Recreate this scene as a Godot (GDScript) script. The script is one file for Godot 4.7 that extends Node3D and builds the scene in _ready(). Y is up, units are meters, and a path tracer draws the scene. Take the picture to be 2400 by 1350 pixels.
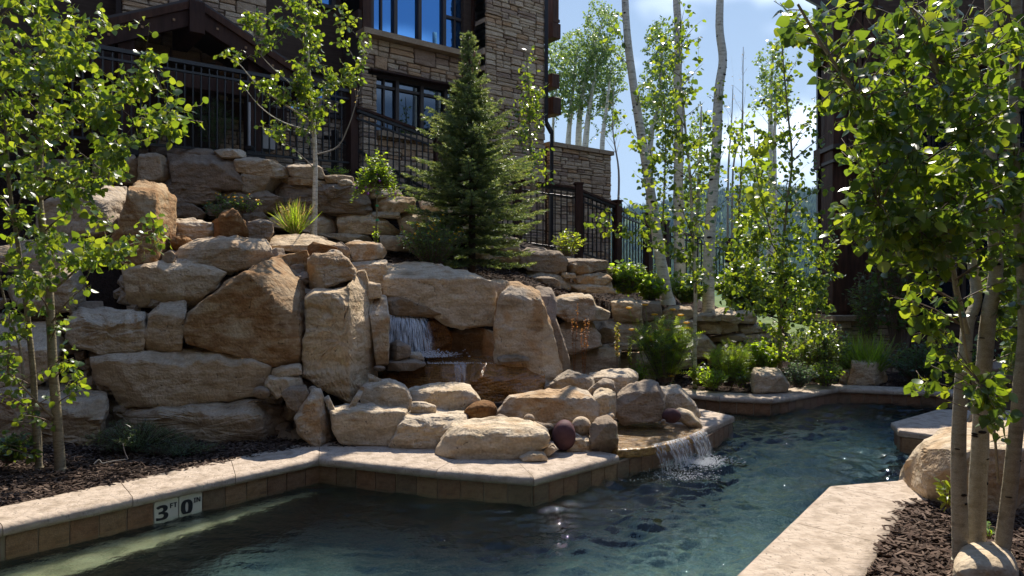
extends Node3D
# A garden pool with a boulder waterfall below a stone lodge. Units are metres, y up; the camera looks along -Z from (0, 1.3, 0).

const FOCAL := 1700.0
const EYE := 1.3
const WATER := -0.19
const FLOOR := -1.10

var rng := RandomNumberGenerator.new()
var M := {}
var lumps := FastNoiseLite.new()
var grit := FastNoiseLite.new()
var cells := FastNoiseLite.new()
var taken := {}
var unit_box := BoxMesh.new()


func at(x: float, y: float, d: float) -> Vector3:
	return Vector3((x - 1200.0) / FOCAL * d, EYE - (y - 675.0) / FOCAL * d, -d)


func _ready() -> void:
	# ---- camera, sky, sun, exposure
	var cam := Camera3D.new()
	cam.name = "camera"
	cam.position = Vector3(0, EYE, 0)
	cam.fov = rad_to_deg(2.0 * atan(675.0 / FOCAL))
	cam.near = 0.05
	cam.far = 4000.0
	cam.current = true
	add_child(cam)
	var env := Environment.new()
	env.background_mode = Environment.BG_SKY
	env.tonemap_mode = Environment.TONE_MAPPER_LINEAR
	env.tonemap_exposure = 1.5
	env.background_energy_multiplier = 0.75
	env.sdfgi_enabled = true
	env.ssao_enabled = true
	env.ssil_enabled = true
	env.fog_enabled = true
	env.fog_density = 0.0002
	env.fog_light_color = Color(0.62, 0.76, 0.95)
	var sky_mat := ProceduralSkyMaterial.new()
	sky_mat.sky_top_color = Color(0.26, 0.46, 0.76)
	sky_mat.sky_horizon_color = Color(0.79, 0.89, 0.98)
	sky_mat.sky_curve = 0.6
	sky_mat.ground_bottom_color = Color(0.20, 0.18, 0.15)
	sky_mat.ground_horizon_color = Color(0.45, 0.47, 0.45)
	sky_mat.sun_angle_max = 24.0
	sky_mat.sun_curve = 0.12
	sky_mat.sky_cover = cloud_cover()
	sky_mat.sky_cover_modulate = Color(1, 1, 1, 0.95)
	var sky := Sky.new()
	sky.sky_material = sky_mat
	env.sky = sky
	var we := WorldEnvironment.new()
	we.name = "world_environment"
	we.environment = env
	add_child(we)
	var sun := DirectionalLight3D.new()
	sun.name = "sun"
	sun.light_energy = 1.6
	sun.light_color = Color(1.0, 0.965, 0.91)
	sun.light_angular_distance = 0.5
	sun.shadow_enabled = true
	var az := deg_to_rad(15.0)
	var el := deg_to_rad(52.0)
	var to_sun := Vector3(cos(el) * sin(az), sin(el), -cos(el) * cos(az))
	add_child(sun)
	sun.look_at_from_position(to_sun * 50.0, Vector3.ZERO, Vector3.UP)

	rng.seed = 7
	lumps.seed = 3
	lumps.noise_type = FastNoiseLite.TYPE_SIMPLEX_SMOOTH
	lumps.frequency = 1.0
	lumps.fractal_octaves = 3
	grit.seed = 9
	grit.noise_type = FastNoiseLite.TYPE_SIMPLEX
	grit.frequency = 6.0
	grit.fractal_octaves = 3
	cells.seed = 5
	cells.noise_type = FastNoiseLite.TYPE_CELLULAR
	cells.cellular_return_type = FastNoiseLite.RETURN_CELL_VALUE
	cells.frequency = 2.2
	make_materials()
	make_far_land()
	make_terrain()
	make_pool()
	make_lodge()
	make_terrace_wall()
	make_right_lodge()
	make_shade_wing()
	make_fences()
	make_rocks()
	make_water_features()
	make_trees()
	make_plants()
	make_mulch()


# ---------------------------------------------------------------- helpers
func numbered(called: String) -> String:
	if not taken.has(called):
		taken[called] = 0
		return called
	taken[called] += 1
	return "%s_%03d" % [called, taken[called]]


func tag(o: Node3D, label: String, category: String, group := "", kind := "") -> void:
	o.set_meta("label", label)
	if category:
		o.set_meta("category", category)
	if group:
		o.set_meta("group", group)
	if kind:
		o.set_meta("kind", kind)


func thing(called: String, label: String, category: String, where: Vector3, group := "") -> Node3D:
	var o := Node3D.new()
	o.name = numbered(called)
	add_child(o, true)
	o.position = where
	tag(o, label, category, group)
	return o


func struct(called: String, mesh: Mesh, mat: Material) -> MeshInstance3D:
	var o := MeshInstance3D.new()
	o.name = numbered(called)
	o.mesh = mesh
	if mat:
		o.material_override = mat
	o.set_meta("kind", "structure")
	add_child(o, true)
	return o


func part(parent: Node3D, called: String, mesh: Mesh, mat: Material, x := Transform3D()) -> MeshInstance3D:
	var o := MeshInstance3D.new()
	var key := str(parent.get_instance_id()) + called
	if taken.has(key):
		taken[key] += 1
		o.name = "%s_%03d" % [called, taken[key]]
	else:
		taken[key] = 0
		o.name = called
	o.mesh = mesh
	if mat:
		o.material_override = mat
	o.transform = x
	parent.add_child(o, true)
	return o


# a box from its centre, size and axes (x along u, y up, z along w), in world coordinates, under a thing
func block(parent: Node3D, called: String, c: Vector3, size: Vector3, mat: Material, u := Vector3.RIGHT, v := Vector3.UP) -> MeshInstance3D:
	var w := u.cross(v).normalized()
	var b := Basis(u.normalized() * size.x, v.normalized() * size.y, w * size.z)
	return part(parent, called, soft_box(), mat, Transform3D(b, c - parent.position))


# bar from a to b of a given square section
func bar(parent: Node3D, called: String, a: Vector3, b: Vector3, wide: float, high: float, mat: Material) -> MeshInstance3D:
	var u := (b - a).normalized()
	var side := u.cross(Vector3.UP).normalized() if absf(u.y) < 0.99 else Vector3.RIGHT
	var v := side.cross(u).normalized()
	return block(parent, called, (a + b) * 0.5, Vector3(a.distance_to(b), high, wide), mat, u, v)


var _soft: ArrayMesh
func soft_box() -> ArrayMesh:
	if _soft == null:
		_soft = stone_mesh(0.02, 0.0, 1)
	return _soft


# a unit block centred on the origin; its front (+z) edges are chamfered by c and jittered by j
func stone_mesh(c: float, j: float, sd: int) -> ArrayMesh:
	var r := RandomNumberGenerator.new()
	r.seed = sd
	var st := SurfaceTool.new()
	st.begin(Mesh.PRIMITIVE_TRIANGLES)
	st.set_smooth_group(-1)
	var corners: Array[Vector2] = [Vector2(-0.5, -0.5), Vector2(0.5, -0.5), Vector2(0.5, 0.5), Vector2(-0.5, 0.5)]
	var ring: Array[Vector2] = []
	for i in 4:
		var a := corners[i]
		var b := corners[(i + 1) % 4]
		for t in ([0.06, 0.5, 0.94] if j > 0.0 else [0.02, 0.98]):
			var p := a.lerp(b, t)
			ring.append(p + Vector2(r.randf_range(-j, j), r.randf_range(-j, j)) * (0.5 if t == 0.5 else 1.0) - p.sign() * j * 0.4)
	var n := ring.size()
	var front: Array[Vector3] = []
	var rim: Array[Vector3] = []
	var back: Array[Vector3] = []
	for p in ring:
		front.append(Vector3(p.x * (1.0 - 2.0 * c), p.y * (1.0 - 2.6 * c), 0.5 + r.randf_range(-j, j) * 2.0))
		rim.append(Vector3(p.x, p.y, 0.5 - c * 2.0))
		back.append(Vector3(p.x, p.y, -0.5))
	var mid := Vector3(r.randf_range(-0.15, 0.15), r.randf_range(-0.1, 0.1), 0.5 + j * 1.5)
	for i in n:
		var k := (i + 1) % n
		tri(st, mid, front[i], front[k])
		quad(st, front[i], rim[i], rim[k], front[k])
		quad(st, rim[i], back[i], back[k], rim[k])
		tri(st, Vector3(0, 0, -0.5), back[k], back[i])
	st.generate_normals()
	return st.commit()


# counter-clockwise corners as seen from outside (SurfaceTool's front faces run clockwise)
func tri(st: SurfaceTool, a: Vector3, b: Vector3, c: Vector3) -> void:
	st.add_vertex(a)
	st.add_vertex(c)
	st.add_vertex(b)


func quad(st: SurfaceTool, a: Vector3, b: Vector3, c: Vector3, d: Vector3) -> void:
	tri(st, a, b, c)
	tri(st, a, c, d)


func tube(st: SurfaceTool, pts: Array, r0: float, r1: float, sides := 7, wobble := 0.0) -> void:
	var n := pts.size()
	var rings := []
	var side := Vector3.RIGHT
	for i in n:
		var dir: Vector3 = (pts[mini(i + 1, n - 1)] - pts[maxi(i - 1, 0)]).normalized()
		side = (side - dir * side.dot(dir)).normalized()
		var up := dir.cross(side)
		var r := lerpf(r0, r1, float(i) / (n - 1))
		var ring := []
		for k in sides:
			var a := TAU * k / sides
			var rr := r * (1.0 + wobble * lumps.get_noise_3d(pts[i].x * 6.0 + k * 9.1, pts[i].y * 6.0, pts[i].z * 6.0))
			ring.append(pts[i] + (side * cos(a) + up * sin(a)) * rr)
		rings.append(ring)
	for i in n - 1:
		for k in sides:
			var k2 := (k + 1) % sides
			quad(st, rings[i][k], rings[i][k2], rings[i + 1][k2], rings[i + 1][k])
	for k in sides:
		tri(st, pts[n - 1], rings[n - 1][k], rings[n - 1][(k + 1) % sides])


func smooth_path(pts: Array, steps := 5) -> Array:
	var out := []
	var n := pts.size()
	for i in n - 1:
		var p0: Vector3 = pts[maxi(i - 1, 0)]
		var p1: Vector3 = pts[i]
		var p2: Vector3 = pts[i + 1]
		var p3: Vector3 = pts[mini(i + 2, n - 1)]
		for s in steps:
			out.append(p1.cubic_interpolate(p2, p0, p3, float(s) / steps))
	out.append(pts[n - 1])
	return out


func new_st() -> SurfaceTool:
	var st := SurfaceTool.new()
	st.begin(Mesh.PRIMITIVE_TRIANGLES)
	return st


func done(st: SurfaceTool, smooth := true) -> ArrayMesh:
	if smooth:
		st.index()
	st.generate_normals()
	return st.commit()


func ramp(x: float, xs: Array, ys: Array) -> float:
	if x <= xs[0]:
		return ys[0]
	for i in xs.size() - 1:
		if x <= xs[i + 1]:
			return lerpf(ys[i], ys[i + 1], (x - xs[i]) / (xs[i + 1] - xs[i]))
	return ys[-1]


# ---------------------------------------------------------------- textures and materials
func field(sd: int, freq: float, w: int, h: int, oct := 4, kind := FastNoiseLite.TYPE_SIMPLEX_SMOOTH, warp := 0.0, fractal := FastNoiseLite.FRACTAL_FBM) -> PackedByteArray:
	var n := FastNoiseLite.new()
	n.seed = sd
	n.noise_type = kind
	n.frequency = freq
	n.fractal_type = fractal
	n.fractal_octaves = oct
	if warp > 0.0:
		n.domain_warp_enabled = true
		n.domain_warp_amplitude = warp
		n.domain_warp_frequency = freq * 0.7
	var im := n.get_seamless_image(w, h)
	if w != 512 or h != 512:
		im.resize(512, 512, Image.INTERPOLATE_CUBIC)
	im.convert(Image.FORMAT_L8)
	return im.get_data()


func ramp_color(t: float, cols: Array) -> Color:
	var k := clampf(t, 0.0, 0.9999) * (cols.size() - 1)
	var i := int(k)
	return cols[i].lerp(cols[i + 1], k - i)


# colour picture from three fields: broad patches, streaks, fine grain
func picture(cols: Array, broad: PackedByteArray, streak: PackedByteArray, fine: PackedByteArray, ws: Array, split := PackedByteArray(), gate := 235.0) -> ImageTexture:
	var out := PackedByteArray()
	out.resize(512 * 512 * 3)
	for i in 512 * 512:
		var t: float = (broad[i] * ws[0] + streak[i] * ws[1]) / 255.0 / (ws[0] + ws[1])
		var c := ramp_color((t - 0.5) * 1.5 + 0.5, cols)
		var g: float = 1.0 + (fine[i] / 255.0 - 0.5) * ws[2]
		if split.size() > 0 and split[i] > gate and broad[i] > 105:
			g *= lerpf(1.0, 0.42, minf(1.0, (split[i] - gate) / 10.0))
		out[i * 3] = clampi(int(c.r * g * 255.0), 0, 255)
		out[i * 3 + 1] = clampi(int(c.g * g * 255.0), 0, 255)
		out[i * 3 + 2] = clampi(int(c.b * g * 255.0), 0, 255)
	return ImageTexture.create_from_image(Image.create_from_data(512, 512, false, Image.FORMAT_RGB8, out))


func relief(fields: Array, ws: Array) -> ImageTexture:
	var out := PackedFloat32Array()
	out.resize(512 * 512)
	for k in fields.size():
		var f: PackedByteArray = fields[k]
		var w: float = ws[k] / 255.0
		for i in 512 * 512:
			out[i] += f[i] * w
	return ImageTexture.create_from_image(Image.create_from_data(512, 512, false, Image.FORMAT_RF, out.to_byte_array()))


func mat(called: String, c: Color, rough := 0.8, metal := 0.0) -> StandardMaterial3D:
	var m := StandardMaterial3D.new()
	m.resource_name = called
	m.albedo_color = c.linear_to_srgb()
	m.roughness = rough
	m.metallic = metal
	if rough > 0.85:
		m.metallic_specular = 0.2
	M[called] = m
	return m


func mat_tex(called: String, tex: Texture2D, bump: Texture2D, scale: float, depth_cm: float, rough := 0.85, tint := Color.WHITE) -> StandardMaterial3D:
	var m := mat(called, Color.WHITE, rough)
	m.albedo_color = tint
	m.metallic_specular = 0.5 if rough < 0.6 else 0.28
	m.albedo_texture = tex
	m.uv1_triplanar = true
	m.uv1_world_triplanar = true
	m.uv1_scale = Vector3.ONE * scale
	if bump:
		m.heightmap_enabled = true
		m.heightmap_texture = bump
		m.heightmap_scale = depth_cm
	return m


func cloud_cover() -> ImageTexture:
	var n := FastNoiseLite.new()
	n.seed = 12
	n.noise_type = FastNoiseLite.TYPE_SIMPLEX_SMOOTH
	n.frequency = 1.7
	n.fractal_octaves = 6
	var w := 1024
	var h := 512
	var im := Image.create(w, h, false, Image.FORMAT_RGBAF)
	for y in h:
		var up := (0.5 - (y + 0.5) / h) * PI
		for x in w:
			if up < -0.02:
				im.set_pixel(x, y, Color(0, 0, 0, 0))
				continue
			var a := TAU * x / w
			var p := Vector3(cos(up) * cos(a), sin(up) * 2.6, cos(up) * sin(a)) * 1.15
			var v := n.get_noise_3dv(p)
			var k := smoothstep(0.02, 0.34, v + 0.21 * (1.0 - clampf(up / 0.34, 0.0, 1.6)))
			im.set_pixel(x, y, Color(0.95, 0.97, 1.0, k))
	return ImageTexture.create_from_image(im)


func make_materials() -> void:
	var broad := field(11, 0.006, 512, 512, 4, FastNoiseLite.TYPE_SIMPLEX_SMOOTH, 40.0)
	var broad2 := field(23, 0.009, 512, 512, 5, FastNoiseLite.TYPE_SIMPLEX_SMOOTH, 60.0)
	var strata := field(31, 0.02, 128, 512, 4, FastNoiseLite.TYPE_SIMPLEX_SMOOTH, 18.0)
	var fine := field(41, 0.09, 512, 512, 3)
	var grain := field(43, 0.25, 512, 512, 2)
	var chips := field(47, 0.03, 512, 512, 3, FastNoiseLite.TYPE_CELLULAR, 25.0)
	var cracks := field(53, 0.012, 512, 512, 2, FastNoiseLite.TYPE_SIMPLEX_SMOOTH, 30.0, FastNoiseLite.FRACTAL_RIDGED)
	var rock_bump := relief([broad2, strata, chips, fine, grain, cracks], [0.4, 0.6, 0.5, 0.22, 0.07, -0.5])
	var cols_tan := [Color(0.54, 0.46, 0.36), Color(0.69, 0.62, 0.51), Color(0.75, 0.68, 0.58), Color(0.80, 0.74, 0.65), Color(0.72, 0.65, 0.55), Color(0.64, 0.53, 0.40)]
	var cols_rust := [Color(0.75, 0.68, 0.56), Color(0.72, 0.64, 0.52), Color(0.67, 0.56, 0.42), Color(0.56, 0.43, 0.29), Color(0.71, 0.62, 0.49), Color(0.48, 0.36, 0.25)]
	var cols_grey := [Color(0.44, 0.39, 0.34), Color(0.57, 0.51, 0.44), Color(0.62, 0.56, 0.49), Color(0.58, 0.51, 0.43), Color(0.49, 0.43, 0.36)]
	for row in [["tan", cols_tan, 1.0], ["rust", cols_rust, 1.0], ["grey", cols_grey, 1.0]]:
		var m := mat_tex("rock_" + row[0], picture(row[1], broad, strata, fine, [1.0, 1.1, 0.22], cracks, 238.0), rock_bump, 0.75, 2.6, 0.88)
		m.vertex_color_use_as_albedo = true
	var wet := mat_tex("rock_wet", picture([Color(0.34, 0.22, 0.10), Color(0.54, 0.37, 0.18), Color(0.66, 0.47, 0.24), Color(0.43, 0.29, 0.14)], broad, strata, fine, [0.6, 1.0, 0.6]), rock_bump, 0.9, 2.5, 0.22)
	wet.vertex_color_use_as_albedo = true
	mat_tex("weir_stone", picture([Color(0.34, 0.24, 0.11), Color(0.55, 0.41, 0.21), Color(0.66, 0.51, 0.28), Color(0.46, 0.34, 0.18)], broad2, chips, fine, [1.0, 0.8, 0.6]), rock_bump, 1.4, 1.5, 0.25)
	var cobble := mat_tex("cobble_red", picture([Color(0.30, 0.20, 0.21), Color(0.38, 0.27, 0.28), Color(0.34, 0.24, 0.25)], broad2, broad, grain, [1.0, 0.5, 0.5]), relief([grain], [0.2]), 2.0, 0.4, 0.7)
	cobble.vertex_color_use_as_albedo = true
	# facade stones in several tones
	var face_bump := relief([chips, strata, fine, grain], [0.6, 0.5, 0.4, 0.2])
	var tones := [Color(0.66, 0.57, 0.47), Color(0.71, 0.62, 0.52), Color(0.62, 0.53, 0.44), Color(0.68, 0.55, 0.42), Color(0.58, 0.49, 0.42), Color(0.74, 0.66, 0.56)]
	for i in tones.size():
		var c: Color = tones[i]
		mat_tex("facade_%d" % i, picture([c * 0.82, c, c.lightened(0.10), c * 0.92], broad, strata, fine, [1.0, 0.8, 0.5]), face_bump, 1.3, 2.2, 0.9)
	mat("mortar", Color(0.07, 0.055, 0.045), 0.95)
	mat_tex("cap_stone", picture([Color(0.50, 0.43, 0.35), Color(0.60, 0.52, 0.43), Color(0.66, 0.58, 0.48)], broad, broad2, fine, [1.0, 0.5, 0.4]), face_bump, 1.0, 0.8, 0.85)
	# coping: tan-pink cast stone with fine split marks
	var cope_bump := relief([chips, cracks, fine, grain], [0.35, -1.0, 0.15, 0.08])
	var m2 := mat_tex("coping", picture([Color(0.58, 0.52, 0.45), Color(0.66, 0.595, 0.525), Color(0.73, 0.665, 0.595), Color(0.68, 0.615, 0.545)], broad2, broad, grain, [1.0, 0.6, 0.22], field(54, 0.022, 512, 128, 2, FastNoiseLite.TYPE_SIMPLEX_SMOOTH, 20.0, FastNoiseLite.FRACTAL_RIDGED), 233.0), cope_bump, 1.6, 0.7, 0.8)
	m2.uv1_scale = Vector3(1.6, 1.6, 1.6)
	var tile_cols := [Color(0.47, 0.34, 0.23), Color(0.53, 0.40, 0.27), Color(0.43, 0.33, 0.23), Color(0.50, 0.35, 0.23)]
	for i in 4:
		var c: Color = tile_cols[i]
		mat_tex("tile_%d" % i, picture([c * 0.75, c, c.lightened(0.1), c * 0.9], broad2, strata, fine, [1.0, 0.6, 0.6]), relief([fine, chips], [0.3, 0.3]), 3.0, 0.25, 0.45)
	mat("tile_white", Color(0.66, 0.62, 0.52), 0.35)
	mat("ink", Color(0.012, 0.012, 0.014), 0.5)
	mat("grout", Color(0.30, 0.25, 0.19), 0.9)
	mat_tex("pool_floor", picture([Color(0.06, 0.11, 0.13), Color(0.14, 0.23, 0.26), Color(0.26, 0.39, 0.42), Color(0.74, 0.80, 0.64), Color(0.20, 0.33, 0.36)], broad2, chips, grain, [1.0, 1.3, 1.5]), null, 1.5, 0.0, 0.9)  # pebble mottle; its pale patches also stand in for caustic light
	mat_tex("bench_sunlit", picture([Color(0.44, 0.44, 0.33), Color(0.62, 0.61, 0.47), Color(0.74, 0.72, 0.58)], broad, broad2, grain, [1.0, 1.0, 0.9]), null, 1.2, 0.0, 0.9)  # pale colour stands for sunlight along the submerged bench
	mat_tex("pool_plaster", picture([Color(0.09, 0.12, 0.11), Color(0.15, 0.19, 0.17), Color(0.22, 0.24, 0.18)], broad, broad2, grain, [1.0, 0.8, 0.9]), null, 0.8, 0.0, 0.9)
	# water
	var rip := relief([field(61, 0.02, 512, 512, 3, FastNoiseLite.TYPE_SIMPLEX_SMOOTH, 30.0), field(67, 0.05, 512, 512, 2)], [1.0, 0.25])
	var w := mat("water", Color(0.74, 0.87, 0.90), 0.01)
	w.albedo_color.a = 0.0
	w.refraction_enabled = true
	w.refraction_scale = 0.033
	w.metallic_specular = 0.5
	w.uv1_triplanar = true
	w.uv1_world_triplanar = true
	w.uv1_scale = Vector3.ONE * 2.0
	w.heightmap_enabled = true
	w.heightmap_texture = rip
	w.heightmap_scale = 0.5
	var w2: StandardMaterial3D = w.duplicate()
	w2.resource_name = "thin_water"
	w2.uv1_scale = Vector3.ONE * 3.5
	w2.heightmap_scale = 1.6
	w2.refraction_enabled = false
	w2.transparency = BaseMaterial3D.TRANSPARENCY_ALPHA
	w2.albedo_color = Color(0.30, 0.22, 0.10, 0.05)
	M["thin_water"] = w2
	var fall := mat("falling_water", Color(0.80, 0.83, 0.87), 0.3)
	fall.albedo_color.a = 0.22
	fall.transparency = BaseMaterial3D.TRANSPARENCY_ALPHA
	var sf := mat("fall_sheet", Color(1, 1, 1), 0.3)
	sf.transparency = BaseMaterial3D.TRANSPARENCY_ALPHA
	var streaks := field(113, 0.09, 512, 32, 3)
	var clots := field(127, 0.03, 512, 128, 3)
	var px := PackedByteArray()
	px.resize(512 * 512 * 4)
	for i in 512 * 512:
		var k := smoothstep(0.42, 0.80, streaks[i] / 255.0 * 0.65 + clots[i] / 255.0 * 0.45)
		px[i * 4] = 246
		px[i * 4 + 1] = 246
		px[i * 4 + 2] = 244
		px[i * 4 + 3] = int(255.0 * (0.03 + 0.95 * k))
	sf.vertex_color_use_as_albedo = true
	sf.albedo_texture = ImageTexture.create_from_image(Image.create_from_data(512, 512, false, Image.FORMAT_RGBA8, px))
	var foam := mat("foam", Color(0.88, 0.90, 0.92), 0.4)
	foam.albedo_color.a = 0.55
	foam.transparency = BaseMaterial3D.TRANSPARENCY_ALPHA
	# wood, metal, glass
	var wood_bump := relief([field(71, 0.05, 512, 64, 3), fine], [0.6, 0.2])
	mat_tex("siding", picture([Color(0.24, 0.19, 0.16), Color(0.30, 0.24, 0.20), Color(0.35, 0.29, 0.25)], field(73, 0.03, 64, 512, 3), strata, grain, [1.0, 0.6, 0.4]), wood_bump, 1.2, 0.5, 0.75)
	mat_tex("timber", picture([Color(0.17, 0.11, 0.09), Color(0.24, 0.16, 0.13), Color(0.29, 0.20, 0.16)], field(79, 0.03, 512, 64, 3), broad, grain, [1.0, 0.4, 0.4]), wood_bump, 1.0, 0.4, 0.65)
	mat_tex("timber_red", picture([Color(0.20, 0.125, 0.09), Color(0.28, 0.18, 0.13), Color(0.34, 0.23, 0.17)], field(83, 0.03, 512, 64, 3), broad, grain, [1.0, 0.4, 0.4]), wood_bump, 1.0, 0.4, 0.6)
	mat("trim", Color(0.035, 0.022, 0.018), 0.55)
	mat("iron", Color(0.012, 0.012, 0.014), 0.35, 0.3)
	mat("bolt", Color(0.30, 0.17, 0.08), 0.5, 0.4)
	mat("dark_room", Color(0.012, 0.010, 0.009), 0.9)
	var g := mat("glass", Color(0.06, 0.20, 0.46), 0.02, 0.85)  # blue tint carries the reflection of a deep blue sky
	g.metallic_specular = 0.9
	var g2 := mat("dark_glass", Color(0.035, 0.055, 0.085), 0.02, 0.8)  # tint darkened to stand for trees mirrored in the lower window
	g2.metallic_specular = 0.9
	mat("lamp_glass", Color(0.4, 0.42, 0.44), 0.2)
	mat("pale_stone", Color(0.42, 0.40, 0.38), 0.8)
	# ground
	mat_tex("soil", picture([Color(0.10, 0.075, 0.06), Color(0.17, 0.125, 0.10), Color(0.22, 0.17, 0.14), Color(0.14, 0.10, 0.08)], chips, broad2, fine, [1.0, 0.5, 0.9]), relief([chips, fine], [1.0, 0.6]), 2.5, 2.5, 0.95)
	var chip := mat("mulch_chip", Color(1, 1, 1), 0.92)
	chip.vertex_color_use_as_albedo = true
	chip.metallic_specular = 0.25
	mat_tex("meadow", picture([Color(0.20, 0.27, 0.12), Color(0.32, 0.40, 0.17), Color(0.40, 0.44, 0.22), Color(0.26, 0.33, 0.14)], broad, broad2, fine, [1.0, 0.8, 0.7]), null, 0.02, 0.0, 0.95)
	mat_tex("forest_floor", picture([Color(0.14, 0.22, 0.11), Color(0.24, 0.34, 0.15), Color(0.34, 0.45, 0.19), Color(0.18, 0.27, 0.13)], broad, chips, fine, [1.0, 0.8, 0.9]), null, 0.012, 0.0, 0.95)
	mat("conifer_far", Color(0.030, 0.060, 0.026), 0.9)
	# bark
	var bark_bump := relief([field(89, 0.04, 512, 512, 3), field(97, 0.03, 64, 512, 3), grain], [0.3, 0.5, 0.15])
	mat_tex("bark_pale", picture([Color(0.46, 0.43, 0.37), Color(0.74, 0.72, 0.65), Color(0.83, 0.81, 0.75), Color(0.87, 0.85, 0.80), Color(0.72, 0.70, 0.62)], field(101, 0.02, 64, 512, 4), broad2, fine, [1.0, 0.5, 0.4]), bark_bump, 2.2, 0.6, 0.75)
	mat_tex("bark_young", picture([Color(0.36, 0.32, 0.25), Color(0.50, 0.46, 0.37), Color(0.58, 0.54, 0.45), Color(0.43, 0.41, 0.31)], field(103, 0.02, 64, 512, 4), broad2, fine, [1.0, 0.6, 0.4]), bark_bump, 3.0, 0.5, 0.75)
	mat_tex("bark_near", picture([Color(0.50, 0.47, 0.40), Color(0.60, 0.57, 0.50), Color(0.66, 0.63, 0.56), Color(0.60, 0.57, 0.49), Color(0.53, 0.49, 0.40)], field(104, 0.02, 128, 512, 4), broad, fine, [0.5, 1.0, 0.3]), bark_bump, 3.0, 0.5, 0.75)
	mat("bark_scar", Color(0.03, 0.025, 0.02), 0.9)
	mat("twig", Color(0.16, 0.11, 0.08), 0.7)
	mat("twig_pale", Color(0.30, 0.27, 0.23), 0.8)
	mat("bark_dark", Color(0.09, 0.065, 0.05), 0.9)
	# leaves: diffuse green plus light that comes through
	leaf_mat("leaf_a", Color(0.060, 0.105, 0.022), Color(0.33, 0.46, 0.02), 0.36)
	leaf_mat("leaf_b", Color(0.050, 0.095, 0.024), Color(0.24, 0.35, 0.02), 0.32)
	leaf_mat("leaf_c", Color(0.075, 0.115, 0.020), Color(0.48, 0.57, 0.03), 0.40)
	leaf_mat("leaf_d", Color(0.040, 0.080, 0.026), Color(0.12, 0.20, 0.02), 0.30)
	leaf_mat("leaf_far", Color(0.075, 0.110, 0.045), Color(0.34, 0.46, 0.12), 0.5)
	leaf_mat("leaf_yellow", Color(0.11, 0.12, 0.02), Color(0.72, 0.78, 0.05), 0.5)
	leaf_mat("leaf_bright", Color(0.095, 0.165, 0.025), Color(0.72, 1.0, 0.04), 0.45)
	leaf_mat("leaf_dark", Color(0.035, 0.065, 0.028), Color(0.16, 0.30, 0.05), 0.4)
	leaf_mat("leaf_grey", Color(0.075, 0.105, 0.07), Color(0.22, 0.34, 0.14), 0.6)
	leaf_mat("needle_a", Color(0.050, 0.072, 0.024), Color(0.20, 0.28, 0.06), 0.40)
	leaf_mat("needle_b", Color(0.105, 0.120, 0.036), Color(0.40, 0.46, 0.10), 0.40)
	leaf_mat("straw", Color(0.30, 0.20, 0.08), Color(0.70, 0.48, 0.16), 0.7)
	leaf_mat("rusty_stalk", Color(0.22, 0.09, 0.03), Color(0.55, 0.25, 0.06), 0.7)
	leaf_mat("petal_yellow", Color(0.65, 0.42, 0.02), Color(0.9, 0.6, 0.03), 0.6)
	leaf_mat("petal_purple", Color(0.22, 0.05, 0.30), Color(0.5, 0.12, 0.7), 0.6)
	mat("green_tie", Color(0.02, 0.35, 0.18), 0.5)


func leaf_mat(called: String, c: Color, through: Color, rough: float) -> void:
	var m := mat(called, c, rough)
	m.backlight_enabled = true
	m.backlight = through.linear_to_srgb()
	m.cull_mode = BaseMaterial3D.CULL_DISABLED


# ---------------------------------------------------------------- land
# lines on the plan, as (x, depth): the foot of the lower and of the upper boulder wall, and the fence line above
func line_depth(x: float, which: int) -> float:
	if which == 0:
		return ramp(x, [-9.0, -4.3, -1.9, -1.4, -0.6, 0.5, 1.3, 2.6, 4.2, 9.0], [5.5, 6.35, 6.5, 7.3, 8.3, 8.5, 10.1, 10.9, 11.9, 13.8])
	if which == 1:
		return ramp(x, [-9.0, -5.0, -1.5, 0.0, 1.5, 4.0, 9.0], [8.6, 9.1, 9.8, 10.2, 10.9, 13.0, 15.0])
	return ramp(x, [-9.0, -4.5, -2.2, 0.6, 1.9, 4.0, 9.0], [9.3, 10.3, 11.4, 12.3, 13.0, 14.5, 16.5])


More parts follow.
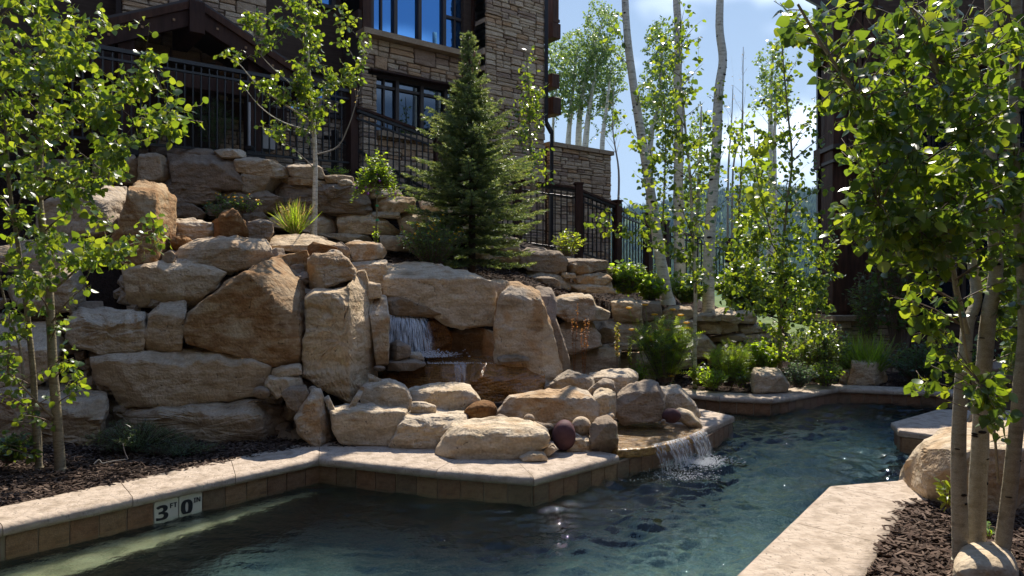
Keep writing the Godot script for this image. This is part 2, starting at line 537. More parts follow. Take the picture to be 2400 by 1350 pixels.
func land_height(x: float, d: float) -> float:
	var w1 := line_depth(x, 0)
	var w2 := maxf(line_depth(x, 1), w1 + 0.9)
	var w3 := maxf(line_depth(x, 2), w2 + 0.7)
	var t1 := ramp(x, [-9.0, -4.3, -1.9, -0.6, 0.5, 1.3, 2.6, 4.2, 5.0, 6.5], [1.4, 1.45, 1.45, 1.42, 1.25, 1.10, 1.0, 0.72, 0.3, 0.0])
	var b2 := ramp(x, [-9.0, -5.0, -2.0, 0.0, 1.4, 3.0, 5.0, 6.5], [1.8, 1.9, 1.88, 1.62, 1.2, 1.15, 0.5, 0.0])
	var t2 := ramp(x, [-9.0, -4.8, -2.0, -1.4, 0.2, 1.4, 3.0, 5.0, 6.5], [2.95, 3.0, 2.7, 2.45, 1.85, 1.6, 1.2, 0.55, 0.0])
	var t3 := ramp(x, [-9.0, -2.2, -1.0, 0.6, 1.9, 4.0, 6.0, 7.0], [3.08, 3.08, 2.5, 1.92, 1.52, 0.95, 0.2, 0.0])
	var h := 0.0
	if d < w1 + 0.25:
		h = 0.0
	elif d < w1 + 0.6:
		h = t1 * (d - w1 - 0.25) / 0.35
	elif d < w2 + 0.25:
		h = lerpf(t1, b2, (d - w1 - 0.6) / maxf(w2 - w1 - 0.35, 0.1))
	elif d < w2 + 0.6:
		h = lerpf(b2, t2, (d - w2 - 0.25) / 0.35)
	elif d < w3:
		h = lerpf(t2, t3, (d - w2 - 0.6) / maxf(w3 - w2 - 0.6, 0.1))
	else:
		h = t3 - maxf(0.0, d - w3 - 3.0) * 0.16 * smoothstep(-1.0, 2.5, x)
	if x > -1.5 and x < 0.75 and d > 6.0 and d < w1 + 0.3:
		h = maxf(h, 0.2 * smoothstep(6.0, 7.0, d))
	return h


var pool_line := PackedVector2Array([
	Vector2(-6.2, -0.2), Vector2(-2.82, 4.0), Vector2(-1.49, 5.60), Vector2(-0.53, 5.22), Vector2(0.14, 5.02), Vector2(0.81, 5.67), Vector2(1.73, 6.60), Vector2(2.23, 7.37), Vector2(1.93, 7.95),
	Vector2(1.60, 9.15), Vector2(1.93, 9.13), Vector2(2.50, 8.72), Vector2(3.05, 8.55), Vector2(3.30, 8.70), Vector2(4.24, 9.48), Vector2(5.46, 9.05), Vector2(7.0, 8.5), Vector2(6.6, 7.6), Vector2(4.57, 7.73), Vector2(3.70, 7.00), Vector2(3.57, 6.64),
	Vector2(3.80, 6.35), Vector2(3.30, 5.40), Vector2(2.61, 4.88), Vector2(2.11, 4.75), Vector2(1.04, 3.27), Vector2(-0.60, 1.0), Vector2(-2.2, -1.2)])


func make_terrain() -> void:
	var off := Geometry2D.offset_polygon(pool_line, 0.14)
	var hole: PackedVector2Array = off[0]
	var st := new_st()
	var step := 0.14
	var nx := int(24.0 / step)
	var nd := int(24.0 / step)
	var hs := PackedFloat32Array()
	hs.resize((nx + 1) * (nd + 1))
	for j in nd + 1:
		for i in nx + 1:
			var x := -11.0 + i * step
			var d := -2.0 + j * step
			var edge := 0.0
			var rough := 0.035 * lumps.get_noise_2d(x * 1.3, d * 1.3) + 0.012 * grit.get_noise_2d(x, d)
			var h := land_height(x, d)
			if h < 0.05:
				rough = absf(rough) * 0.6 - 0.02
			hs[j * (nx + 1) + i] = h + rough + edge
	for j in nd:
		for i in nx:
			var x := -11.0 + i * step
			var d := -2.0 + j * step
			if Geometry2D.is_point_in_polygon(Vector2(x + step * 0.5, d + step * 0.5), hole):
				continue
			var a := Vector3(x, hs[j * (nx + 1) + i], -d)
			var b := Vector3(x + step, hs[j * (nx + 1) + i + 1], -d)
			var c := Vector3(x + step, hs[(j + 1) * (nx + 1) + i + 1], -d - step)
			var e := Vector3(x, hs[(j + 1) * (nx + 1) + i], -d - step)
			quad(st, a, b, c, e)
	struct("terrain", done(st), M.soil)


func make_far_land() -> void:
	# the valley floor, to the horizon
	var st := new_st()
	quad(st, Vector3(-800, -2.2, 60), Vector3(900, -2.2, 60), Vector3(900, -2.2, -800), Vector3(-800, -2.2, -800))
	struct("ground", done(st), M.meadow)
	# the mountain ridge across the valley: a rising sheet with its own relief
	var ms := new_st()
	var nx := 90
	var nd := 26
	var pts := []
	for j in nd + 1:
		for i in nx + 1:
			var x := -260.0 + 820.0 * i / nx
			var d := 300.0 + 420.0 * j / nd
			pts.append(Vector3(x, ridge(x, d), -d))
	for j in nd:
		for i in nx:
			quad(ms, pts[j * (nx + 1) + i], pts[j * (nx + 1) + i + 1], pts[(j + 1) * (nx + 1) + i + 1], pts[(j + 1) * (nx + 1) + i])
	struct("mountain", done(ms), M.forest_floor)
	# conifers over its slopes
	var cone := new_st()
	for k in 6:
		var a0 := TAU * k / 6.0
		var a1 := TAU * (k + 1) / 6.0
		tri(cone, Vector3(0, 1, 0), Vector3(cos(a1) * 0.17, 0.02, sin(a1) * 0.17), Vector3(cos(a0) * 0.17, 0.02, sin(a0) * 0.17))
	var mm := MultiMesh.new()
	mm.transform_format = MultiMesh.TRANSFORM_3D
	mm.mesh = done(cone, false)
	var where: Array[Transform3D] = []
	for i in 20000:
		var x := rng.randf_range(60.0, 420.0)
		var d := rng.randf_range(330.0, 715.0)
		if lumps.get_noise_2d(x * 0.02, d * 0.02) + rng.randf() * 0.5 < -0.02 - 0.35 * float(d > 640.0):
			continue
		var s := rng.randf_range(3.5, 7.5)
		where.append(Transform3D(Basis(Vector3.UP, rng.randf() * TAU).scaled(Vector3(s, s * rng.randf_range(0.9, 1.3), s)), Vector3(x, ridge(x, d) - 0.5, -d)))
	mm.instance_count = where.size()
	for i in where.size():
		mm.set_instance_transform(i, where[i])
	var o := MultiMeshInstance3D.new()
	o.name = "conifer_forest"
	o.multimesh = mm
	o.material_override = M.conifer_far
	tag(o, "dark conifer forest covering the hazy mountain side", "forest", "", "stuff")
	add_child(o, true)


func ridge(x: float, d: float) -> float:
	var crest := ramp(x, [-260.0, 60.0, 180.0, 250.0, 300.0, 340.0, 420.0, 560.0], [40.0, 66.0, 92.0, 101.0, 95.0, 88.0, 70.0, 50.0])
	var k := clampf((d - 300.0) / 400.0, 0.0, 1.0)
	return -3.0 + crest * pow(k, 1.15) + 9.0 * k * lumps.get_noise_2d(x * 0.012, d * 0.012) + 2.0 * lumps.get_noise_2d(x * 0.06, d * 0.06)


# ---------------------------------------------------------------- the pool
func p3(p: Vector2, y: float) -> Vector3:
	return Vector3(p.x, y, -p.y)


# flat slab of any outline with a rounded rim
func slab(outline: PackedVector2Array, top: float, thick: float, rim := 0.02) -> ArrayMesh:
	var st := new_st()
	st.set_smooth_group(-1)
	var pl := outline
	if not Geometry2D.is_polygon_clockwise(pl):
		pl = pl.duplicate()
		pl.reverse()
	var rings := []
	for lv in [[rim, 0.0], [rim * 0.3, rim * 0.3], [0.0, rim], [0.0, thick - rim * 0.5], [rim * 0.4, thick]]:
		var o := inset(pl, lv[0])
		var ring := []
		for p in o:
			ring.append(p3(p, top - lv[1]))
		rings.append(ring)
	var n := pl.size()
	var inner := inset(pl, rim)
	var idx := Geometry2D.triangulate_polygon(inner)
	for i in range(0, idx.size(), 3):
		var a: Vector3 = rings[0][idx[i]]
		var b: Vector3 = rings[0][idx[i + 1]]
		var c: Vector3 = rings[0][idx[i + 2]]
		if (b - a).cross(c - a).y > 0.0:
			tri(st, a, b, c)
		else:
			tri(st, a, c, b)
	for r in rings.size() - 1:
		for i in n:
			var k := (i + 1) % n
			var a: Vector3 = rings[r][i]
			var b: Vector3 = rings[r][k]
			var c: Vector3 = rings[r + 1][k]
			var e: Vector3 = rings[r + 1][i]
			quad(st, a, e, c, b)
	st.generate_normals()
	return st.commit()


func inset(pl: PackedVector2Array, by: float) -> PackedVector2Array:
	var out := PackedVector2Array()
	var n := pl.size()
	for i in n:
		var a := pl[(i + n - 1) % n]
		var b := pl[i]
		var c := pl[(i + 1) % n]
		var n1 := (b - a).orthogonal().normalized()
		var n2 := (c - b).orthogonal().normalized()
		var m := (n1 + n2).normalized()
		var k := by / maxf(0.35, m.dot(n1))
		out.append(b - m * k)
	var area := 0.0
	for i in n:
		area += out[i].cross(out[(i + 1) % n])
	var area0 := 0.0
	for i in n:
		area0 += pl[i].cross(pl[(i + 1) % n])
	if by > 0.0 and absf(area) > absf(area0):
		return inset(pl, -by)
	return out


# coping: a rounded front edge swept along the lip; the outer side lies to the left of the way the points run
func coping_run(parent: Node3D, lip: Array, width: Array, piece: float) -> void:
	var n := lip.size()
	var outs := []
	for i in n:
		var a: Vector2 = lip[maxi(i - 1, 0)]
		var b: Vector2 = lip[i]
		var c: Vector2 = lip[mini(i + 1, n - 1)]
		var n1: Vector2 = (b - a).normalized() if i > 0 else (c - b).normalized()
		var n2: Vector2 = (c - b).normalized() if i < n - 1 else n1
		n1 = Vector2(-n1.y, n1.x)
		n2 = Vector2(-n2.y, n2.x)
		var m := (n1 + n2).normalized()
		outs.append(m / maxf(0.5, m.dot(n1)))
	for i in n - 1:
		var a: Vector2 = lip[i]
		var b: Vector2 = lip[i + 1]
		var cuts := maxi(1, int(round(a.distance_to(b) / piece)))
		for k in cuts:
			var gap := 0.0022 / a.distance_to(b)
			coping_piece(parent, a, b, outs[i], outs[i + 1], width[i], width[i + 1], float(k) / cuts + gap, float(k + 1) / cuts - gap)


func coping_piece(parent: Node3D, a: Vector2, b: Vector2, oa: Vector2, ob: Vector2, wa: float, wb: float, t0: float, t1: float) -> void:
	var st := new_st()
	var prof := []                                  # (share of the width from the lip, height)
	var over := -0.035
	for q in [[0.0, -0.062], [-0.004, -0.045], [-0.003, -0.022], [0.006, -0.008], [0.022, -0.001]]:
		prof.append(Vector2(over + q[0], q[1]))
	var nw := 7
	var rows := 8
	var grid := []
	for r in rows + 1:
		var t := lerpf(t0, t1, float(r) / rows)
		var base := a.lerp(b, t)
		var o := oa.lerp(ob, t)
		var w := lerpf(wa, wb, t)
		var row := []
		for q in prof:
			row.append(p3(base + o * q.x, q.y + 0.002 * grit.get_noise_2d(base.x * 2.0, base.y * 2.0)))
		for k in nw:
			var s := lerpf(0.01, w, float(k) / (nw - 1))
			var p := base + o * s
			var y := 0.0 + 0.002 * lumps.get_noise_2d(p.x * 5.0, p.y * 5.0) + 0.002 * grit.get_noise_2d(p.x, p.y)
			row.append(p3(p, y))
		row.append(p3(base + o * w, -0.062))
		grid.append(row)
	var m: int = grid[0].size()
	for r in rows:
		for k in m - 1:
			quad(st, grid[r][k], grid[r][k + 1], grid[r + 1][k + 1], grid[r + 1][k])
		quad(st, grid[r][m - 1], grid[r][0], grid[r + 1][0], grid[r + 1][m - 1])
	st.set_smooth_group(-1)
	for e in [0, rows]:
		for k in range(1, m - 1):
			if e == 0:
				tri(st, grid[e][0], grid[e][k + 1], grid[e][k])
			else:
				tri(st, grid[e][0], grid[e][k], grid[e][k + 1])
	st.generate_normals()
	part(parent, "coping_slab", st.commit(), M.coping)


func make_pool() -> void:
	# basin
	var fl := new_st()
	var n := pool_line.size()
	var bottom: PackedVector2Array = Geometry2D.offset_polygon(pool_line, 0.12)[0]
	var fs := 0.09
	for j in int(12.0 / fs):
		for i in int(14.0 / fs):
			var p := Vector2(-6.6 + i * fs, -1.5 + j * fs)
			if not Geometry2D.is_point_in_polygon(p + Vector2(fs, fs) * 0.5, bottom):
				continue
			quad(fl, p3(p, floor_height(p)), p3(p + Vector2(fs, 0), floor_height(p + Vector2(fs, 0))), p3(p + Vector2(fs, fs), floor_height(p + Vector2(fs, fs))), p3(p + Vector2(0, fs), floor_height(p + Vector2(0, fs))))
	struct("pool_floor", done(fl), M.pool_floor)
	var wl := new_st()
	for i in n:
		var a := pool_line[i]
		var b := pool_line[(i + 1) % n]
		quad(wl, p3(a, FLOOR - 0.2), p3(b, FLOOR - 0.2), p3(b, -0.05), p3(a, -0.05))
	var walls := struct("pool_wall", done(wl, false), M.pool_plaster)
	# tile band under the coping
	var tiles: Array[ArrayMesh] = []
	for k in 4:
		tiles.append(stone_mesh(0.035, 0.012, 50 + k))
	for i in n:
		if i in [0, 15, 16, 17, 25, 26, 27] and i != 0:
			continue
		var a := pool_line[i]
		var b := pool_line[(i + 1) % n]
		var len := a.distance_to(b)
		var u2 := (b - a) / len
		var inward := Vector2(u2.y, -u2.x)
		if not Geometry2D.is_point_in_polygon((a + b) * 0.5 + inward * 0.05, pool_line):
			inward = -inward
		var u := Vector3(u2.x, 0, -u2.y)
		var w := Vector3(inward.x, 0, -inward.y)
		if u.cross(Vector3.UP).dot(w) < 0.0:
			u = -u
		var pitch := 0.161
		var start := 0.017 if i == 1 else 0.0
		var count := int(floor((len - start) / pitch + 0.35))
		if i == 0:
			start = len - 9.0 * pitch
			count = 9
		var fit := pitch if i in [0, 1] else (len - start) / maxi(count, 1)
		for k in count:
			var s := start + (k + 0.5) * fit
			var c := a + u2 * s + inward * 0.006
			var marker := i == 1 and k in [5, 6]
			var x := Transform3D(Basis(u * (fit - 0.006), Vector3.UP * 0.176, w * 0.016), p3(c, -0.153))
			if marker:
				var mt := part(walls, "depth_marker_tile", tiles[0], M.tile_white, x)
				mt.set_meta("label", "white depth tile with large black 3 and FT" if k == 5 else "white depth tile with large black 0 and IN")
				var big := TextMesh.new()
				var font := SystemFont.new()
				font.font_names = PackedStringArray(["Droid Sans"])
				font.font_weight = 700
				big.font = font
				big.text = "3" if k == 5 else "0"
				big.font_size = 64
				big.pixel_size = 0.00185
				big.depth = 0.002
				var small: TextMesh = big.duplicate()
				small.font = font
				small.text = "FT" if k == 5 else "IN"
				small.font_size = 24
				var back := mt.transform.affine_inverse()
				var face := Basis(u, Vector3.UP, w)
				for z in 3:
					part(mt, "numeral", big, M.ink, back * Transform3D(face.scaled_local(Vector3(1.25, 1.12, 1)), p3(c - u2 * (0.028 + 0.0035 * (z - 1)) * signf(u.x * u2.x), -0.148) + w * (0.0102 + 0.0004 * z)))
				part(mt, "lettering", small, M.ink, back * Transform3D(face, p3(c + u2 * 0.043 * signf(u.x * u2.x), -0.112) + w * 0.0105))
				continue
			part(walls, "tile", tiles[rng.randi() % 4], M["tile_%d" % (rng.randi() % 4)], x)
	# grout behind the tiles
	var gr := new_st()
	for i in n:
		var a := pool_line[i]
		var b := pool_line[(i + 1) % n]
		var u2 := (b - a).normalized()
		var inward := Vector2(u2.y, -u2.x) * 0.003
		if not Geometry2D.is_point_in_polygon((a + b) * 0.5 + inward, pool_line):
			inward = -inward
		quad(gr, p3(a + inward, -0.245), p3(b + inward, -0.245), p3(b + inward, -0.052), p3(a + inward, -0.052))
	part(walls, "grout", done(gr, false), M.grout)
	# an underwater bench along the left wall; its pale top paints in a sunlit band
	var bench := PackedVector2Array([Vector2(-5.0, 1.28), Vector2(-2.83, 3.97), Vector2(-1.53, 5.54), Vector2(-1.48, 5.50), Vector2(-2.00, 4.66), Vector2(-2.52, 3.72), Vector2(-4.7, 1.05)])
	part(walls, "bench", slab(inset(bench, 0.01), -0.40, 0.80, 0.01), M.pool_plaster)
	part(walls, "bench_sunlit_top", slab(bench, -0.37, 0.03, 0.01), M.bench_sunlit)
	# coping
	var cope := Node3D.new()
	cope.name = "pool_coping"
	cope.set_meta("kind", "structure")
	add_child(cope, true)
	coping_run(cope, [Vector2(-6.2, -0.2), Vector2(-2.82, 4.0), Vector2(-1.49, 5.60), Vector2(-0.53, 5.22), Vector2(0.14, 5.02), Vector2(0.81, 5.67)], [0.36, 0.36, 0.5, 0.75, 0.9, 0.9], 0.7)
	coping_run(cope, [Vector2(1.60, 9.15), Vector2(1.93, 9.13), Vector2(2.50, 8.72), Vector2(3.05, 8.55), Vector2(3.30, 8.70), Vector2(4.24, 9.48), Vector2(5.46, 9.05), Vector2(7.0, 8.5)], [0.36, 0.36, 0.36, 0.34, 0.34, 0.34, 0.34, 0.34], 0.8)
	coping_run(cope, [Vector2(3.80, 6.35), Vector2(3.30, 5.40), Vector2(2.61, 4.88), Vector2(2.11, 4.75), Vector2(1.04, 3.27), Vector2(-0.60, 1.0)], [0.4, 0.4, 0.44, 0.44, 0.44, 0.44], 1.2)
	part(cope, "coping_slab", slab(PackedVector2Array([Vector2(1.70, 6.58), Vector2(2.26, 7.37), Vector2(1.95, 7.98), Vector2(1.3, 7.9), Vector2(1.2, 6.9)]), 0.002, 0.065), M.coping)
	part(cope, "coping_slab", slab(PackedVector2Array([Vector2(3.54, 6.64), Vector2(3.67, 7.03), Vector2(4.55, 7.77), Vector2(6.6, 7.65), Vector2(6.6, 6.0), Vector2(3.85, 6.30)]), 0.002, 0.065), M.coping)
	# water: a real, gently rippled sheet; the ripples spread from the small falls
	var wt := new_st()
	var x0 := -6.3
	var d0 := -1.3
	var cell := 0.022
	var nx := int(13.4 / cell)
	var nd := int(10.9 / cell)
	var verts := PackedVector3Array()
	var norms := PackedVector3Array()
	var index := PackedInt32Array()
	var id := {}
	var hull: PackedVector2Array = Geometry2D.offset_polygon(pool_line, 0.05)[0]
	for j in nd + 1:
		for i in nx + 1:
			var x := x0 + i * cell
			var d := d0 + j * cell
			if d < 2.8 or not Geometry2D.is_point_in_polygon(Vector2(x, d), hull):
				continue
			var e := 0.01
			var h := wave(x, d)
			id[j * 10000 + i] = verts.size()
			verts.append(Vector3(x, WATER + h, -d))
			norms.append(Vector3(-(wave(x + e, d) - h) / e, 1.0, (wave(x, d + e) - h) / e).normalized())
	for j in nd:
		for i in nx:
			var k := j * 10000 + i
			if id.has(k) and id.has(k + 1) and id.has(k + 10000) and id.has(k + 10001):
				index.append_array([id[k], id[k + 10001], id[k + 1], id[k], id[k + 10000], id[k + 10001]])
	var arr := []
	arr.resize(Mesh.ARRAY_MAX)
	arr[Mesh.ARRAY_VERTEX] = verts
	arr[Mesh.ARRAY_NORMAL] = norms
	arr[Mesh.ARRAY_INDEX] = index
	var am := ArrayMesh.new()
	am.add_surface_from_arrays(Mesh.PRIMITIVE_TRIANGLES, arr)
	struct("pool_water", am, M.water)


# the pebbled bottom is uneven, as in a natural pond
func floor_height(p: Vector2) -> float:
	return FLOOR + 0.16 * lumps.get_noise_2d(p.x * 0.9, p.y * 0.9) + 0.05 * lumps.get_noise_2d(p.x * 3.1 + 40.0, p.y * 3.1)


var swell: FastNoiseLite
func wave(x: float, d: float) -> float:
	if swell == null:
		swell = FastNoiseLite.new()
		swell.seed = 21
		swell.noise_type = FastNoiseLite.TYPE_SIMPLEX_SMOOTH
		swell.frequency = 1.0
		swell.fractal_type = FastNoiseLite.FRACTAL_NONE
	var from := Vector2(x - 1.6, d - 6.2).length()
	var near := exp(-from * 0.45)
	var ring := sin(from * 26.0 + 4.0 * swell.get_noise_2d(x * 1.2, d * 1.2)) * exp(-from * 0.7) * 0.0065
	var calm := lerpf(0.0065, 0.0270, smoothstep(-0.5, 1.0, x))
	var a := swell.get_noise_3d(x * 1.4, d * 2.2, 1.7) * 0.7 + 0.8 * swell.get_noise_3d(x * 2.8 + 1.6 * d, d * 4.4 - x, 8.3) + 0.62 * swell.get_noise_3d(x * 5.5 + 0.8 * d, d * 8.5, 4.2) + 0.24 * swell.get_noise_3d(x * 11.0, d * 15.0 + x, 6.6)
	return ring + (0.007 * near + calm) * a


# ---------------------------------------------------------------- the stone lodge
# the facade plane: FA at its reference corner, FU along it (to the right and away), FN out of it
const FA := Vector3(-2.43, 0, -12.5)
const FU := Vector3(0.79, 0, -0.613)
const FN := Vector3(0.613, 0, 0.79)


func fp(s: float, y: float, k := 0.0) -> Vector3:
	return FA + FU * s + Vector3.UP * y + FN * k


# where the sight line of a photo point meets the facade plane set forward by k: (s, y)
func on_face(px: float, py: float, k := 0.0) -> Vector2:
	var dir := at(px, py, 1.0) - Vector3(0, EYE, 0)
	var o := FA + FN * k - Vector3(0, EYE, 0)
	var t := o.dot(FN) / dir.dot(FN)
	var p := dir * t + Vector3(0, EYE, 0)
	return Vector2((p - FA).dot(FU), p.y)


var blocks: Array[ArrayMesh] = []

# ledge-stone masonry over a rectangle with holes; the stones that show largest are parts, the rest one part
func masonry(parent: Node3D, origin: Vector3, u: Vector3, w: Vector3, s0: float, s1: float, y0: float, y1: float, holes: Array, most: int, sd: int, scale := 1.0, called := "stone") -> void:
	if blocks.is_empty():
		for k in 7:
			blocks.append(stone_mesh(0.045, 0.03, 200 + k))
	var r := RandomNumberGenerator.new()
	r.seed = sd
	var list := []
	var y := y0
	while y < y1 - 0.02:
		var hh := minf(r.randf_range(0.15, 0.235) * scale, y1 - y)
		if y1 - y - hh < 0.07 * scale:
			hh = y1 - y
		var s := s0
		while s < s1 - 0.01:
			var bw := minf(r.randf_range(0.20, 0.50) * scale, s1 - s)
			if s1 - s - bw < 0.12 * scale:
				bw = s1 - s
			var kind := r.randf()
			if kind < 0.10:
				list.append([s, y, bw, hh])
			else:
				var cuts := [0.0, r.randf_range(0.38, 0.62), 1.0] if kind < 0.66 else [0.0, r.randf_range(0.26, 0.38), r.randf_range(0.60, 0.74), 1.0]
				for c in cuts.size() - 1:
					var a := s
					var yy: float = y + hh * cuts[c]
					var h2: float = hh * (cuts[c + 1] - cuts[c])
					var split := r.randf_range(0.35, 0.65) if bw > 0.34 * scale and r.randf() < 0.55 else 1.0
					list.append([a, yy, bw * split, h2])
					if split < 1.0:
						list.append([a + bw * split, yy, bw * (1.0 - split), h2])
			s += bw
		y += hh
	var kept := []
	for q in list:
		var a: float = q[0]
		var b: float = q[1]
		var c: float = q[0] + q[2]
		var d: float = q[1] + q[3]
		var gone := false
		for h in holes:
			if a >= h[0] - 0.02 and c <= h[1] + 0.02 and b >= h[2] - 0.02 and d <= h[3] + 0.02:
				gone = true
			elif a < h[1] and c > h[0] and b < h[3] and d > h[2]:
				# trim against the hole on the side where less is lost
				var cut := [h[1] - a, c - h[0], h[3] - b, d - h[2]]
				var least := 0
				for z in 4:
					if cut[z] < cut[least]:
						least = z
				match least:
					0: a = h[1]
					1: c = h[0]
					2: b = h[3]
					3: d = h[2]
		if gone or c - a < 0.03 or d - b < 0.02:
			continue
		var mid := origin + u * (a + c) * 0.5 + Vector3.UP * (b + d) * 0.5
		var px := 1200.0 + FOCAL * mid.x / -mid.z
		var py := 675.0 - FOCAL * (mid.y - EYE) / -mid.z
		var seen := 1.0 if px > -30.0 and px < 2430.0 and py > -30.0 else 0.05
		kept.append([(c - a) * (d - b) / mid.z / mid.z * seen, a, b, c, d])
	kept.sort_custom(func(p, q): return p[0] > q[0])
	var rest := []
	for i in 6:
		rest.append(new_st())
	var any := false
	for i in kept.size():
		var q: Array = kept[i]
		var proud := r.randf_range(0.0, 0.028)
		var size := Vector3(q[3] - q[1] - 0.009, q[4] - q[2] - 0.009, 0.11)
		var c: Vector3 = origin + u * (q[1] + q[3]) * 0.5 + Vector3.UP * (q[2] + q[4]) * 0.5 + w * (proud - 0.045)
		var uu := u if r.randf() < 0.5 else u
		var tilt := Basis(w, r.randf_range(-0.012, 0.012)) * Basis(u, r.randf_range(-0.03, 0.03))
		var x := Transform3D(tilt * Basis(uu * size.x, Vector3.UP * size.y, w * size.z), c - parent.position)
		var tone := r.randi() % 6 if r.randf() < 0.75 else 1
		var me := blocks[r.randi() % blocks.size()]
		if i < most:
			part(parent, called, me, M["facade_%d" % tone], x)
		else:
			rest[tone].append_from(me, 0, x)
			any = true
	if any:
		var am := ArrayMesh.new()
		for i in 6:
			rest[i].commit(am)
			if am.get_surface_count() > 0:
				am.surface_set_material(am.get_surface_count() - 1, M["facade_%d" % i])
		var o := part(parent, "stonework", am, null)
		o.set_meta("kind", "stuff")


# a window: frame, upright and cross bars, a pane behind each opening
func window(parent: Node3D, s0: float, s1: float, y0: float, y1: float, k: float, uprights: Array, cross: Array, glass: Material, bw := 0.07) -> void:
	var root := Node3D.new()
	root.name = numbered("window")
	parent.add_child(root, true)
	var us := [s0] + uprights + [s1]
	for i in us.size():
		var s: float = us[i]
		var wide := bw * (1.5 if i == 0 or i == us.size() - 1 else 1.0)
		var q := block(root, "mullion" if i > 0 and i < us.size() - 1 else "frame", fp(s, (y0 + y1) * 0.5, k), Vector3(wide, y1 - y0, 0.09), M.trim, FU)
		q.position -= parent.position
	for y in [y0, y1]:
		var q := block(root, "frame", fp((s0 + s1) * 0.5, y, k - 0.004), Vector3(s1 - s0, bw * 1.3, 0.09), M.trim, FU)
		q.position -= parent.position
	for i in us.size() - 1:
		for c in cross:
			if c[0] != i:
				continue
			var q: MeshInstance3D
			if c.size() > 2:
				q = block(root, "glazing_bar", fp(c[2], (y0 + y1) * 0.5, k - 0.01), Vector3(0.035, y1 - y0, 0.05), M.trim, FU)
			else:
				q = block(root, "glazing_bar", fp((us[i] + us[i + 1]) * 0.5, c[1], k - 0.008), Vector3(us[i + 1] - us[i], bw * 0.7, 0.06), M.trim, FU)
			q.position -= parent.position
		var g := block(root, "pane", fp((us[i] + us[i + 1]) * 0.5, (y0 + y1) * 0.5, k - 0.03), Vector3(us[i + 1] - us[i], y1 - y0, 0.012), glass, FU)
		g.position -= parent.position


func planks(parent: Node3D, s0: float, s1: float, y0: float, y1: float, k: float, pitch: float, holes: Array) -> void:
	var y := y0
	while y < y1:
		var parts := [[s0, s1]]
		for h in holes:
			if y + pitch > h[2] and y < h[3]:
				var next := []
				for p in parts:
					if h[0] > p[0]:
						next.append([p[0], minf(h[0], p[1])])
					if h[1] < p[1]:
						next.append([maxf(h[1], p[0]), p[1]])
				parts = next
		for p in parts:
			if p[1] - p[0] < 0.05:
				continue
			var q := block(parent, "plank", fp((p[0] + p[1]) * 0.5, y + pitch * 0.5, k), Vector3(p[1] - p[0], pitch - 0.006, 0.03), M.siding, FU, (Vector3.UP + FN * 0.12).normalized())
			q.name = q.name
		y += pitch


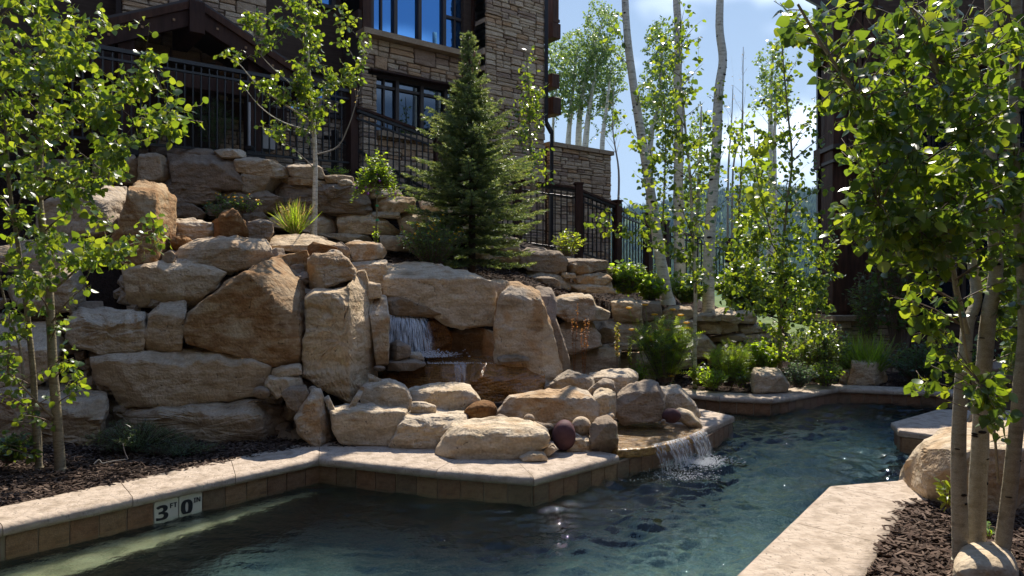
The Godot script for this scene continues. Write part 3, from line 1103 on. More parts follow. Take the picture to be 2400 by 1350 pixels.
func make_lodge() -> void:
	var t := thing("stone_lodge", "large stone and brown timber lodge with gabled porch and tall windows tinted as mirrored blue sky", "building", FA)
	# key places, read off along the facade
	var sill_a := on_face(849, 78, 0.05)
	var sill_b := on_face(1123, 132, 0.05)
	var sill_y := (sill_a.y + sill_b.y) * 0.5
	var lint_a := on_face(867, 160, 0.05)
	var lint_b := on_face(1060, 200, 0.05)
	var win_l := on_face(882, 300)
	var low_b := on_face(960, 318).y
	var lint_y := on_face(882, 170).y
	var pier_l := on_face(1137, 300, 0.35).x
	var pier_r := on_face(1276, 300, 0.35).x
	var s_left := sill_a.x
	var up_l := on_face(880, 60).x
	var up_r := on_face(1108, 100).x
	var low_r := on_face(1052, 300).x
	var top := 7.2
	# backing walls with depth
	block(t, "wall", fp((s_left + pier_l) * 0.5, (lint_y + sill_y) * 0.5, -0.32), Vector3(pier_l - s_left, sill_y - lint_y, 0.44), M.mortar, FU)
	block(t, "wall", fp((s_left + pier_l) * 0.5, (1.8 + low_b) * 0.5, -0.32), Vector3(pier_l - s_left, low_b - 1.8, 0.44), M.mortar, FU)
	block(t, "wall", fp((s_left + win_l.x) * 0.5, (low_b + lint_y) * 0.5, -0.32), Vector3(win_l.x - s_left, lint_y - low_b, 0.44), M.mortar, FU)
	block(t, "wall", fp((pier_l + pier_r) * 0.5, (1.2 + top) * 0.5, 0.0), Vector3(pier_r - pier_l - 0.1, top - 1.2, 0.5), M.mortar, FU)
	block(t, "wall", fp((up_l + up_r) * 0.5, (sill_y + top) * 0.5, -0.75), Vector3(up_r - up_l + 0.6, top - sill_y, 0.3), M.dark_room, FU)
	# stone: wall under the big window, then the pier with its return
	masonry(t, FA, FU, FN, s_left, pier_l, 2.0, sill_y - 0.07, [[win_l.x, low_r + 0.9, low_b, lint_y + 0.02], [lint_a.x, pier_l, lint_y, lint_a.y]], 120, 21)
	masonry(t, FA + FN * 0.35, FU, FN, pier_l, pier_r, 1.6, top, [], 165, 22)
	masonry(t, fp(pier_l, 0, 0.35), -FN, -FU, -0.0, 0.33, 2.2, top, [], 15, 23)
	masonry(t, fp(pier_r, 0, 0.35), -FN, FU, 0.0, 0.5, 2.2, top, [], 0, 24)
	# sills, lintel
	block(t, "sill", fp((s_left + pier_l) * 0.5 - 0.02, sill_y - 0.02, 0.03), Vector3(pier_l - s_left + 0.02, 0.10, 0.34), M.cap_stone, FU)
	block(t, "lintel", fp((lint_a.x + low_r + 0.9) * 0.5, (lint_a.y + lint_y) * 0.5, 0.04), Vector3(low_r + 0.9 - lint_a.x, lint_a.y - lint_y - 0.01, 0.16), M.timber, FU)
	block(t, "sill", fp((win_l.x + low_r + 0.9) * 0.5, low_b - 0.05, 0.02), Vector3(low_r + 0.9 - win_l.x, 0.10, 0.2), M.cap_stone, FU)
	# windows
	var m1 := on_face(938, 60).x
	var m2 := on_face(995, 60).x
	var m3 := on_face(1053, 90).x
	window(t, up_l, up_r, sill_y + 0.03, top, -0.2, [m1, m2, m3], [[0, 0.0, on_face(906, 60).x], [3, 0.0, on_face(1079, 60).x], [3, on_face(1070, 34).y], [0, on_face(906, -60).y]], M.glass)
	block(t, "corner_board", fp(up_r + 0.12, (sill_y + top) * 0.5, -0.12), Vector3(0.16, top - sill_y, 0.14), M.timber_red, FU)
	block(t, "corner_board", fp(up_l - 0.13, (sill_y + top) * 0.5, -0.12), Vector3(0.16, top - sill_y, 0.14), M.timber_red, FU)
	block(t, "corner_board", fp(pier_l - 0.06, (sill_y + top) * 0.5, -0.16), Vector3(0.22, top - sill_y, 0.1), M.siding, FU)
	var l1 := on_face(938, 260).x
	var l2 := on_face(996, 260).x
	var l3 := on_face(1052, 260).x
	var bar_y := on_face(938, 206).y
	window(t, win_l.x, l3 + 0.9, low_b, lint_y, -0.14, [l1, l2, l3], [[0, bar_y], [1, bar_y], [2, bar_y], [3, bar_y], [0, 0.0, on_face(908, 260).x]], M.dark_glass)
	block(t, "wall", fp((win_l.x + l3 + 0.9) * 0.5, (low_b + lint_y) * 0.5, -0.5), Vector3(l3 + 0.9 - win_l.x, lint_y - low_b, 0.1), M.dark_room, FU)
	# brown board siding, set back, with a small window; then a stone bay and more siding
	var k := -0.75
	var sd_l := on_face(620, 100, k).x
	var sd_r := on_face(852, 100, k).x
	var sw_l := on_face(742, 10, k).x
	var sw_r := on_face(778, 10, k).x
	var sw_y := on_face(760, 16, k).y
	var lw_l := on_face(668, 230, k).x
	var lw_r := on_face(796, 230, k).x
	var lw_y0 := on_face(740, 268, k).y
	var lw_y1 := on_face(740, 190, k).y
	block(t, "wall", fp((sd_l + sd_r) * 0.5, 4.3, k - 0.2), Vector3(sd_r - sd_l, 6.0, 0.3), M.mortar, FU)
	planks(t, sd_l, sd_r, lw_y0 + 0.35, top, k, 0.19, [[sw_l, sw_r, sw_y, top], [lw_l, lw_r, lw_y0, lw_y1]])
	masonry(t, FA + FN * k, FU, FN, sd_l, sd_r, 2.9, lw_y0 + 0.3, [], 30, 25)
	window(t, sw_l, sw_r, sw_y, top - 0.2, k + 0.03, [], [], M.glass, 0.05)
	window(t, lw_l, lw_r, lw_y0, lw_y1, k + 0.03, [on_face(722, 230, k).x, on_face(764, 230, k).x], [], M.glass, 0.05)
	block(t, "corner_board", fp(sd_r + 0.02, (4.4 + top) * 0.5, k + 0.06), Vector3(0.2, top - 4.4, 0.12), M.siding, FU)
	block(t, "wall", fp(s_left + 0.06, 4.0, -0.42), Vector3(0.12, 4.2, 0.66), M.siding, FU)
	# the stone bay over the porch
	var by_l := on_face(286, 20, -0.5).x
	var by_r := on_face(624, 60, -0.5).x
	block(t, "wall", fp((by_l + by_r) * 0.5, 4.9, -0.85), Vector3(by_r - by_l, 4.6, 0.5), M.mortar, FU)
	masonry(t, FA + FN * -0.5, FU, FN, by_l, by_r, 3.0, 7.2, [[on_face(398, 200, -0.5).x, on_face(512, 200, -0.5).x, 3.0, 4.75]], 60, 26)
	# siding left of the bay, with its downpipe
	block(t, "wall", fp(by_l - 2.2, 5.0, -1.05), Vector3(4.4, 4.6, 0.3), M.mortar, FU)
	planks(t, by_l - 4.4, by_l, 3.0, 7.4, -0.86, 0.19, [])
	var dp := on_face(281, 20, -0.6).x
	bar(t, "downpipe", fp(dp, 3.2, -0.6), fp(dp, 7.4, -0.6), 0.08, 0.08, M.trim)
	# doors under the porch
	var dl := on_face(404, 250, -0.5).x
	var dr := on_face(506, 250, -0.5).x
	window(t, dl, dr, 3.1, 4.72, -0.66, [lerpf(dl, dr, 0.28), lerpf(dl, dr, 0.64)], [[0, 4.35], [1, 4.35], [2, 4.35]], M.dark_glass, 0.09)
	block(t, "door", fp((dl + dr) * 0.5, 3.55, -0.7), Vector3(dr - dl, 0.9, 0.08), M.timber, FU)
	# porch: gable rakes, ridge beam end, posts, tie beam, roof sheets, lantern
	var gs := on_face(457, 8, 0.9).x
	var gy := on_face(457, 8, 0.9).y
	var half := 1.75
	var drop := 0.47 * half
	for side in [-1.0, 1.0]:
		var a := fp(gs, gy - 0.02, 0.9)
		var b := fp(gs + side * half, gy - drop - 0.02, 0.9)
		bar(t, "rake_board", a - Vector3.UP * 0.13, b - Vector3.UP * 0.13, 0.09, 0.26, M.timber)
		bar(t, "rake_trim", a + FN * 0.05, b + FN * 0.05, 0.06, 0.09, M.timber_red)
		var ctr := (a + b) * 0.5 - FN * 0.75 + Vector3.UP * 0.06
		var rf := block(t, "roof", ctr, Vector3(a.distance_to(b) + 0.05, 0.06, 1.6), M.trim, (b - a).normalized() * side, (b - a).cross(FN).normalized() * side * signf(((b - a).cross(FN) * side).y))
		rf.name = rf.name
		for q in 4:
			var pb := a.lerp(b, 0.16 + 0.22 * q) - Vector3.UP * 0.15 + FN * 0.05
			block(t, "bolt", pb, Vector3(0.03, 0.03, 0.03), M.bolt, FU)
		var ps: float = gs + side * 0.83
		block(t, "post", fp(ps, (3.0 + gy - 0.55) * 0.5, 0.75), Vector3(0.2, gy - 0.55 - 3.0, 0.2), M.timber, FU)
		block(t, "post_base", fp(ps, 3.15, 0.75), Vector3(0.28, 0.24, 0.28), M.iron, FU)
	block(t, "ridge_beam", fp(gs, gy - 0.22, 0.55), Vector3(0.20, 0.44, 0.95), M.timber, FU)
	bar(t, "tie_beam", fp(gs - half, gy - drop - 0.2, 0.72), fp(gs + half, gy - drop - 0.2, 0.72), 0.16, 0.22, M.timber)
	bar(t, "beam", fp(gs - half, gy - drop - 0.25, -0.42), fp(gs + half, gy - drop - 0.25, -0.42), 0.14, 0.25, M.timber)
	var ln := on_face(545, 208, -0.38)
	block(t, "wall_lantern", fp(ln.x, ln.y, -0.36), Vector3(0.13, 0.28, 0.13), M.iron, FU)
	for q in 3:
		block(t, "lantern_glass", fp(ln.x - 0.04 + 0.04 * q, ln.y - 0.01, -0.29), Vector3(0.022, 0.13, 0.012), M.lamp_glass, FU)
	# downpipe and brackets on the far corner
	var pr := on_face(1279, 100, 0.38)
	bar(t, "downpipe", fp(pr.x, 4.55, 0.40), fp(pr.x, top, 0.40), 0.07, 0.07, M.iron)
	bar(t, "downpipe", fp(pr.x, 4.58, 0.40), fp(pr.x + 0.14, 4.40, 0.40), 0.07, 0.07, M.iron)
	bar(t, "downpipe", fp(pr.x + 0.14, 4.42, 0.40), fp(pr.x + 0.14, 2.0, 0.40), 0.07, 0.07, M.iron)
	for q in [[1288, 0, 60, 0.16], [1290, 60, 95, 0.22], [1288, 178, 210, 0.2], [1291, 232, 272, 0.22]]:
		var a := on_face(q[0], q[1], 0.0)
		var b := on_face(q[0], q[2], 0.0)
		block(t, "bracket", fp(a.x, (a.y + b.y) * 0.5, 0.0), Vector3(q[3], a.y - b.y, 0.4), M.timber_red, FU)
	block(t, "outrigger", fp(on_face(1298, 48, 0.0).x, on_face(1298, 48, 0.0).y, 0.0), Vector3(0.26, 0.06, 0.1), M.trim, FU)
	# side wall and roof that close the volume behind
	block(t, "wall", fp(-1.0, 4.1, -4.6), Vector3(9.0, 6.2, 7.2), M.siding, FU)
	block(t, "roof", fp(-1.4, 7.35, -3.6), Vector3(9.0, 0.25, 7.0), M.trim, FU)


func make_terrace_wall() -> void:
	var a := on_face(1288, 336, 0.1)
	var b := on_face(1431, 352, 0.1)
	var y := (a.y + b.y) * 0.5
	var t := thing("terrace_wall", "low stone wall with flat cap beside the lodge's corner and downpipe", "wall", fp(a.x, 0, 0))
	block(t, "wall", fp((a.x + b.x) * 0.5 + 0.02, (1.0 + y) * 0.5 - 0.05, -0.15), Vector3(b.x - a.x - 0.1, y - 1.1, 0.4), M.mortar, FU)
	masonry(t, FA + FN * 0.1, FU, FN, a.x, b.x, 1.3, y - 0.09, [], 170, 31)
	masonry(t, fp(b.x, 0, 0.1), -FN, FU, 0.0, 0.5, 1.3, y - 0.09, [], 20, 32)
	var n := 4
	for i in n:
		var s0 := lerpf(a.x - 0.03, b.x + 0.05, float(i) / n)
		var s1 := lerpf(a.x - 0.03, b.x + 0.05, float(i + 1) / n) - 0.006
		block(t, "cap_stone", fp((s0 + s1) * 0.5, y - 0.045, -0.12), Vector3(s1 - s0, 0.09, 0.6), M.cap_stone, FU)


# ---------------------------------------------------------------- the lodge on the right
func make_right_lodge() -> void:
	var d := 11.2
	var base := at(1985, 860, d)
	var t := thing("timber_lodge", "dark timber lodge with heavy corner post on a stone pedestal", "building", Vector3(base.x, 0, -d))
	var cap_y := at(1985, 743, d).y
	var px0 := at(1957, 743, d).x
	var px1 := at(2105, 743, d).x
	# pedestal: stones under a cap
	block(t, "pedestal", Vector3((px0 + px1) * 0.5, cap_y * 0.5 - 0.1, -d - 0.45), Vector3(px1 - px0 - 0.12, cap_y - 0.1 + 0.2, 0.8), M.mortar)
	masonry(t, Vector3(0, 0, -d), Vector3.RIGHT, Vector3.BACK, px0, px1, -0.05, cap_y - 0.06, [], 60, 41, 0.8)
	masonry(t, Vector3(px0, 0, -d), Vector3.FORWARD, Vector3.LEFT, 0.0, 0.9, -0.05, cap_y - 0.06, [], 20, 42, 0.8)
	block(t, "cap_stone", Vector3((px0 + px1) * 0.5, cap_y - 0.02, -d - 0.42), Vector3(px1 - px0 + 0.1, 0.08, 1.0), M.cap_stone)
	# clustered post: lower boards, band, upper boards
	var lo0 := at(1966, 735, d).x
	var step_y := at(1966, 338, d).y
	var q := 0
	for w in [[1968, 2004, -0.10], [2006, 2046, -0.16], [2048, 2090, -0.22]]:
		var x0: float = at(w[0], 0, d).x
		var x1: float = at(w[1], 0, d).x
		block(t, "post", Vector3((x0 + x1) * 0.5, (cap_y + step_y) * 0.5, -d - 0.35 + w[2]), Vector3(x1 - x0, step_y - cap_y - 0.04, 0.42), M.timber_red)
		block(t, "post", Vector3((x0 + x1) * 0.5 + 0.03, (step_y + 6.4) * 0.5, -d - 0.38 + w[2]), Vector3(x1 - x0 - 0.03, 6.4 - step_y, 0.34), M.timber_red)
		q += 1
	var xa := at(1962, 0, d).x
	var xb := at(2094, 0, d).x
	block(t, "post_band", Vector3((xa + xb) * 0.5, step_y, -d - 0.44), Vector3(xb - xa, 0.07, 0.66), M.trim)
	block(t, "post_band", Vector3((xa + xb) * 0.5, step_y - 0.22, -d - 0.44), Vector3(xb - xa - 0.03, 0.05, 0.62), M.trim)
	bar(t, "downpipe", Vector3(lo0 + 0.02, cap_y, -d - 0.78), Vector3(lo0 + 0.02, 6.3, -d - 0.78), 0.06, 0.06, M.iron)
	# beams, balcony, dark wall with windows set back, eave
	var wx0 := 5.65
	var wx1 := 13.0
	var wd := d + 1.5
	block(t, "wall", Vector3((wx0 + wx1) * 0.5 + 0.4, 3.8, -wd - 0.8), Vector3(wx1 - wx0, 7.8, 1.4), M.timber)
	var y := 0.2
	while y < 7.6:
		block(t, "plank", Vector3((wx0 + wx1) * 0.5 + 0.4, y + 0.11, -wd - 0.07), Vector3(wx1 - wx0, 0.214, 0.03), M.siding, Vector3.RIGHT, Vector3(0, 1, 0.12).normalized())
		y += 0.22
	for w in [[2130, 2215, 250, 380], [2250, 2330, 250, 380], [2140, 2230, 560, 740], [2262, 2390, 560, 740], [2360, 2440, 250, 380]]:
		var a := at(w[0], w[2], wd)
		var b := at(w[1], w[3], wd)
		block(t, "window", Vector3((a.x + b.x) * 0.5, (a.y + b.y) * 0.5, -wd - 0.02), Vector3(b.x - a.x + 0.16, a.y - b.y + 0.16, 0.1), M.trim)
		block(t, "pane", Vector3((a.x + b.x) * 0.5, (a.y + b.y) * 0.5, -wd + 0.032), Vector3(b.x - a.x, a.y - b.y, 0.01), M.dark_glass)
		block(t, "mullion", Vector3((a.x + b.x) * 0.5, (a.y + b.y) * 0.5, -wd + 0.045), Vector3(0.05, a.y - b.y, 0.03), M.trim)
	block(t, "beam", Vector3((xa + wx1) * 0.5, step_y - 0.1, -d - 0.75), Vector3(wx1 - xa, 0.34, 0.26), M.timber_red)
	block(t, "beam", Vector3((xa + wx1) * 0.5, step_y + 1.55, -d - 0.75), Vector3(wx1 - xa, 0.3, 0.26), M.timber_red)
	block(t, "balcony_floor", Vector3((xb + wx1) * 0.5, step_y - 0.36, -d - 1.0), Vector3(wx1 - xb, 0.14, 1.2), M.trim)
	for i in 14:
		var x := xb + 0.2 + i * 0.26
		block(t, "baluster", Vector3(x, step_y + 0.55, -d - 0.62), Vector3(0.03, 0.95, 0.03), M.iron)
	bar(t, "rail", Vector3(xb, step_y + 1.04, -d - 0.62), Vector3(wx1, step_y + 1.04, -d - 0.62), 0.08, 0.06, M.timber_red)
	bar(t, "eave", at(1878, -18, 11.5), at(1990, 42, 11.0), 0.5, 0.12, M.trim)
	bar(t, "roof", at(1840, -60, 12.6), at(1990, 10, 11.4), 1.5, 0.12, M.trim)
	block(t, "white_post", at(2366, 730, wd - 0.5), Vector3(0.06, 1.3, 0.06), M.pale_stone)


# unseen wing with side walls, added to cut sky light; glass and water mirror it
func make_shade_wing() -> void:
	var t := thing("unseen_shade_wing", "unseen brown timber wing added behind the garden to cut sky light", "building", Vector3(0, 0, 8))
	block(t, "wall", Vector3(0.0, 6.0, 9.5), Vector3(26.0, 14.0, 3.0), M.siding)
	block(t, "roof", Vector3(0.0, 13.2, 9.0), Vector3(27.5, 0.3, 5.0), M.trim)
	block(t, "wall", Vector3(-11.5, 6.0, 1.0), Vector3(3.0, 14.0, 13.6), M.siding)
	block(t, "wall", Vector3(11.5, 3.0, -0.5), Vector3(3.0, 8.0, 16.6), M.siding)
	for row in 3:
		for i in 7:
			var c := Vector3(-11.0 + i * 3.3, 1.6 + row * 3.1, 7.98)
			block(t, "window", c, Vector3(1.7, 1.6, 0.1), M.trim)
			block(t, "pane", c + Vector3(0, 0, -0.06), Vector3(1.5, 1.4, 0.02), M.dark_glass)
	block(t, "beam", Vector3(-1.0, 3.2, 7.9), Vector3(26.0, 0.3, 0.2), M.timber)


# ---------------------------------------------------------------- fences and rails
func fence_run(label: String, a: Vector3, b: Vector3, high_a: float, high_b: float, posts: Array, pitch: float, wood_cap: bool) -> Node3D:
	var t := thing("iron_fence", label, "fence", a, "black iron fences between brown timber posts")
	var len := a.distance_to(b)
	var ta := a + Vector3.UP * high_a
	var tb := b + Vector3.UP * high_b
	bar(t, "top_rail", ta, tb, 0.07, 0.05, M.iron)
	if wood_cap:
		bar(t, "cap_rail", ta + Vector3.UP * 0.045, tb + Vector3.UP * 0.045, 0.11, 0.04, M.timber)
	bar(t, "middle_rail", ta - Vector3.UP * 0.12, tb - Vector3.UP * 0.12, 0.035, 0.03, M.iron)
	bar(t, "bottom_rail", a + Vector3.UP * 0.09, b + Vector3.UP * 0.09, 0.035, 0.03, M.iron)
	var n := int(len / pitch)
	for i in range(1, n):
		var k := float(i) / n
		var near := false
		for p in posts:
			near = near or absf(p - k) * len < 0.09
		if near:
			continue
		var lo := a.lerp(b, k) + Vector3.UP * 0.09
		var hi := ta.lerp(tb, k) - Vector3.UP * 0.02
		block(t, "baluster", (lo + hi) * 0.5, Vector3(0.018, hi.y - lo.y, 0.018), M.iron, (b - a) * Vector3(1, 0, 1))
	for p in posts:
		var lo: Vector3 = a.lerp(b, p) - Vector3.UP * 0.15
		var hi: Vector3 = ta.lerp(tb, p) + Vector3.UP * 0.12
		block(t, "post", (lo + hi) * 0.5, Vector3(0.13, hi.y - lo.y, 0.13), M.timber, (b - a) * Vector3(1, 0, 1))
		block(t, "post_cap", hi + Vector3.UP * 0.012, Vector3(0.16, 0.03, 0.16), M.timber, (b - a) * Vector3(1, 0, 1))
	return t


func make_fences() -> void:
	fence_run("level fence in front of the gabled porch, behind the upper boulders", at(120, 335, 8.35) , at(828, 396, 11.3), 1.2, 1.2, [0.995], 0.105, false)
	fence_run("sloping stair fence that falls from the porch towards the spruce", at(836, 410, 11.25), at(1030, 470, 11.9), 1.0, 0.98, [0.985], 0.10, true)
	fence_run("short fence hidden partly by the spruce, below the pier", at(1036, 478, 11.9), at(1215, 575, 12.3), 1.0, 1.02, [0.985], 0.10, true)
	fence_run("fence in front of the low terrace wall, right of the spruce", at(1216, 578, 12.3), at(1357, 602, 12.4), 1.08, 1.12, [0.996], 0.10, true)
	fence_run("fence between two brown posts at the terrace wall's far end", at(1358, 603, 12.4), at(1447, 635, 13.0), 1.1, 1.12, [0.992], 0.10, true)
	fence_run("bluish fence running behind the leaning white trunk", at(1448, 636, 13.0), at(1560, 665, 14.3), 1.14, 1.1, [0.6, 0.99], 0.10, false)
	fence_run("farthest fence, half hidden between the white trunks and the sapling", at(1562, 668, 14.4), at(1712, 690, 15.5), 1.1, 1.05, [0.985], 0.11, false)
	fence_run("low fence behind the end of the right boulder wall", at(1712, 728, 14.5), at(1962, 792, 13.0), 0.92, 0.92, [0.52, 0.99], 0.11, false)
	# stair handrails on dark posts
	var h := thing("stair_handrail", "black stair handrail on square posts between the fence and the lodge", "handrail", at(785, 420, 11.6))
	var pa := at(785, 410, 11.6)
	var pb := at(960, 468, 12.0)
	block(h, "post", pa + Vector3.UP * 0.35, Vector3(0.1, 0.72, 0.1), M.iron)
	block(h, "post", pb + Vector3.UP * 0.2, Vector3(0.1, 0.42, 0.1), M.iron)
	bar(h, "rail", at(755, 322, 11.6), at(792, 325, 11.6), 0.05, 0.05, M.iron)
	bar(h, "rail", at(792, 326, 11.6), at(1000, 445, 12.1), 0.045, 0.045, M.iron)
	var z := thing("porch_pedestal", "pale square stone pedestal behind the porch fence", "pedestal", at(618, 345, 10.7))
	block(z, "base", at(618, 335, 10.75), Vector3(0.26, 0.22, 0.26), M.pale_stone, FU)
	block(z, "top", at(618, 312, 10.75), Vector3(0.30, 0.07, 0.30), M.pale_stone, FU)
	var pole := thing("steel_pole", "thin bright steel pole in front of the right porch post", "pole", at(585, 345, 10.0))
	bar(pole, "shaft", at(585, 345, 10.0), at(585, 240, 10.0), 0.022, 0.022, M.lamp_glass)
	block(pole, "base", at(585, 347, 10.0), Vector3(0.1, 0.05, 0.1), M.iron)


# ---------------------------------------------------------------- boulders
# One stone from its outline in the photograph, set at depth d: a faceted, weathered solid of thickness th.
# kind: rock material; opts: top (photo row below which the front starts; above it the stone's top falls back), right (photo column past which its right flank falls back), rust, round, facets, dark
func rock(label: String, kind: String, d: float, th: float, px: Array, opts := {}) -> MeshInstance3D:
	var pts := PackedVector2Array()
	for i in range(0, px.size(), 2):
		pts.append(Vector2(px[i], px[i + 1]))
	var c := Vector2.ZERO
	var area := 0.0
	for i in pts.size():
		var a := pts[i]
		var b := pts[(i + 1) % pts.size()]
		var cr := a.cross(b)
		area += cr
		c += (a + b) * cr
	c /= 3.0 * area
	var m := d / FOCAL
	var origin := at(c.x, c.y, d)
	var out := PackedVector2Array()
	for p in pts:
		var v := Vector2((p.x - c.x) * m, (c.y - p.y) * m)
		out.append(v + v.normalized() * minf(4.5 * m, v.length() * 0.08))
	if area > 0.0:                                   # photo rows run down: turn the outline counter-clockwise
		out.reverse()
	var loop: float = opts.get("round", 0.0)
	for it in (3 if loop > 0.0 else 1):              # cut the corners
		var q := PackedVector2Array()
		for i in out.size():
			var a := out[i]
			var b := out[(i + 1) % out.size()]
			var e := 0.25 if loop > 0.0 else minf(0.10, 0.008 / maxf(a.distance_to(b), 0.001))
			q.append(a.lerp(b, e))
			q.append(a.lerp(b, 1.0 - e))
		out = q
	var size := sqrt(absf(area) * 0.5) * m
	var n := clampi(int(40 + size * 110.0), 48, 150)
	var per := 0.0
	for i in out.size():
		per += out[i].distance_to(out[(i + 1) % out.size()])
	var ring := PackedVector2Array()
	var seg := 0
	var left := out[0].distance_to(out[1])
	var pos := out[0]
	for i in n:
		ring.append(pos)
		var go := per / n
		while go > left:
			go -= left
			seg = (seg + 1) % out.size()
			pos = out[seg]
			left = out[seg].distance_to(out[(seg + 1) % out.size()])
		var dir := (out[(seg + 1) % out.size()] - out[seg]).normalized()
		pos += dir * go
		left -= go
	var r := RandomNumberGenerator.new()
	r.seed = hash(label)
	var sd := Vector3(r.randf() * 90.0, r.randf() * 90.0, r.randf() * 90.0)
	var face := []                                   # cutting planes: direction, distance, slope
	for k in int(opts.get("facets", 5)):
		var ang := r.randf() * TAU
		face.append([Vector2(cos(ang), sin(ang)), r.randf_range(0.15, 0.72) * size, r.randf_range(0.2, 1.15)])
	var top_v: float = (c.y - opts.get("top", -9999.0)) * m
	var right_u: float = (opts.get("right", 99999.0) - c.x) * m
	var left_u: float = (opts.get("left", -99999.0) - c.x) * m
	var ledge := 0.07 * pow(r.randf(), 2.0)
	var hi := -9.0
	for q in out:
		hi = maxf(hi, q.y)
	var brow := hi - r.randf_range(0.10, 0.30) * size
	var ts := [0.0, 0.10, 0.20, 0.30, 0.39, 0.48, 0.56, 0.64, 0.71, 0.78, 0.84, 0.89, 0.93, 0.96, 0.985, 1.0]
	var bev := minf(0.10 * size, 0.03) if loop <= 0.0 else minf(0.5 * size, 0.2) * (0.5 + loop * 0.5)
	var jag: float = 0.030 * (1.0 - 0.8 * minf(loop, 1.0))
	var fr := 1.6 / maxf(size, 0.12)
	var verts := PackedVector3Array()
	var rims := []
	var away := Vector3(origin.x, 0, origin.z).normalized()
	var cols := PackedColorArray()
	var tone := Color(1, 1, 1).lerp([Color(0.86, 0.80, 0.74), Color(1.06, 1.03, 0.98), Color(0.90, 0.88, 0.88), Color(1.05, 0.97, 0.86)][r.randi() % 4], r.randf())
	var rust: float = opts.get("rust", 0.12)
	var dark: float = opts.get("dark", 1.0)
	var rows := ts.size() + 5
	for j in rows:
		for i in n:
			var p := ring[i]
			var w := 0.0
			if j < ts.size():
				var t: float = ts[j]
				p = p * t
				w = -bev * (1.0 - sqrt(maxf(0.0, 1.0 - pow(maxf(0.0, (t - 0.88 + 0.78 * loop) / (0.12 + 0.78 * loop)), 2.0))))
				for f in face:
					w -= maxf(0.0, p.dot(f[0]) - f[1]) * f[2]
				w -= 2.6 * maxf(0.0, p.y - top_v)
				w -= 1.3 * maxf(0.0, p.y - brow - 0.10 * size * lumps.get_noise_2d(p.x * fr * 1.2 + sd.x, sd.y)) * (1.0 - loop)
				w -= 2.4 * maxf(0.0, p.x - right_u)
				w -= 2.4 * maxf(0.0, left_u - p.x)
				w = maxf(w, -th * 0.8)
				var s := Vector3(p.x, p.y, 0.0)
				w += size * 0.022 * (1.0 - loop) * lumps.get_noise_3dv(s * fr * 0.8 + sd)
				# ledges: broken layers across the face
				var step := cells.get_noise_3dv(Vector3(p.x * 1.2, p.y * 3.4, 0.0) * fr * 0.5 + sd)
				w += size * ledge * (1.0 - loop) * step
				w += jag * 0.24 * grit.get_noise_3dv(s * 0.9 + sd)
			else:
				var t: float = (j - ts.size() + 1) / 5.0
				var lip: float = rims[i]
				w = lerpf(lip, -th, t)
				p = p * (1.0 + 0.05 * sin(t * PI) - 0.14 * t * t)
				if j == rows - 1:
					p = p * 0.75
			if j >= ts.size() - 2:
				var s3 := Vector3(p.x, p.y, w)
				p += p.normalized() * (jag * 0.8 * grit.get_noise_3dv(s3 * 0.7 + sd) + size * 0.045 * (1.0 - loop) * lumps.get_noise_3dv(s3 * fr * 1.6 + sd))
			# a traced edge that lies farther back is that much larger than its outline at depth d
			var lipw: float = w if j < ts.size() else rims[i]
			if j == ts.size() - 1:
				rims.append(w)
			var q3 := at(c.x + p.x / m, c.y - p.y / m, d - lipw) - origin
			q3 += away * (lipw - w)
			verts.append(q3)
			var z := lumps.get_noise_3dv(Vector3(p.x, p.y, w) * fr * 0.9 + sd * 1.7)
			var k := smoothstep(0.10, 0.32, z + rust - 0.25) * clampf(rust * 1.6, 0.0, 0.9)
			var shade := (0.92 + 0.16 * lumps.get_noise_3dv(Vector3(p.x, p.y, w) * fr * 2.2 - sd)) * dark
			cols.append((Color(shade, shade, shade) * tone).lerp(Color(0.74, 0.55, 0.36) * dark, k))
	var hub := verts.size()
	verts.append(away * th)
	cols.append(Color(0.8, 0.8, 0.8))
	var idx := PackedInt32Array()
	for j in rows - 1:
		for i in n:
			var k := (i + 1) % n
			var a := j * n + i
			var b := j * n + k
			var cc := (j + 1) * n + k
			var e := (j + 1) * n + i
			if j > 0:
				idx.append_array([a, b, cc])
			idx.append_array([a, cc, e])
	for i in n:
		idx.append_array([hub, (rows - 1) * n + i, (rows - 1) * n + (i + 1) % n])
	# normals between the facet's own and the smooth one: broken stone, not clay
	var soft := PackedVector3Array()
	soft.resize(verts.size())
	var fv := PackedVector3Array()
	var fn := PackedVector3Array()
	var fc := PackedColorArray()
	for i in range(0, idx.size(), 3):
		var nn := (verts[idx[i + 2]] - verts[idx[i]]).cross(verts[idx[i + 1]] - verts[idx[i]])
		for k in 3:
			soft[idx[i + k]] += nn
	var crisp := 0.8 * (1.0 - minf(loop, 1.0))
	for i in range(0, idx.size(), 3):
		var nn := (verts[idx[i + 2]] - verts[idx[i]]).cross(verts[idx[i + 1]] - verts[idx[i]]).normalized()
		for k in 3:
			fv.append(verts[idx[i + k]])
			fn.append(soft[idx[i + k]].normalized().lerp(nn, crisp).normalized())
			fc.append(cols[idx[i + k]])
	var arr := []
	arr.resize(Mesh.ARRAY_MAX)
	arr[Mesh.ARRAY_VERTEX] = fv
	arr[Mesh.ARRAY_NORMAL] = fn
	arr[Mesh.ARRAY_COLOR] = fc
	var made := ArrayMesh.new()
	made.add_surface_from_arrays(Mesh.PRIMITIVE_TRIANGLES, arr)
	var o := MeshInstance3D.new()
	var called: String = opts.get("name", "boulder")
	o.name = numbered(called)
	o.mesh = made
	o.material_override = M[kind]
	o.position = origin
	tag(o, label, opts.get("category", "boulder"), opts.get("group", ""))
	add_child(o, true)
	return o


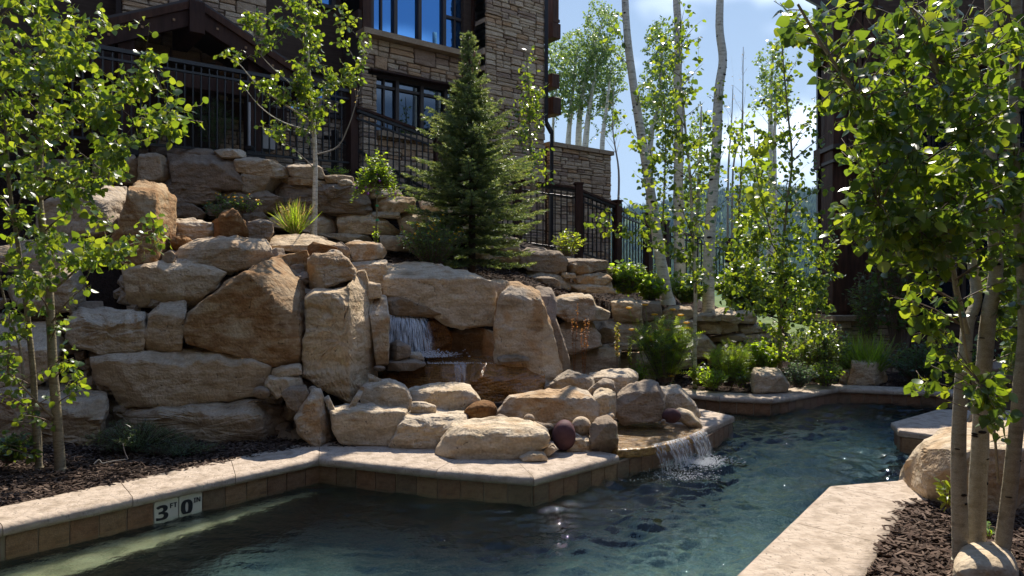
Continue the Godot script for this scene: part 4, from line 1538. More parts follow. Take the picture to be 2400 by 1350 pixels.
func ellipse(cx: float, cy: float, rx: float, ry: float, turn := 0.0) -> Array:
	var a := []
	for k in 12:
		var p := Vector2(cos(TAU * k / 12.0) * rx, sin(TAU * k / 12.0) * ry).rotated(turn)
		a.append(cx + p.x)
		a.append(cy + p.y)
	return a


func make_rocks() -> void:
	var T := "rock_tan"
	var R := "rock_rust"
	var G := "rock_grey"
	var g1 := {"group": "boulders of the lower retaining wall"}
	var g2 := {"group": "boulders of the upper retaining wall"}
	var g3 := {"group": "boulders of the right retaining wall"}
	var g4 := {"group": "loose rocks round the waterfall and on the coping"}
	# lower wall, left of the falls, from the ground up
	rock("pitted brown boulder at the foot of the wall behind the left aspen stems", T, 6.05, 0.7, [-160, 930, 0, 917, 150, 914, 245, 927, 253, 960, 236, 1012, 208, 1052, -160, 1062], merge(g1, {"dark": 0.82}))
	rock("long low boulder behind the dark creeping juniper", T, 6.12, 0.7, [246, 985, 300, 965, 480, 955, 640, 938, 690, 962, 698, 1002, 655, 1030, 520, 1052, 255, 1055], merge(g1, {"dark": 0.85, "rust": 0.1}))
	rock("tan boulder directly behind the left aspen stems, second course", T, 6.25, 0.7, [-160, 772, 0, 763, 130, 755, 150, 772, 148, 800, 132, 862, 112, 890, 60, 908, -160, 915], merge(g1, {"right": 128}))
	rock("boulder with sunlit rough right flank above the left aspen stems", T, 6.55, 0.8, [15, 668, 60, 642, 160, 632, 235, 636, 258, 652, 232, 695, 178, 727, 100, 730, 40, 716], merge(g1, {"right": 165}))
	rock("smooth grey-tan block with a pale chipped left corner, third course", T, 6.45, 0.7, [158, 758, 170, 732, 192, 723, 212, 727, 335, 734, 342, 772, 333, 822, 250, 825, 168, 812, 156, 790], merge(g1, {"rust": 0.05}))
	rock("small upright squarish block left of the big wedge boulder", T, 6.42, 0.6, [350, 742, 370, 728, 376, 713, 430, 708, 433, 742, 424, 822, 346, 828, 342, 800], g1)
	rock("long pale boulder with an undercut left end below the big wedge boulder", T, 6.3, 0.8, [214, 840, 300, 827, 500, 824, 600, 845, 630, 862, 628, 920, 540, 938, 400, 954, 286, 953, 262, 907, 228, 898], merge(g1, {"rust": 0.08}))
	rock("huge rust-stained wedge boulder left of the standing slab", R, 6.35, 0.9, [434, 778, 445, 735, 500, 690, 600, 626, 640, 606, 715, 590, 731, 630, 723, 700, 706, 840, 690, 857, 610, 852, 500, 818, 438, 802], merge(g1, {"rust": 0.28, "right": 702}))
	rock("broad grey-brown block under the sunlit flat cap boulder", T, 6.75, 0.8, [288, 630, 380, 616, 480, 620, 527, 641, 502, 677, 447, 717, 380, 722, 310, 716, 297, 680], merge(g1, {"rust": 0.3}))
	rock("thin slab wedged under the flat cap boulder", T, 6.85, 0.6, [352, 612, 400, 605, 470, 611, 545, 634, 540, 645, 470, 630, 360, 625], g1)
	rock("flat lens-shaped cap boulder with a sunlit upper edge", T, 6.85, 0.8, [400, 603, 425, 580, 470, 560, 560, 558, 620, 562, 640, 600, 600, 622, 545, 635, 470, 622, 410, 614], merge(g1, {"top": 568, "rust": 0.35}))
	rock("tall upright rust-brown boulder with a white sunlit right side", R, 6.95, 0.9, [250, 590, 288, 500, 303, 446, 325, 427, 385, 438, 407, 470, 406, 520, 399, 572, 386, 614, 300, 622, 255, 610], merge(g1, {"right": 366, "top": 446, "rust": 0.32}))
	rock("grey boulder leaning behind the tall upright rust boulder", T, 7.3, 0.8, [90, 480, 170, 447, 240, 438, 292, 440, 278, 520, 232, 547, 150, 562, 92, 545], merge(g1, {"rust": 0.05}))
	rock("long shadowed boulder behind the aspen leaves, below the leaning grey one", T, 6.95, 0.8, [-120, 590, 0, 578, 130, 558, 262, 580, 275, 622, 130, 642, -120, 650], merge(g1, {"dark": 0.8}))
	rock("cream layered block right of the tall upright boulder", T, 7.5, 0.6, [402, 520, 440, 515, 498, 524, 502, 560, 470, 574, 405, 577], merge(g1, {"top": 521}))
	rock("small rust wedge at the foot of the cream layered block", R, 7.15, 0.4, [402, 552, 440, 557, 458, 573, 440, 582, 398, 584], merge(g1, {"rust": 0.7}))
	rock("little grey stone between the upright boulder and the cap boulder", G, 6.85, 0.3, [382, 598, 400, 585, 412, 600, 406, 617, 385, 615], g1)
	rock("pointed dark red-brown rock on the slope by the grass tuft", R, 7.4, 0.6, [500, 566, 503, 520, 530, 494, 546, 490, 561, 504, 576, 530, 592, 566], merge(g1, {"rust": 0.9, "dark": 0.78, "left": 512}))
	rock("small grey block beside the pointed red-brown rock", G, 7.4, 0.5, [577, 521, 615, 515, 637, 524, 640, 545, 625, 568, 586, 568], merge(g1, {"top": 519}))
	rock("flat sunlit ledge stone below the grass tuft", T, 7.3, 0.8, [632, 566, 650, 553, 730, 551, 802, 575, 790, 595, 700, 592, 640, 584], merge(g1, {"top": 575}))
	rock("dark rust stone behind the round lump boulder", R, 7.1, 0.5, [716, 582, 738, 568, 790, 580, 782, 602, 722, 602], merge(g1, {"rust": 0.8, "dark": 0.8}))
	rock("small grey stone beside the dark rust stone", G, 7.2, 0.3, [780, 578, 800, 570, 818, 588, 812, 606, 785, 602], g1)
	rock("oval cream rock lying on mulch above the falls", T, 7.7, 0.6, [813, 574, 830, 564, 890, 571, 903, 590, 892, 606, 830, 612], merge(g1, {"rust": 0.5, "top": 572}))
	rock("lumpy yellow boulder between the wedge and the standing slab", T, 6.75, 0.7, [724, 612, 740, 598, 790, 589, 812, 605, 831, 632, 826, 652, 770, 668, 737, 695, 726, 655], merge(g1, {"rust": 0.45}))
	rock("dark boulder wedged below the lumpy yellow boulder", T, 6.9, 0.6, [726, 650, 770, 640, 826, 640, 838, 700, 735, 705], merge(g1, {"dark": 0.7}))
	rock("thin flat stone under the right tip of the wedge boulder", T, 6.25, 0.5, [626, 866, 700, 856, 703, 878, 632, 890], g1)
	rock("wider flat stone below the thin one, left of the standing slab", T, 6.2, 0.5, [622, 905, 636, 887, 704, 885, 709, 905, 650, 932], g1)
	rock("smooth pale cobble at the right end of the long pale boulder", G, 6.15, 0.2, ellipse(613, 921, 20, 13), merge(g4, {"round": 1.0, "name": "cobble", "category": "cobble"}))
	rock("grey stone leaning at the standing slab's left foot", G, 6.1, 0.4, [664, 925, 682, 909, 716, 908, 735, 942, 700, 968, 676, 955], g4)
	rock("diagonal brown rock standing on the mulch left of the coping rocks", T, 5.95, 0.4, [694, 985, 735, 921, 753, 925, 791, 1025, 740, 1049, 705, 1020], merge(g4, {"rust": 0.4, "right": 752}))
	rock("narrow chip leaning right of the diagonal brown rock", T, 6.05, 0.12, [760, 938, 770, 930, 787, 964, 779, 974], g4)
	rock("tiny pale cobble above the diagonal brown rock", G, 6.15, 0.12, ellipse(733, 915, 11, 9), merge(g4, {"round": 1.0, "name": "cobble", "category": "cobble"}))
	# the falls
	rock("tall standing slab left of the upper falls", T, 6.4, 0.7, [719, 700, 736, 686, 810, 684, 832, 645, 855, 642, 868, 700, 876, 760, 881, 870, 866, 905, 832, 952, 752, 906, 711, 882, 717, 800], merge(g4, {"right": 820, "rust": 0.15, "facets": 3}))
	rock("thinner warm slab behind the tall standing slab, beside falling water", T, 6.8, 0.5, [862, 690, 905, 698, 911, 750, 910, 850, 882, 858, 870, 760], merge(g4, {"rust": 0.4}))
	rock("small cream stone capping the thinner slab", T, 6.95, 0.4, [862, 662, 891, 666, 892, 698, 866, 697], g4)
	rock("shadowed boulder behind the standing slab, left of the long block", T, 7.55, 0.7, [815, 618, 870, 610, 905, 616, 906, 700, 860, 700, 835, 645], merge(g4, {"top": 618}))
	rock("long massive block with a sunlit top above the upper falls", T, 7.45, 1.1, [903, 622, 1000, 619, 1090, 640, 1152, 660, 1158, 692, 1153, 760, 1080, 768, 1045, 757, 1000, 722, 903, 690], merge(g4, {"top": 652, "facets": 2, "rust": 0.1}))
	rock("brown slab overhanging the upper falls", T, 7.4, 0.6, [903, 690, 960, 705, 1032, 735, 1010, 744, 903, 737], merge(g4, {"rust": 0.6, "dark": 0.6}))
	rock("dark wet boulder right of the upper falls", "rock_wet", 7.65, 0.5, [1005, 740, 1040, 757, 1060, 795, 1050, 845, 1005, 848, 995, 790], g4)
	rock("dark boulder under the long massive block, behind the middle ledge", T, 7.8, 0.5, [1055, 778, 1100, 766, 1156, 783, 1160, 838, 1100, 848, 1052, 842], merge(g4, {"dark": 0.55, "rust": 0.6}))
	rock("small warm stone squeezed beside the long block's right end", T, 7.75, 0.5, [1153, 660, 1187, 661, 1200, 676, 1172, 738, 1154, 738], merge(g4, {"rust": 0.3}))
	rock("tall leaning slab with a curved right edge, right of the falls", T, 7.15, 0.4, [1164, 745, 1176, 700, 1191, 667, 1215, 666, 1264, 692, 1291, 780, 1312, 865, 1300, 905, 1265, 925, 1230, 880, 1164, 855], merge(g4, {"rust": 0.5, "facets": 2}))
	rock("grey stained slab behind the leaning slab, lit along its right edge", G, 7.4, 0.5, [1258, 680, 1292, 680, 1306, 716, 1300, 742, 1331, 832, 1337, 882, 1300, 915, 1280, 800], merge(g4, {"right": 1318}))
	rock("flat stone on the middle ledge, leaning at the leaning slab's foot", T, 7.1, 0.3, [1168, 838, 1185, 833, 1252, 835, 1248, 845, 1172, 849], merge(g4, {"dark": 0.6}))
	rock("wet brown stone ledge that the middle falls run over", "rock_wet", 6.95, 1.0, [885, 876, 940, 868, 1000, 858, 1120, 852, 1270, 850, 1278, 950, 1080, 968, 890, 930], merge(g4, {"facets": 2}))
	rock("grey angular stone in the spray of the upper falls", G, 6.95, 0.3, [912, 806, 934, 801, 961, 815, 957, 836, 914, 848], merge(g4, {"left": 930}))
	rock("flat mossy stone on the ledge's left end", G, 6.9, 0.3, [908, 850, 985, 841, 993, 856, 968, 869, 910, 869], merge(g4, {"top": 850}))
	rock("small tan stone tucked behind the flat mossy stone", T, 7.05, 0.2, [955, 826, 985, 829, 993, 842, 958, 846], g4)
	rock("rounded grey pebble at the thinner slab's foot", G, 6.75, 0.12, ellipse(889, 864, 14, 6), merge(g4, {"round": 1.0, "name": "pebble", "category": "pebble"}))
	rock("cream shard in front of the ledge's left end", T, 6.45, 0.1, [865, 879, 897, 893, 898, 903, 868, 905], g4)
	# loose rocks round the basin and on the coping
	rock("rounded pale rock, topmost left of the loose basin rocks", T, 6.2, 0.5, [843, 932, 860, 900, 905, 893, 951, 914, 960, 936, 956, 967, 868, 967], merge(g4, {"top": 905}))
	rock("thin pale shard leaning left of the rounded pale rock", T, 6.1, 0.08, [818, 954, 845, 907, 854, 911, 831, 957], g4)
	rock("long ridged rock before the wet ledge", T, 6.3, 0.5, [956, 922, 970, 910, 1060, 904, 1096, 909, 1121, 936, 1116, 957, 1030, 970, 960, 948], merge(g4, {"top": 915}))
	rock("small flat cream chip before the long ridged rock", T, 6.05, 0.15, [969, 945, 1022, 951, 1021, 969, 967, 966], g4)
	rock("round dark red-brown rock right of the cream chip", R, 6.05, 0.3, [1089, 967, 1110, 947, 1150, 944, 1167, 961, 1152, 991, 1096, 992], merge(g4, {"rust": 0.9, "dark": 0.6, "round": 0.5}))
	rock("small white stone under the round red-brown rock", G, 5.95, 0.15, [1146, 981, 1170, 972, 1190, 982, 1186, 994, 1147, 994], g4)
	rock("smooth cream block with a level top, leftmost on the coping", T, 5.95, 0.5, [778, 966, 830, 955, 951, 966, 947, 986, 907, 1046, 800, 1041, 780, 1000], merge(g4, {"top": 963, "facets": 2, "rust": 0.05}))
	rock("cream block with a slanting left side, second on the coping", T, 5.85, 0.5, [913, 1042, 948, 985, 970, 969, 1096, 971, 1092, 1000, 1042, 1056, 920, 1053], merge(g4, {"top": 977, "rust": 0.1, "facets": 3}))
	rock("large wedge rock with a flat sunlit top, frontmost on the coping", T, 5.5, 0.5, [1020, 1066, 1050, 1020, 1066, 998, 1150, 989, 1240, 989, 1284, 1025, 1283, 1046, 1200, 1077, 1100, 1082], merge(g4, {"top": 1003, "facets": 4, "rust": 0.2}))
	rock("long yellowish rock with a saddle, behind the frontmost wedge", T, 6.15, 0.5, [1166, 966, 1200, 934, 1280, 925, 1300, 928, 1330, 912, 1370, 924, 1402, 950, 1402, 986, 1350, 998, 1280, 1008, 1200, 992, 1168, 986], merge(g4, {"rust": 0.45, "top": 932}))
	rock("smooth dark purple-red cobble on the coping", "cobble_red", 5.68, 0.22, ellipse(1322, 1022, 26, 33), merge(g4, {"round": 1.0, "name": "cobble", "category": "cobble", "facets": 0}))
	rock("round tan cobble right of the purple one", T, 5.85, 0.16, ellipse(1363, 1000, 21, 21), merge(g4, {"round": 1.0, "name": "cobble", "category": "cobble", "facets": 0}))
	rock("little wedge stone under the round tan cobble", T, 5.75, 0.15, [1349, 1020, 1376, 1036, 1366, 1047, 1349, 1044], g4)
	rock("low brown stone half under the upright grey stone", T, 5.75, 0.25, [1334, 1052, 1340, 1037, 1378, 1024, 1402, 1058, 1338, 1062], merge(g4, {"rust": 0.4}))
	rock("small yellow stone at the frontmost wedge's right foot", T, 5.55, 0.12, [1279, 1056, 1295, 1045, 1305, 1055, 1286, 1067], g4)
	rock("low flat stone before the frontmost wedge's right end", T, 5.4, 0.2, [1222, 1074, 1250, 1061, 1276, 1066, 1283, 1079, 1226, 1083], g4)
	rock("small grey cobble between the saddle rock and the wedge", G, 5.85, 0.14, ellipse(1240, 983, 12, 9), merge(g4, {"round": 1.0, "name": "cobble", "category": "cobble"}))
	rock("grey shard between saddle rock and purple cobble", G, 5.85, 0.14, [1255, 990, 1290, 1000, 1302, 1015, 1285, 1024, 1262, 1008], merge(g4, {"dark": 0.8}))
	rock("upright grey stone at the weir's left end", G, 5.72, 0.3, [1385, 1012, 1395, 985, 1420, 979, 1444, 996, 1444, 1046, 1430, 1062, 1390, 1056], merge(g4, {"facets": 3, "rust": 0.05}))
	rock("angular brown stone between the saddle rock and the big grey boulder", T, 6.25, 0.35, [1394, 926, 1410, 917, 1442, 922, 1441, 977, 1405, 982, 1396, 950], merge(g4, {"right": 1428}))
	rock("pointed grey stone behind the angular brown stone", G, 6.5, 0.3, [1374, 922, 1415, 890, 1432, 894, 1444, 930, 1395, 934], g4)
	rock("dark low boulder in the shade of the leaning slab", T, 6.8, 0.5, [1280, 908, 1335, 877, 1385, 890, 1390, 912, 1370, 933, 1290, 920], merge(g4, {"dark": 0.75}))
	rock("cream boulder behind, highest of the rocks left of the weir", T, 7.0, 0.5, [1383, 892, 1415, 874, 1475, 867, 1494, 885, 1492, 907, 1440, 928, 1395, 905], merge(g4, {"top": 884, "right": 1470}))
	rock("low pale stone at the cream boulder's left", T, 7.1, 0.3, [1362, 893, 1385, 880, 1415, 878, 1412, 898, 1372, 902], g4)
	rock("big grey-brown boulder with a pale water line above the weir basin", G, 6.5, 0.5, [1436, 942, 1470, 915, 1510, 897, 1536, 904, 1554, 940, 1556, 986, 1465, 992, 1444, 977], merge(g4, {"facets": 2}))
	rock("leaf-dappled boulder right of the big grey-brown one", T, 7.0, 0.5, [1548, 914, 1590, 914, 1626, 950, 1642, 982, 1600, 988, 1554, 978], merge(g4, {"rust": 0.1}))
	rock("shiny dark red cobble by the weir basin", "cobble_red", 6.42, 0.14, ellipse(1574, 975, 21, 16), merge(g4, {"round": 1.0, "name": "cobble", "category": "cobble", "facets": 0, "dark": 0.8}))
	rock("tiny white pebble beside the shiny red cobble", G, 6.4, 0.05, ellipse(1555, 988, 6, 5), merge(g4, {"round": 1.0, "name": "pebble", "category": "pebble", "facets": 0}))
	rock("curved pale stone that ends the weir on the right", T, 6.6, 0.25, [1582, 962, 1606, 960, 1630, 978, 1647, 1002, 1624, 1006, 1590, 985], merge(g4, {"round": 0.6}))
	rock("small tan cobble between the angular stone and the big boulder", T, 6.2, 0.12, ellipse(1430, 977, 10, 8), merge(g4, {"round": 1.0, "name": "cobble", "category": "cobble"}))
	# upper wall
	rock("shadowed upper-wall block at the left, under the level fence", T, 9.3, 0.8, [324, 402, 330, 364, 365, 360, 394, 376, 402, 422, 328, 422], g2)
	rock("largest upper-wall block, broad and grey, below the porch", G, 9.3, 0.8, [397, 362, 490, 364, 540, 379, 568, 430, 565, 445, 530, 445, 405, 427], merge(g2, {"facets": 3, "dark": 0.9}))
	rock("thin shaded slab lying on the largest upper-wall block", G, 9.45, 0.5, [368, 352, 380, 345, 490, 349, 502, 360, 490, 364, 375, 362], merge(g2, {"dark": 0.8}))
	rock("small cream slab on top of the upper wall at the porch post", T, 9.4, 0.5, [504, 353, 520, 349, 562, 350, 576, 358, 571, 368, 520, 368], g2)
	rock("long cream upper-wall stone below the right porch post", T, 9.35, 0.7, [552, 374, 575, 369, 640, 377, 677, 398, 676, 417, 620, 413, 555, 402], merge(g2, {"top": 375}))
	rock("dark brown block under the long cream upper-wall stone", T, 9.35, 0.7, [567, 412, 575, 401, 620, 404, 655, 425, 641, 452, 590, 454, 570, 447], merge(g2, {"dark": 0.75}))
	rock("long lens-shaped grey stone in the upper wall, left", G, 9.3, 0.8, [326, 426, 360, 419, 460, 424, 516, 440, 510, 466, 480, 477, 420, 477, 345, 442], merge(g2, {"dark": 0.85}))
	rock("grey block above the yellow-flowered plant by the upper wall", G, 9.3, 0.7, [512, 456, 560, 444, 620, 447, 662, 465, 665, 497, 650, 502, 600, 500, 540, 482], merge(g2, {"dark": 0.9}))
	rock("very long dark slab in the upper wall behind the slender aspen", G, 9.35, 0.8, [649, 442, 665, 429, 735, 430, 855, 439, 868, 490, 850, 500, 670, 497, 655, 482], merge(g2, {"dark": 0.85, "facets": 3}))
	rock("cream block behind the slender aspen's stem, high in the upper wall", T, 9.4, 0.7, [672, 387, 740, 386, 753, 395, 757, 417, 700, 420, 680, 407], merge(g2, {"top": 391}))
	rock("thin yellowish slab layered under that cream block", T, 9.35, 0.7, [657, 420, 680, 416, 720, 420, 792, 429, 792, 437, 662, 432], merge(g2, {"rust": 0.5}))
	rock("narrow flat stone on the upper wall before the stair fence post", T, 9.45, 0.5, [763, 412, 790, 410, 826, 414, 827, 427, 768, 430], g2)
	rock("little tan cobble under the narrow flat stone", T, 9.35, 0.3, ellipse(809, 429, 17, 9), merge(g2, {"round": 0.7}))
	rock("small ledge stone left of the flowering lollipop shrub's crown", G, 9.4, 0.6, [824, 430, 880, 431, 892, 446, 860, 450, 824, 442], g2)
	rock("oval yellow-brown stone right of the flowering lollipop shrub's stem", T, 9.4, 0.7, [866, 466, 900, 459, 970, 464, 967, 491, 930, 500, 868, 492], merge(g2, {"rust": 0.45}))
	rock("thin capping stone above the oval yellow-brown stone", T, 9.5, 0.6, [853, 446, 930, 444, 942, 461, 870, 464], g2)
	rock("pale boulder behind the slender aspen's base, lowest upper course", T, 9.3, 0.7, [632, 512, 660, 502, 690, 503, 790, 504, 797, 530, 780, 547, 740, 547, 640, 532], g2)
	rock("big pale boulder behind the lollipop shrub's stem", T, 9.3, 0.7, [794, 502, 865, 499, 890, 510, 942, 545, 935, 552, 800, 547, 794, 520], merge(g2, {"rust": 0.1}))
	rock("pale block at the left of the spruce's lower boughs", T, 9.4, 0.7, [931, 503, 990, 501, 1012, 520, 992, 552, 943, 550], g2)
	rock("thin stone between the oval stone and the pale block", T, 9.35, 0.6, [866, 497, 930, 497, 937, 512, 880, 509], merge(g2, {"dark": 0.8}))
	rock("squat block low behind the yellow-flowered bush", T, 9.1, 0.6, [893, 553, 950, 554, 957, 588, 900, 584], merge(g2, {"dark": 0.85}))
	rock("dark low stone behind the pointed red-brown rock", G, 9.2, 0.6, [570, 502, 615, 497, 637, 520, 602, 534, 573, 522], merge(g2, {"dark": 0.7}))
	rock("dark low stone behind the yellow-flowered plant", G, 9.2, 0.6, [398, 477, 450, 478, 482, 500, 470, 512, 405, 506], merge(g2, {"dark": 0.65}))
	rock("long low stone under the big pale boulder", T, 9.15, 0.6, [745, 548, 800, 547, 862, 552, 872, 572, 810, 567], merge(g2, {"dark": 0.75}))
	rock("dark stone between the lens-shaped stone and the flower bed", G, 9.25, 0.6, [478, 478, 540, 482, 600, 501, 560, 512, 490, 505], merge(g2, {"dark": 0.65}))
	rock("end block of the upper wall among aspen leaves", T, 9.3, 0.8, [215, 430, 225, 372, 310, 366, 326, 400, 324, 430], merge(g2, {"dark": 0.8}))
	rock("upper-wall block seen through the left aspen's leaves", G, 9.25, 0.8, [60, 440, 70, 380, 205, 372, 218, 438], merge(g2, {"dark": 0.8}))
	rock("stone behind the spruce's trunk in the upper wall", T, 9.9, 0.7, [985, 470, 1100, 480, 1130, 540, 1010, 545], g2)
	rock("second stone behind the spruce, right of its trunk", T, 10.0, 0.7, [1110, 530, 1210, 560, 1225, 620, 1100, 620], g2)
	rock("big rounded grey boulder right of the spruce's foot", G, 10.0, 0.8, [1222, 592, 1240, 582, 1310, 590, 1326, 610, 1323, 634, 1300, 639, 1240, 634, 1222, 617], merge(g2, {"facets": 3}))
	rock("grey capstone right of the big rounded grey boulder", G, 10.1, 0.7, [1326, 606, 1390, 607, 1421, 612, 1424, 633, 1390, 634, 1330, 614], merge(g2, {"top": 611}))
	rock("hollowed yellow-brown stone under the grey capstone", T, 10.05, 0.7, [1326, 618, 1385, 614, 1391, 636, 1370, 642, 1326, 638], merge(g2, {"rust": 0.6, "dark": 0.8}))
	rock("tan stone under the big rounded grey boulder", T, 9.95, 0.7, [1237, 636, 1320, 638, 1332, 655, 1332, 680, 1240, 655], g2)
	rock("brown ledge stone in the right end of the upper wall", T, 10.0, 0.7, [1343, 642, 1420, 641, 1432, 655, 1412, 672, 1350, 662], merge(g2, {"rust": 0.5}))
	rock("small flat stone between tan stone and brown ledge stone", T, 10.0, 0.5, [1313, 638, 1345, 640, 1350, 652, 1320, 652], g2)
	rock("lowest long stone at the right end of the upper wall", T, 9.95, 0.7, [1331, 662, 1425, 671, 1443, 687, 1335, 683], g2)
	rock("flat grey-tan rock lying on the mulch right of the spruce", G, 9.7, 0.5, [1241, 649, 1280, 645, 1310, 658, 1312, 677, 1250, 660], merge(g2, {"top": 652}))
	rock("last small stone of the upper wall by the bright shrub", T, 10.05, 0.5, [1413, 660, 1432, 662, 1442, 690, 1418, 684], g2)
	rock("sunlit corner stone above the bright shrub", T, 10.2, 0.5, [1420, 625, 1437, 628, 1442, 652, 1422, 648], g2)
	# right wall
	rock("long tan boulder with mulch spilling over its right shoulder", T, 9.0, 0.7, [1303, 697, 1350, 690, 1385, 698, 1395, 718, 1427, 732, 1420, 749, 1330, 753, 1304, 737], merge(g3, {"rust": 0.35, "top": 696}))
	rock("squarish tan block with dark streaks behind the yarrow", T, 9.7, 0.7, [1433, 706, 1480, 702, 1502, 715, 1502, 752, 1441, 752], merge(g3, {"top": 708}))
	rock("grey block right of the streaked tan block, top course", G, 9.9, 0.7, [1492, 706, 1545, 707, 1549, 740, 1520, 752, 1500, 750], merge(g3, {"top": 711}))
	rock("pale boulder with a sunlit top left of the sapling", T, 10.3, 0.7, [1550, 737, 1570, 719, 1615, 719, 1627, 740, 1610, 750, 1556, 749], merge(g3, {"top": 725}))
	rock("flat brown slab behind the thin sapling's stem", T, 10.5, 0.7, [1626, 736, 1685, 734, 1689, 752, 1630, 752], merge(g3, {"dark": 0.85}))
	rock("slanting sunlit slab at the right white trunk's foot", T, 10.6, 0.8, [1668, 730, 1710, 721, 1737, 750, 1727, 760, 1690, 750], merge(g3, {"top": 738}))
	rock("last top-course boulder at the right wall's end", T, 10.9, 0.7, [1713, 732, 1760, 728, 1772, 745, 1767, 759, 1735, 757], merge(g3, {"top": 735}))
	rock("rounded tan boulder beside the rust-coloured dried stalk", T, 9.1, 0.7, [1308, 767, 1330, 755, 1380, 752, 1402, 785, 1405, 811, 1350, 825, 1313, 827], g3)
	rock("layered tan boulder right of the rounded tan boulder", T, 9.7, 0.7, [1393, 756, 1445, 752, 1504, 752, 1505, 801, 1410, 805, 1397, 780], merge(g3, {"rust": 0.1}))
	rock("boulder half hidden by the yarrow's tall stems", T, 10.0, 0.7, [1503, 752, 1530, 744, 1542, 770, 1537, 802, 1503, 797], g3)
	rock("middle-course slab behind the yarrow's flower heads", T, 10.2, 0.7, [1533, 753, 1580, 750, 1627, 752, 1627, 792, 1540, 787], g3)
	rock("rounded block right of the sapling's stem, middle course", T, 10.6, 0.7, [1627, 753, 1670, 750, 1692, 765, 1687, 782, 1630, 782], g3)
	rock("grooved block second right of the sapling's stem", T, 10.7, 0.7, [1676, 753, 1720, 752, 1729, 775, 1690, 782], g3)
	rock("long last block of the middle course", T, 11.0, 0.7, [1724, 758, 1790, 760, 1803, 775, 1740, 784], merge(g3, {"top": 763}))
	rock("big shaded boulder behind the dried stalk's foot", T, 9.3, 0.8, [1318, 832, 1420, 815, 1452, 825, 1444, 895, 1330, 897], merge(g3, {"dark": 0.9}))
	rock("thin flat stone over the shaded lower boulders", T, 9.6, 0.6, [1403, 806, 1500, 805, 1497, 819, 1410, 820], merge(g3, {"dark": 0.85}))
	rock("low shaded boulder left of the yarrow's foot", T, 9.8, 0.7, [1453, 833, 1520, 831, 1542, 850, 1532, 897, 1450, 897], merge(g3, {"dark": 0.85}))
	rock("rounded grey-tan boulder right of the yarrow", T, 10.3, 0.7, [1607, 793, 1650, 784, 1674, 815, 1662, 838, 1618, 838], g3)
	rock("thin dark slab above the fern-leaved plant", T, 10.8, 0.6, [1657, 792, 1740, 783, 1747, 798, 1665, 802], merge(g3, {"dark": 0.8}))
	rock("tan stone left of the end boulder, third course", T, 11.0, 0.6, [1744, 786, 1800, 780, 1812, 800, 1790, 810, 1747, 805], g3)
	rock("rounded pale end boulder of the right wall", T, 11.1, 0.7, [1788, 787, 1815, 771, 1837, 790, 1833, 813, 1800, 808], merge(g3, {"top": 782}))
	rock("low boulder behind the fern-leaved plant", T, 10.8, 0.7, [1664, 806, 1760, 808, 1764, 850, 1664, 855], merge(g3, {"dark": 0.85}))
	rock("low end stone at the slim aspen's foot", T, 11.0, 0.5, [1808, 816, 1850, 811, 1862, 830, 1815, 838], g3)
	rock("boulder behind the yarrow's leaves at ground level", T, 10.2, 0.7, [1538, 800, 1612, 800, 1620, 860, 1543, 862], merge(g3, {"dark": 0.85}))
	# rocks in the far bed and by the camera
	rock("angular pinkish boulder on the far coping's corner", T, 8.85, 0.5, [1762, 882, 1770, 867, 1800, 864, 1822, 866, 1846, 902, 1842, 918, 1765, 920], {"top": 873, "left": 1768, "rust": 0.15})
	rock("blocky tan boulder before the bright grass clump", T, 9.75, 0.5, [1990, 902, 2000, 850, 2030, 842, 2068, 849, 2075, 882, 2072, 905], {"right": 2052, "rust": 0.4, "top": 851})
	rock("low brown stone left of the blocky tan boulder", T, 9.9, 0.4, [1966, 900, 1975, 872, 1995, 866, 2003, 900], {"rust": 0.4})
	rock("huge rounded yellow-tan boulder behind the near aspen stems", T, 4.2, 1.0, [2112, 1150, 2119, 1105, 2150, 1060, 2212, 1028, 2235, 1009, 2320, 1003, 2420, 1010, 2520, 1040, 2520, 1215, 2330, 1222, 2182, 1221, 2150, 1190, 2114, 1182], {"top": 1052, "facets": 4, "rust": 0.3, "left": 2165})
	rock("smooth pale boulder at the near aspen's foot, bottom right", T, 3.12, 0.4, [2238, 1350, 2246, 1322, 2280, 1306, 2330, 1305, 2366, 1322, 2386, 1350, 2380, 1400, 2240, 1400], {"round": 0.7, "rust": 0.05, "facets": 1})
	rock("small pale stone on the island coping by the near stems", T, 7.0, 0.3, [2268, 992, 2278, 968, 2300, 962, 2316, 988], {})
	rock("grey slab boulder in the shade behind the near aspen", G, 8.6, 0.6, [2318, 905, 2330, 850, 2390, 838, 2450, 850, 2450, 915], {"dark": 0.9})


	# chinking stones in the joints of the lower wall
	var joints := MultiMesh.new()
	joints.transform_format = MultiMesh.TRANSFORM_3D
	joints.mesh = stone_mesh(0.12, 0.07, 311)
	var where: Array[Transform3D] = []
	for i in 420:
		var x := rng.randf_range(-20.0, 735.0)
		var y := rng.randf_range(600.0, 1040.0)
		var d := ramp(y, [600.0, 720.0, 830.0, 950.0, 1040.0], [7.15, 6.85, 6.68, 6.5, 6.4]) + rng.randf_range(-0.05, 0.10)
		var s := rng.randf_range(0.05, 0.16)
		where.append(Transform3D((Basis(Vector3.UP, rng.randf_range(-0.8, 0.8)) * Basis(Vector3.BACK, rng.randf_range(-0.4, 0.4))).scaled_local(Vector3(s * rng.randf_range(1.0, 2.0), s, s * 1.3)), at(x, y, d)))
	joints.instance_count = where.size()
	for i in where.size():
		joints.set_instance_transform(i, where[i])
	var rub := MultiMeshInstance3D.new()
	rub.name = "rubble"
	rub.multimesh = joints
	rub.material_override = M.rock_grey
	tag(rub, "small dark stones packed in the joints between the lower boulders", "rubble", "", "stuff")
	add_child(rub, true)


func merge(a: Dictionary, b: Dictionary) -> Dictionary:
	var c := a.duplicate()
	c.merge(b, true)
	return c


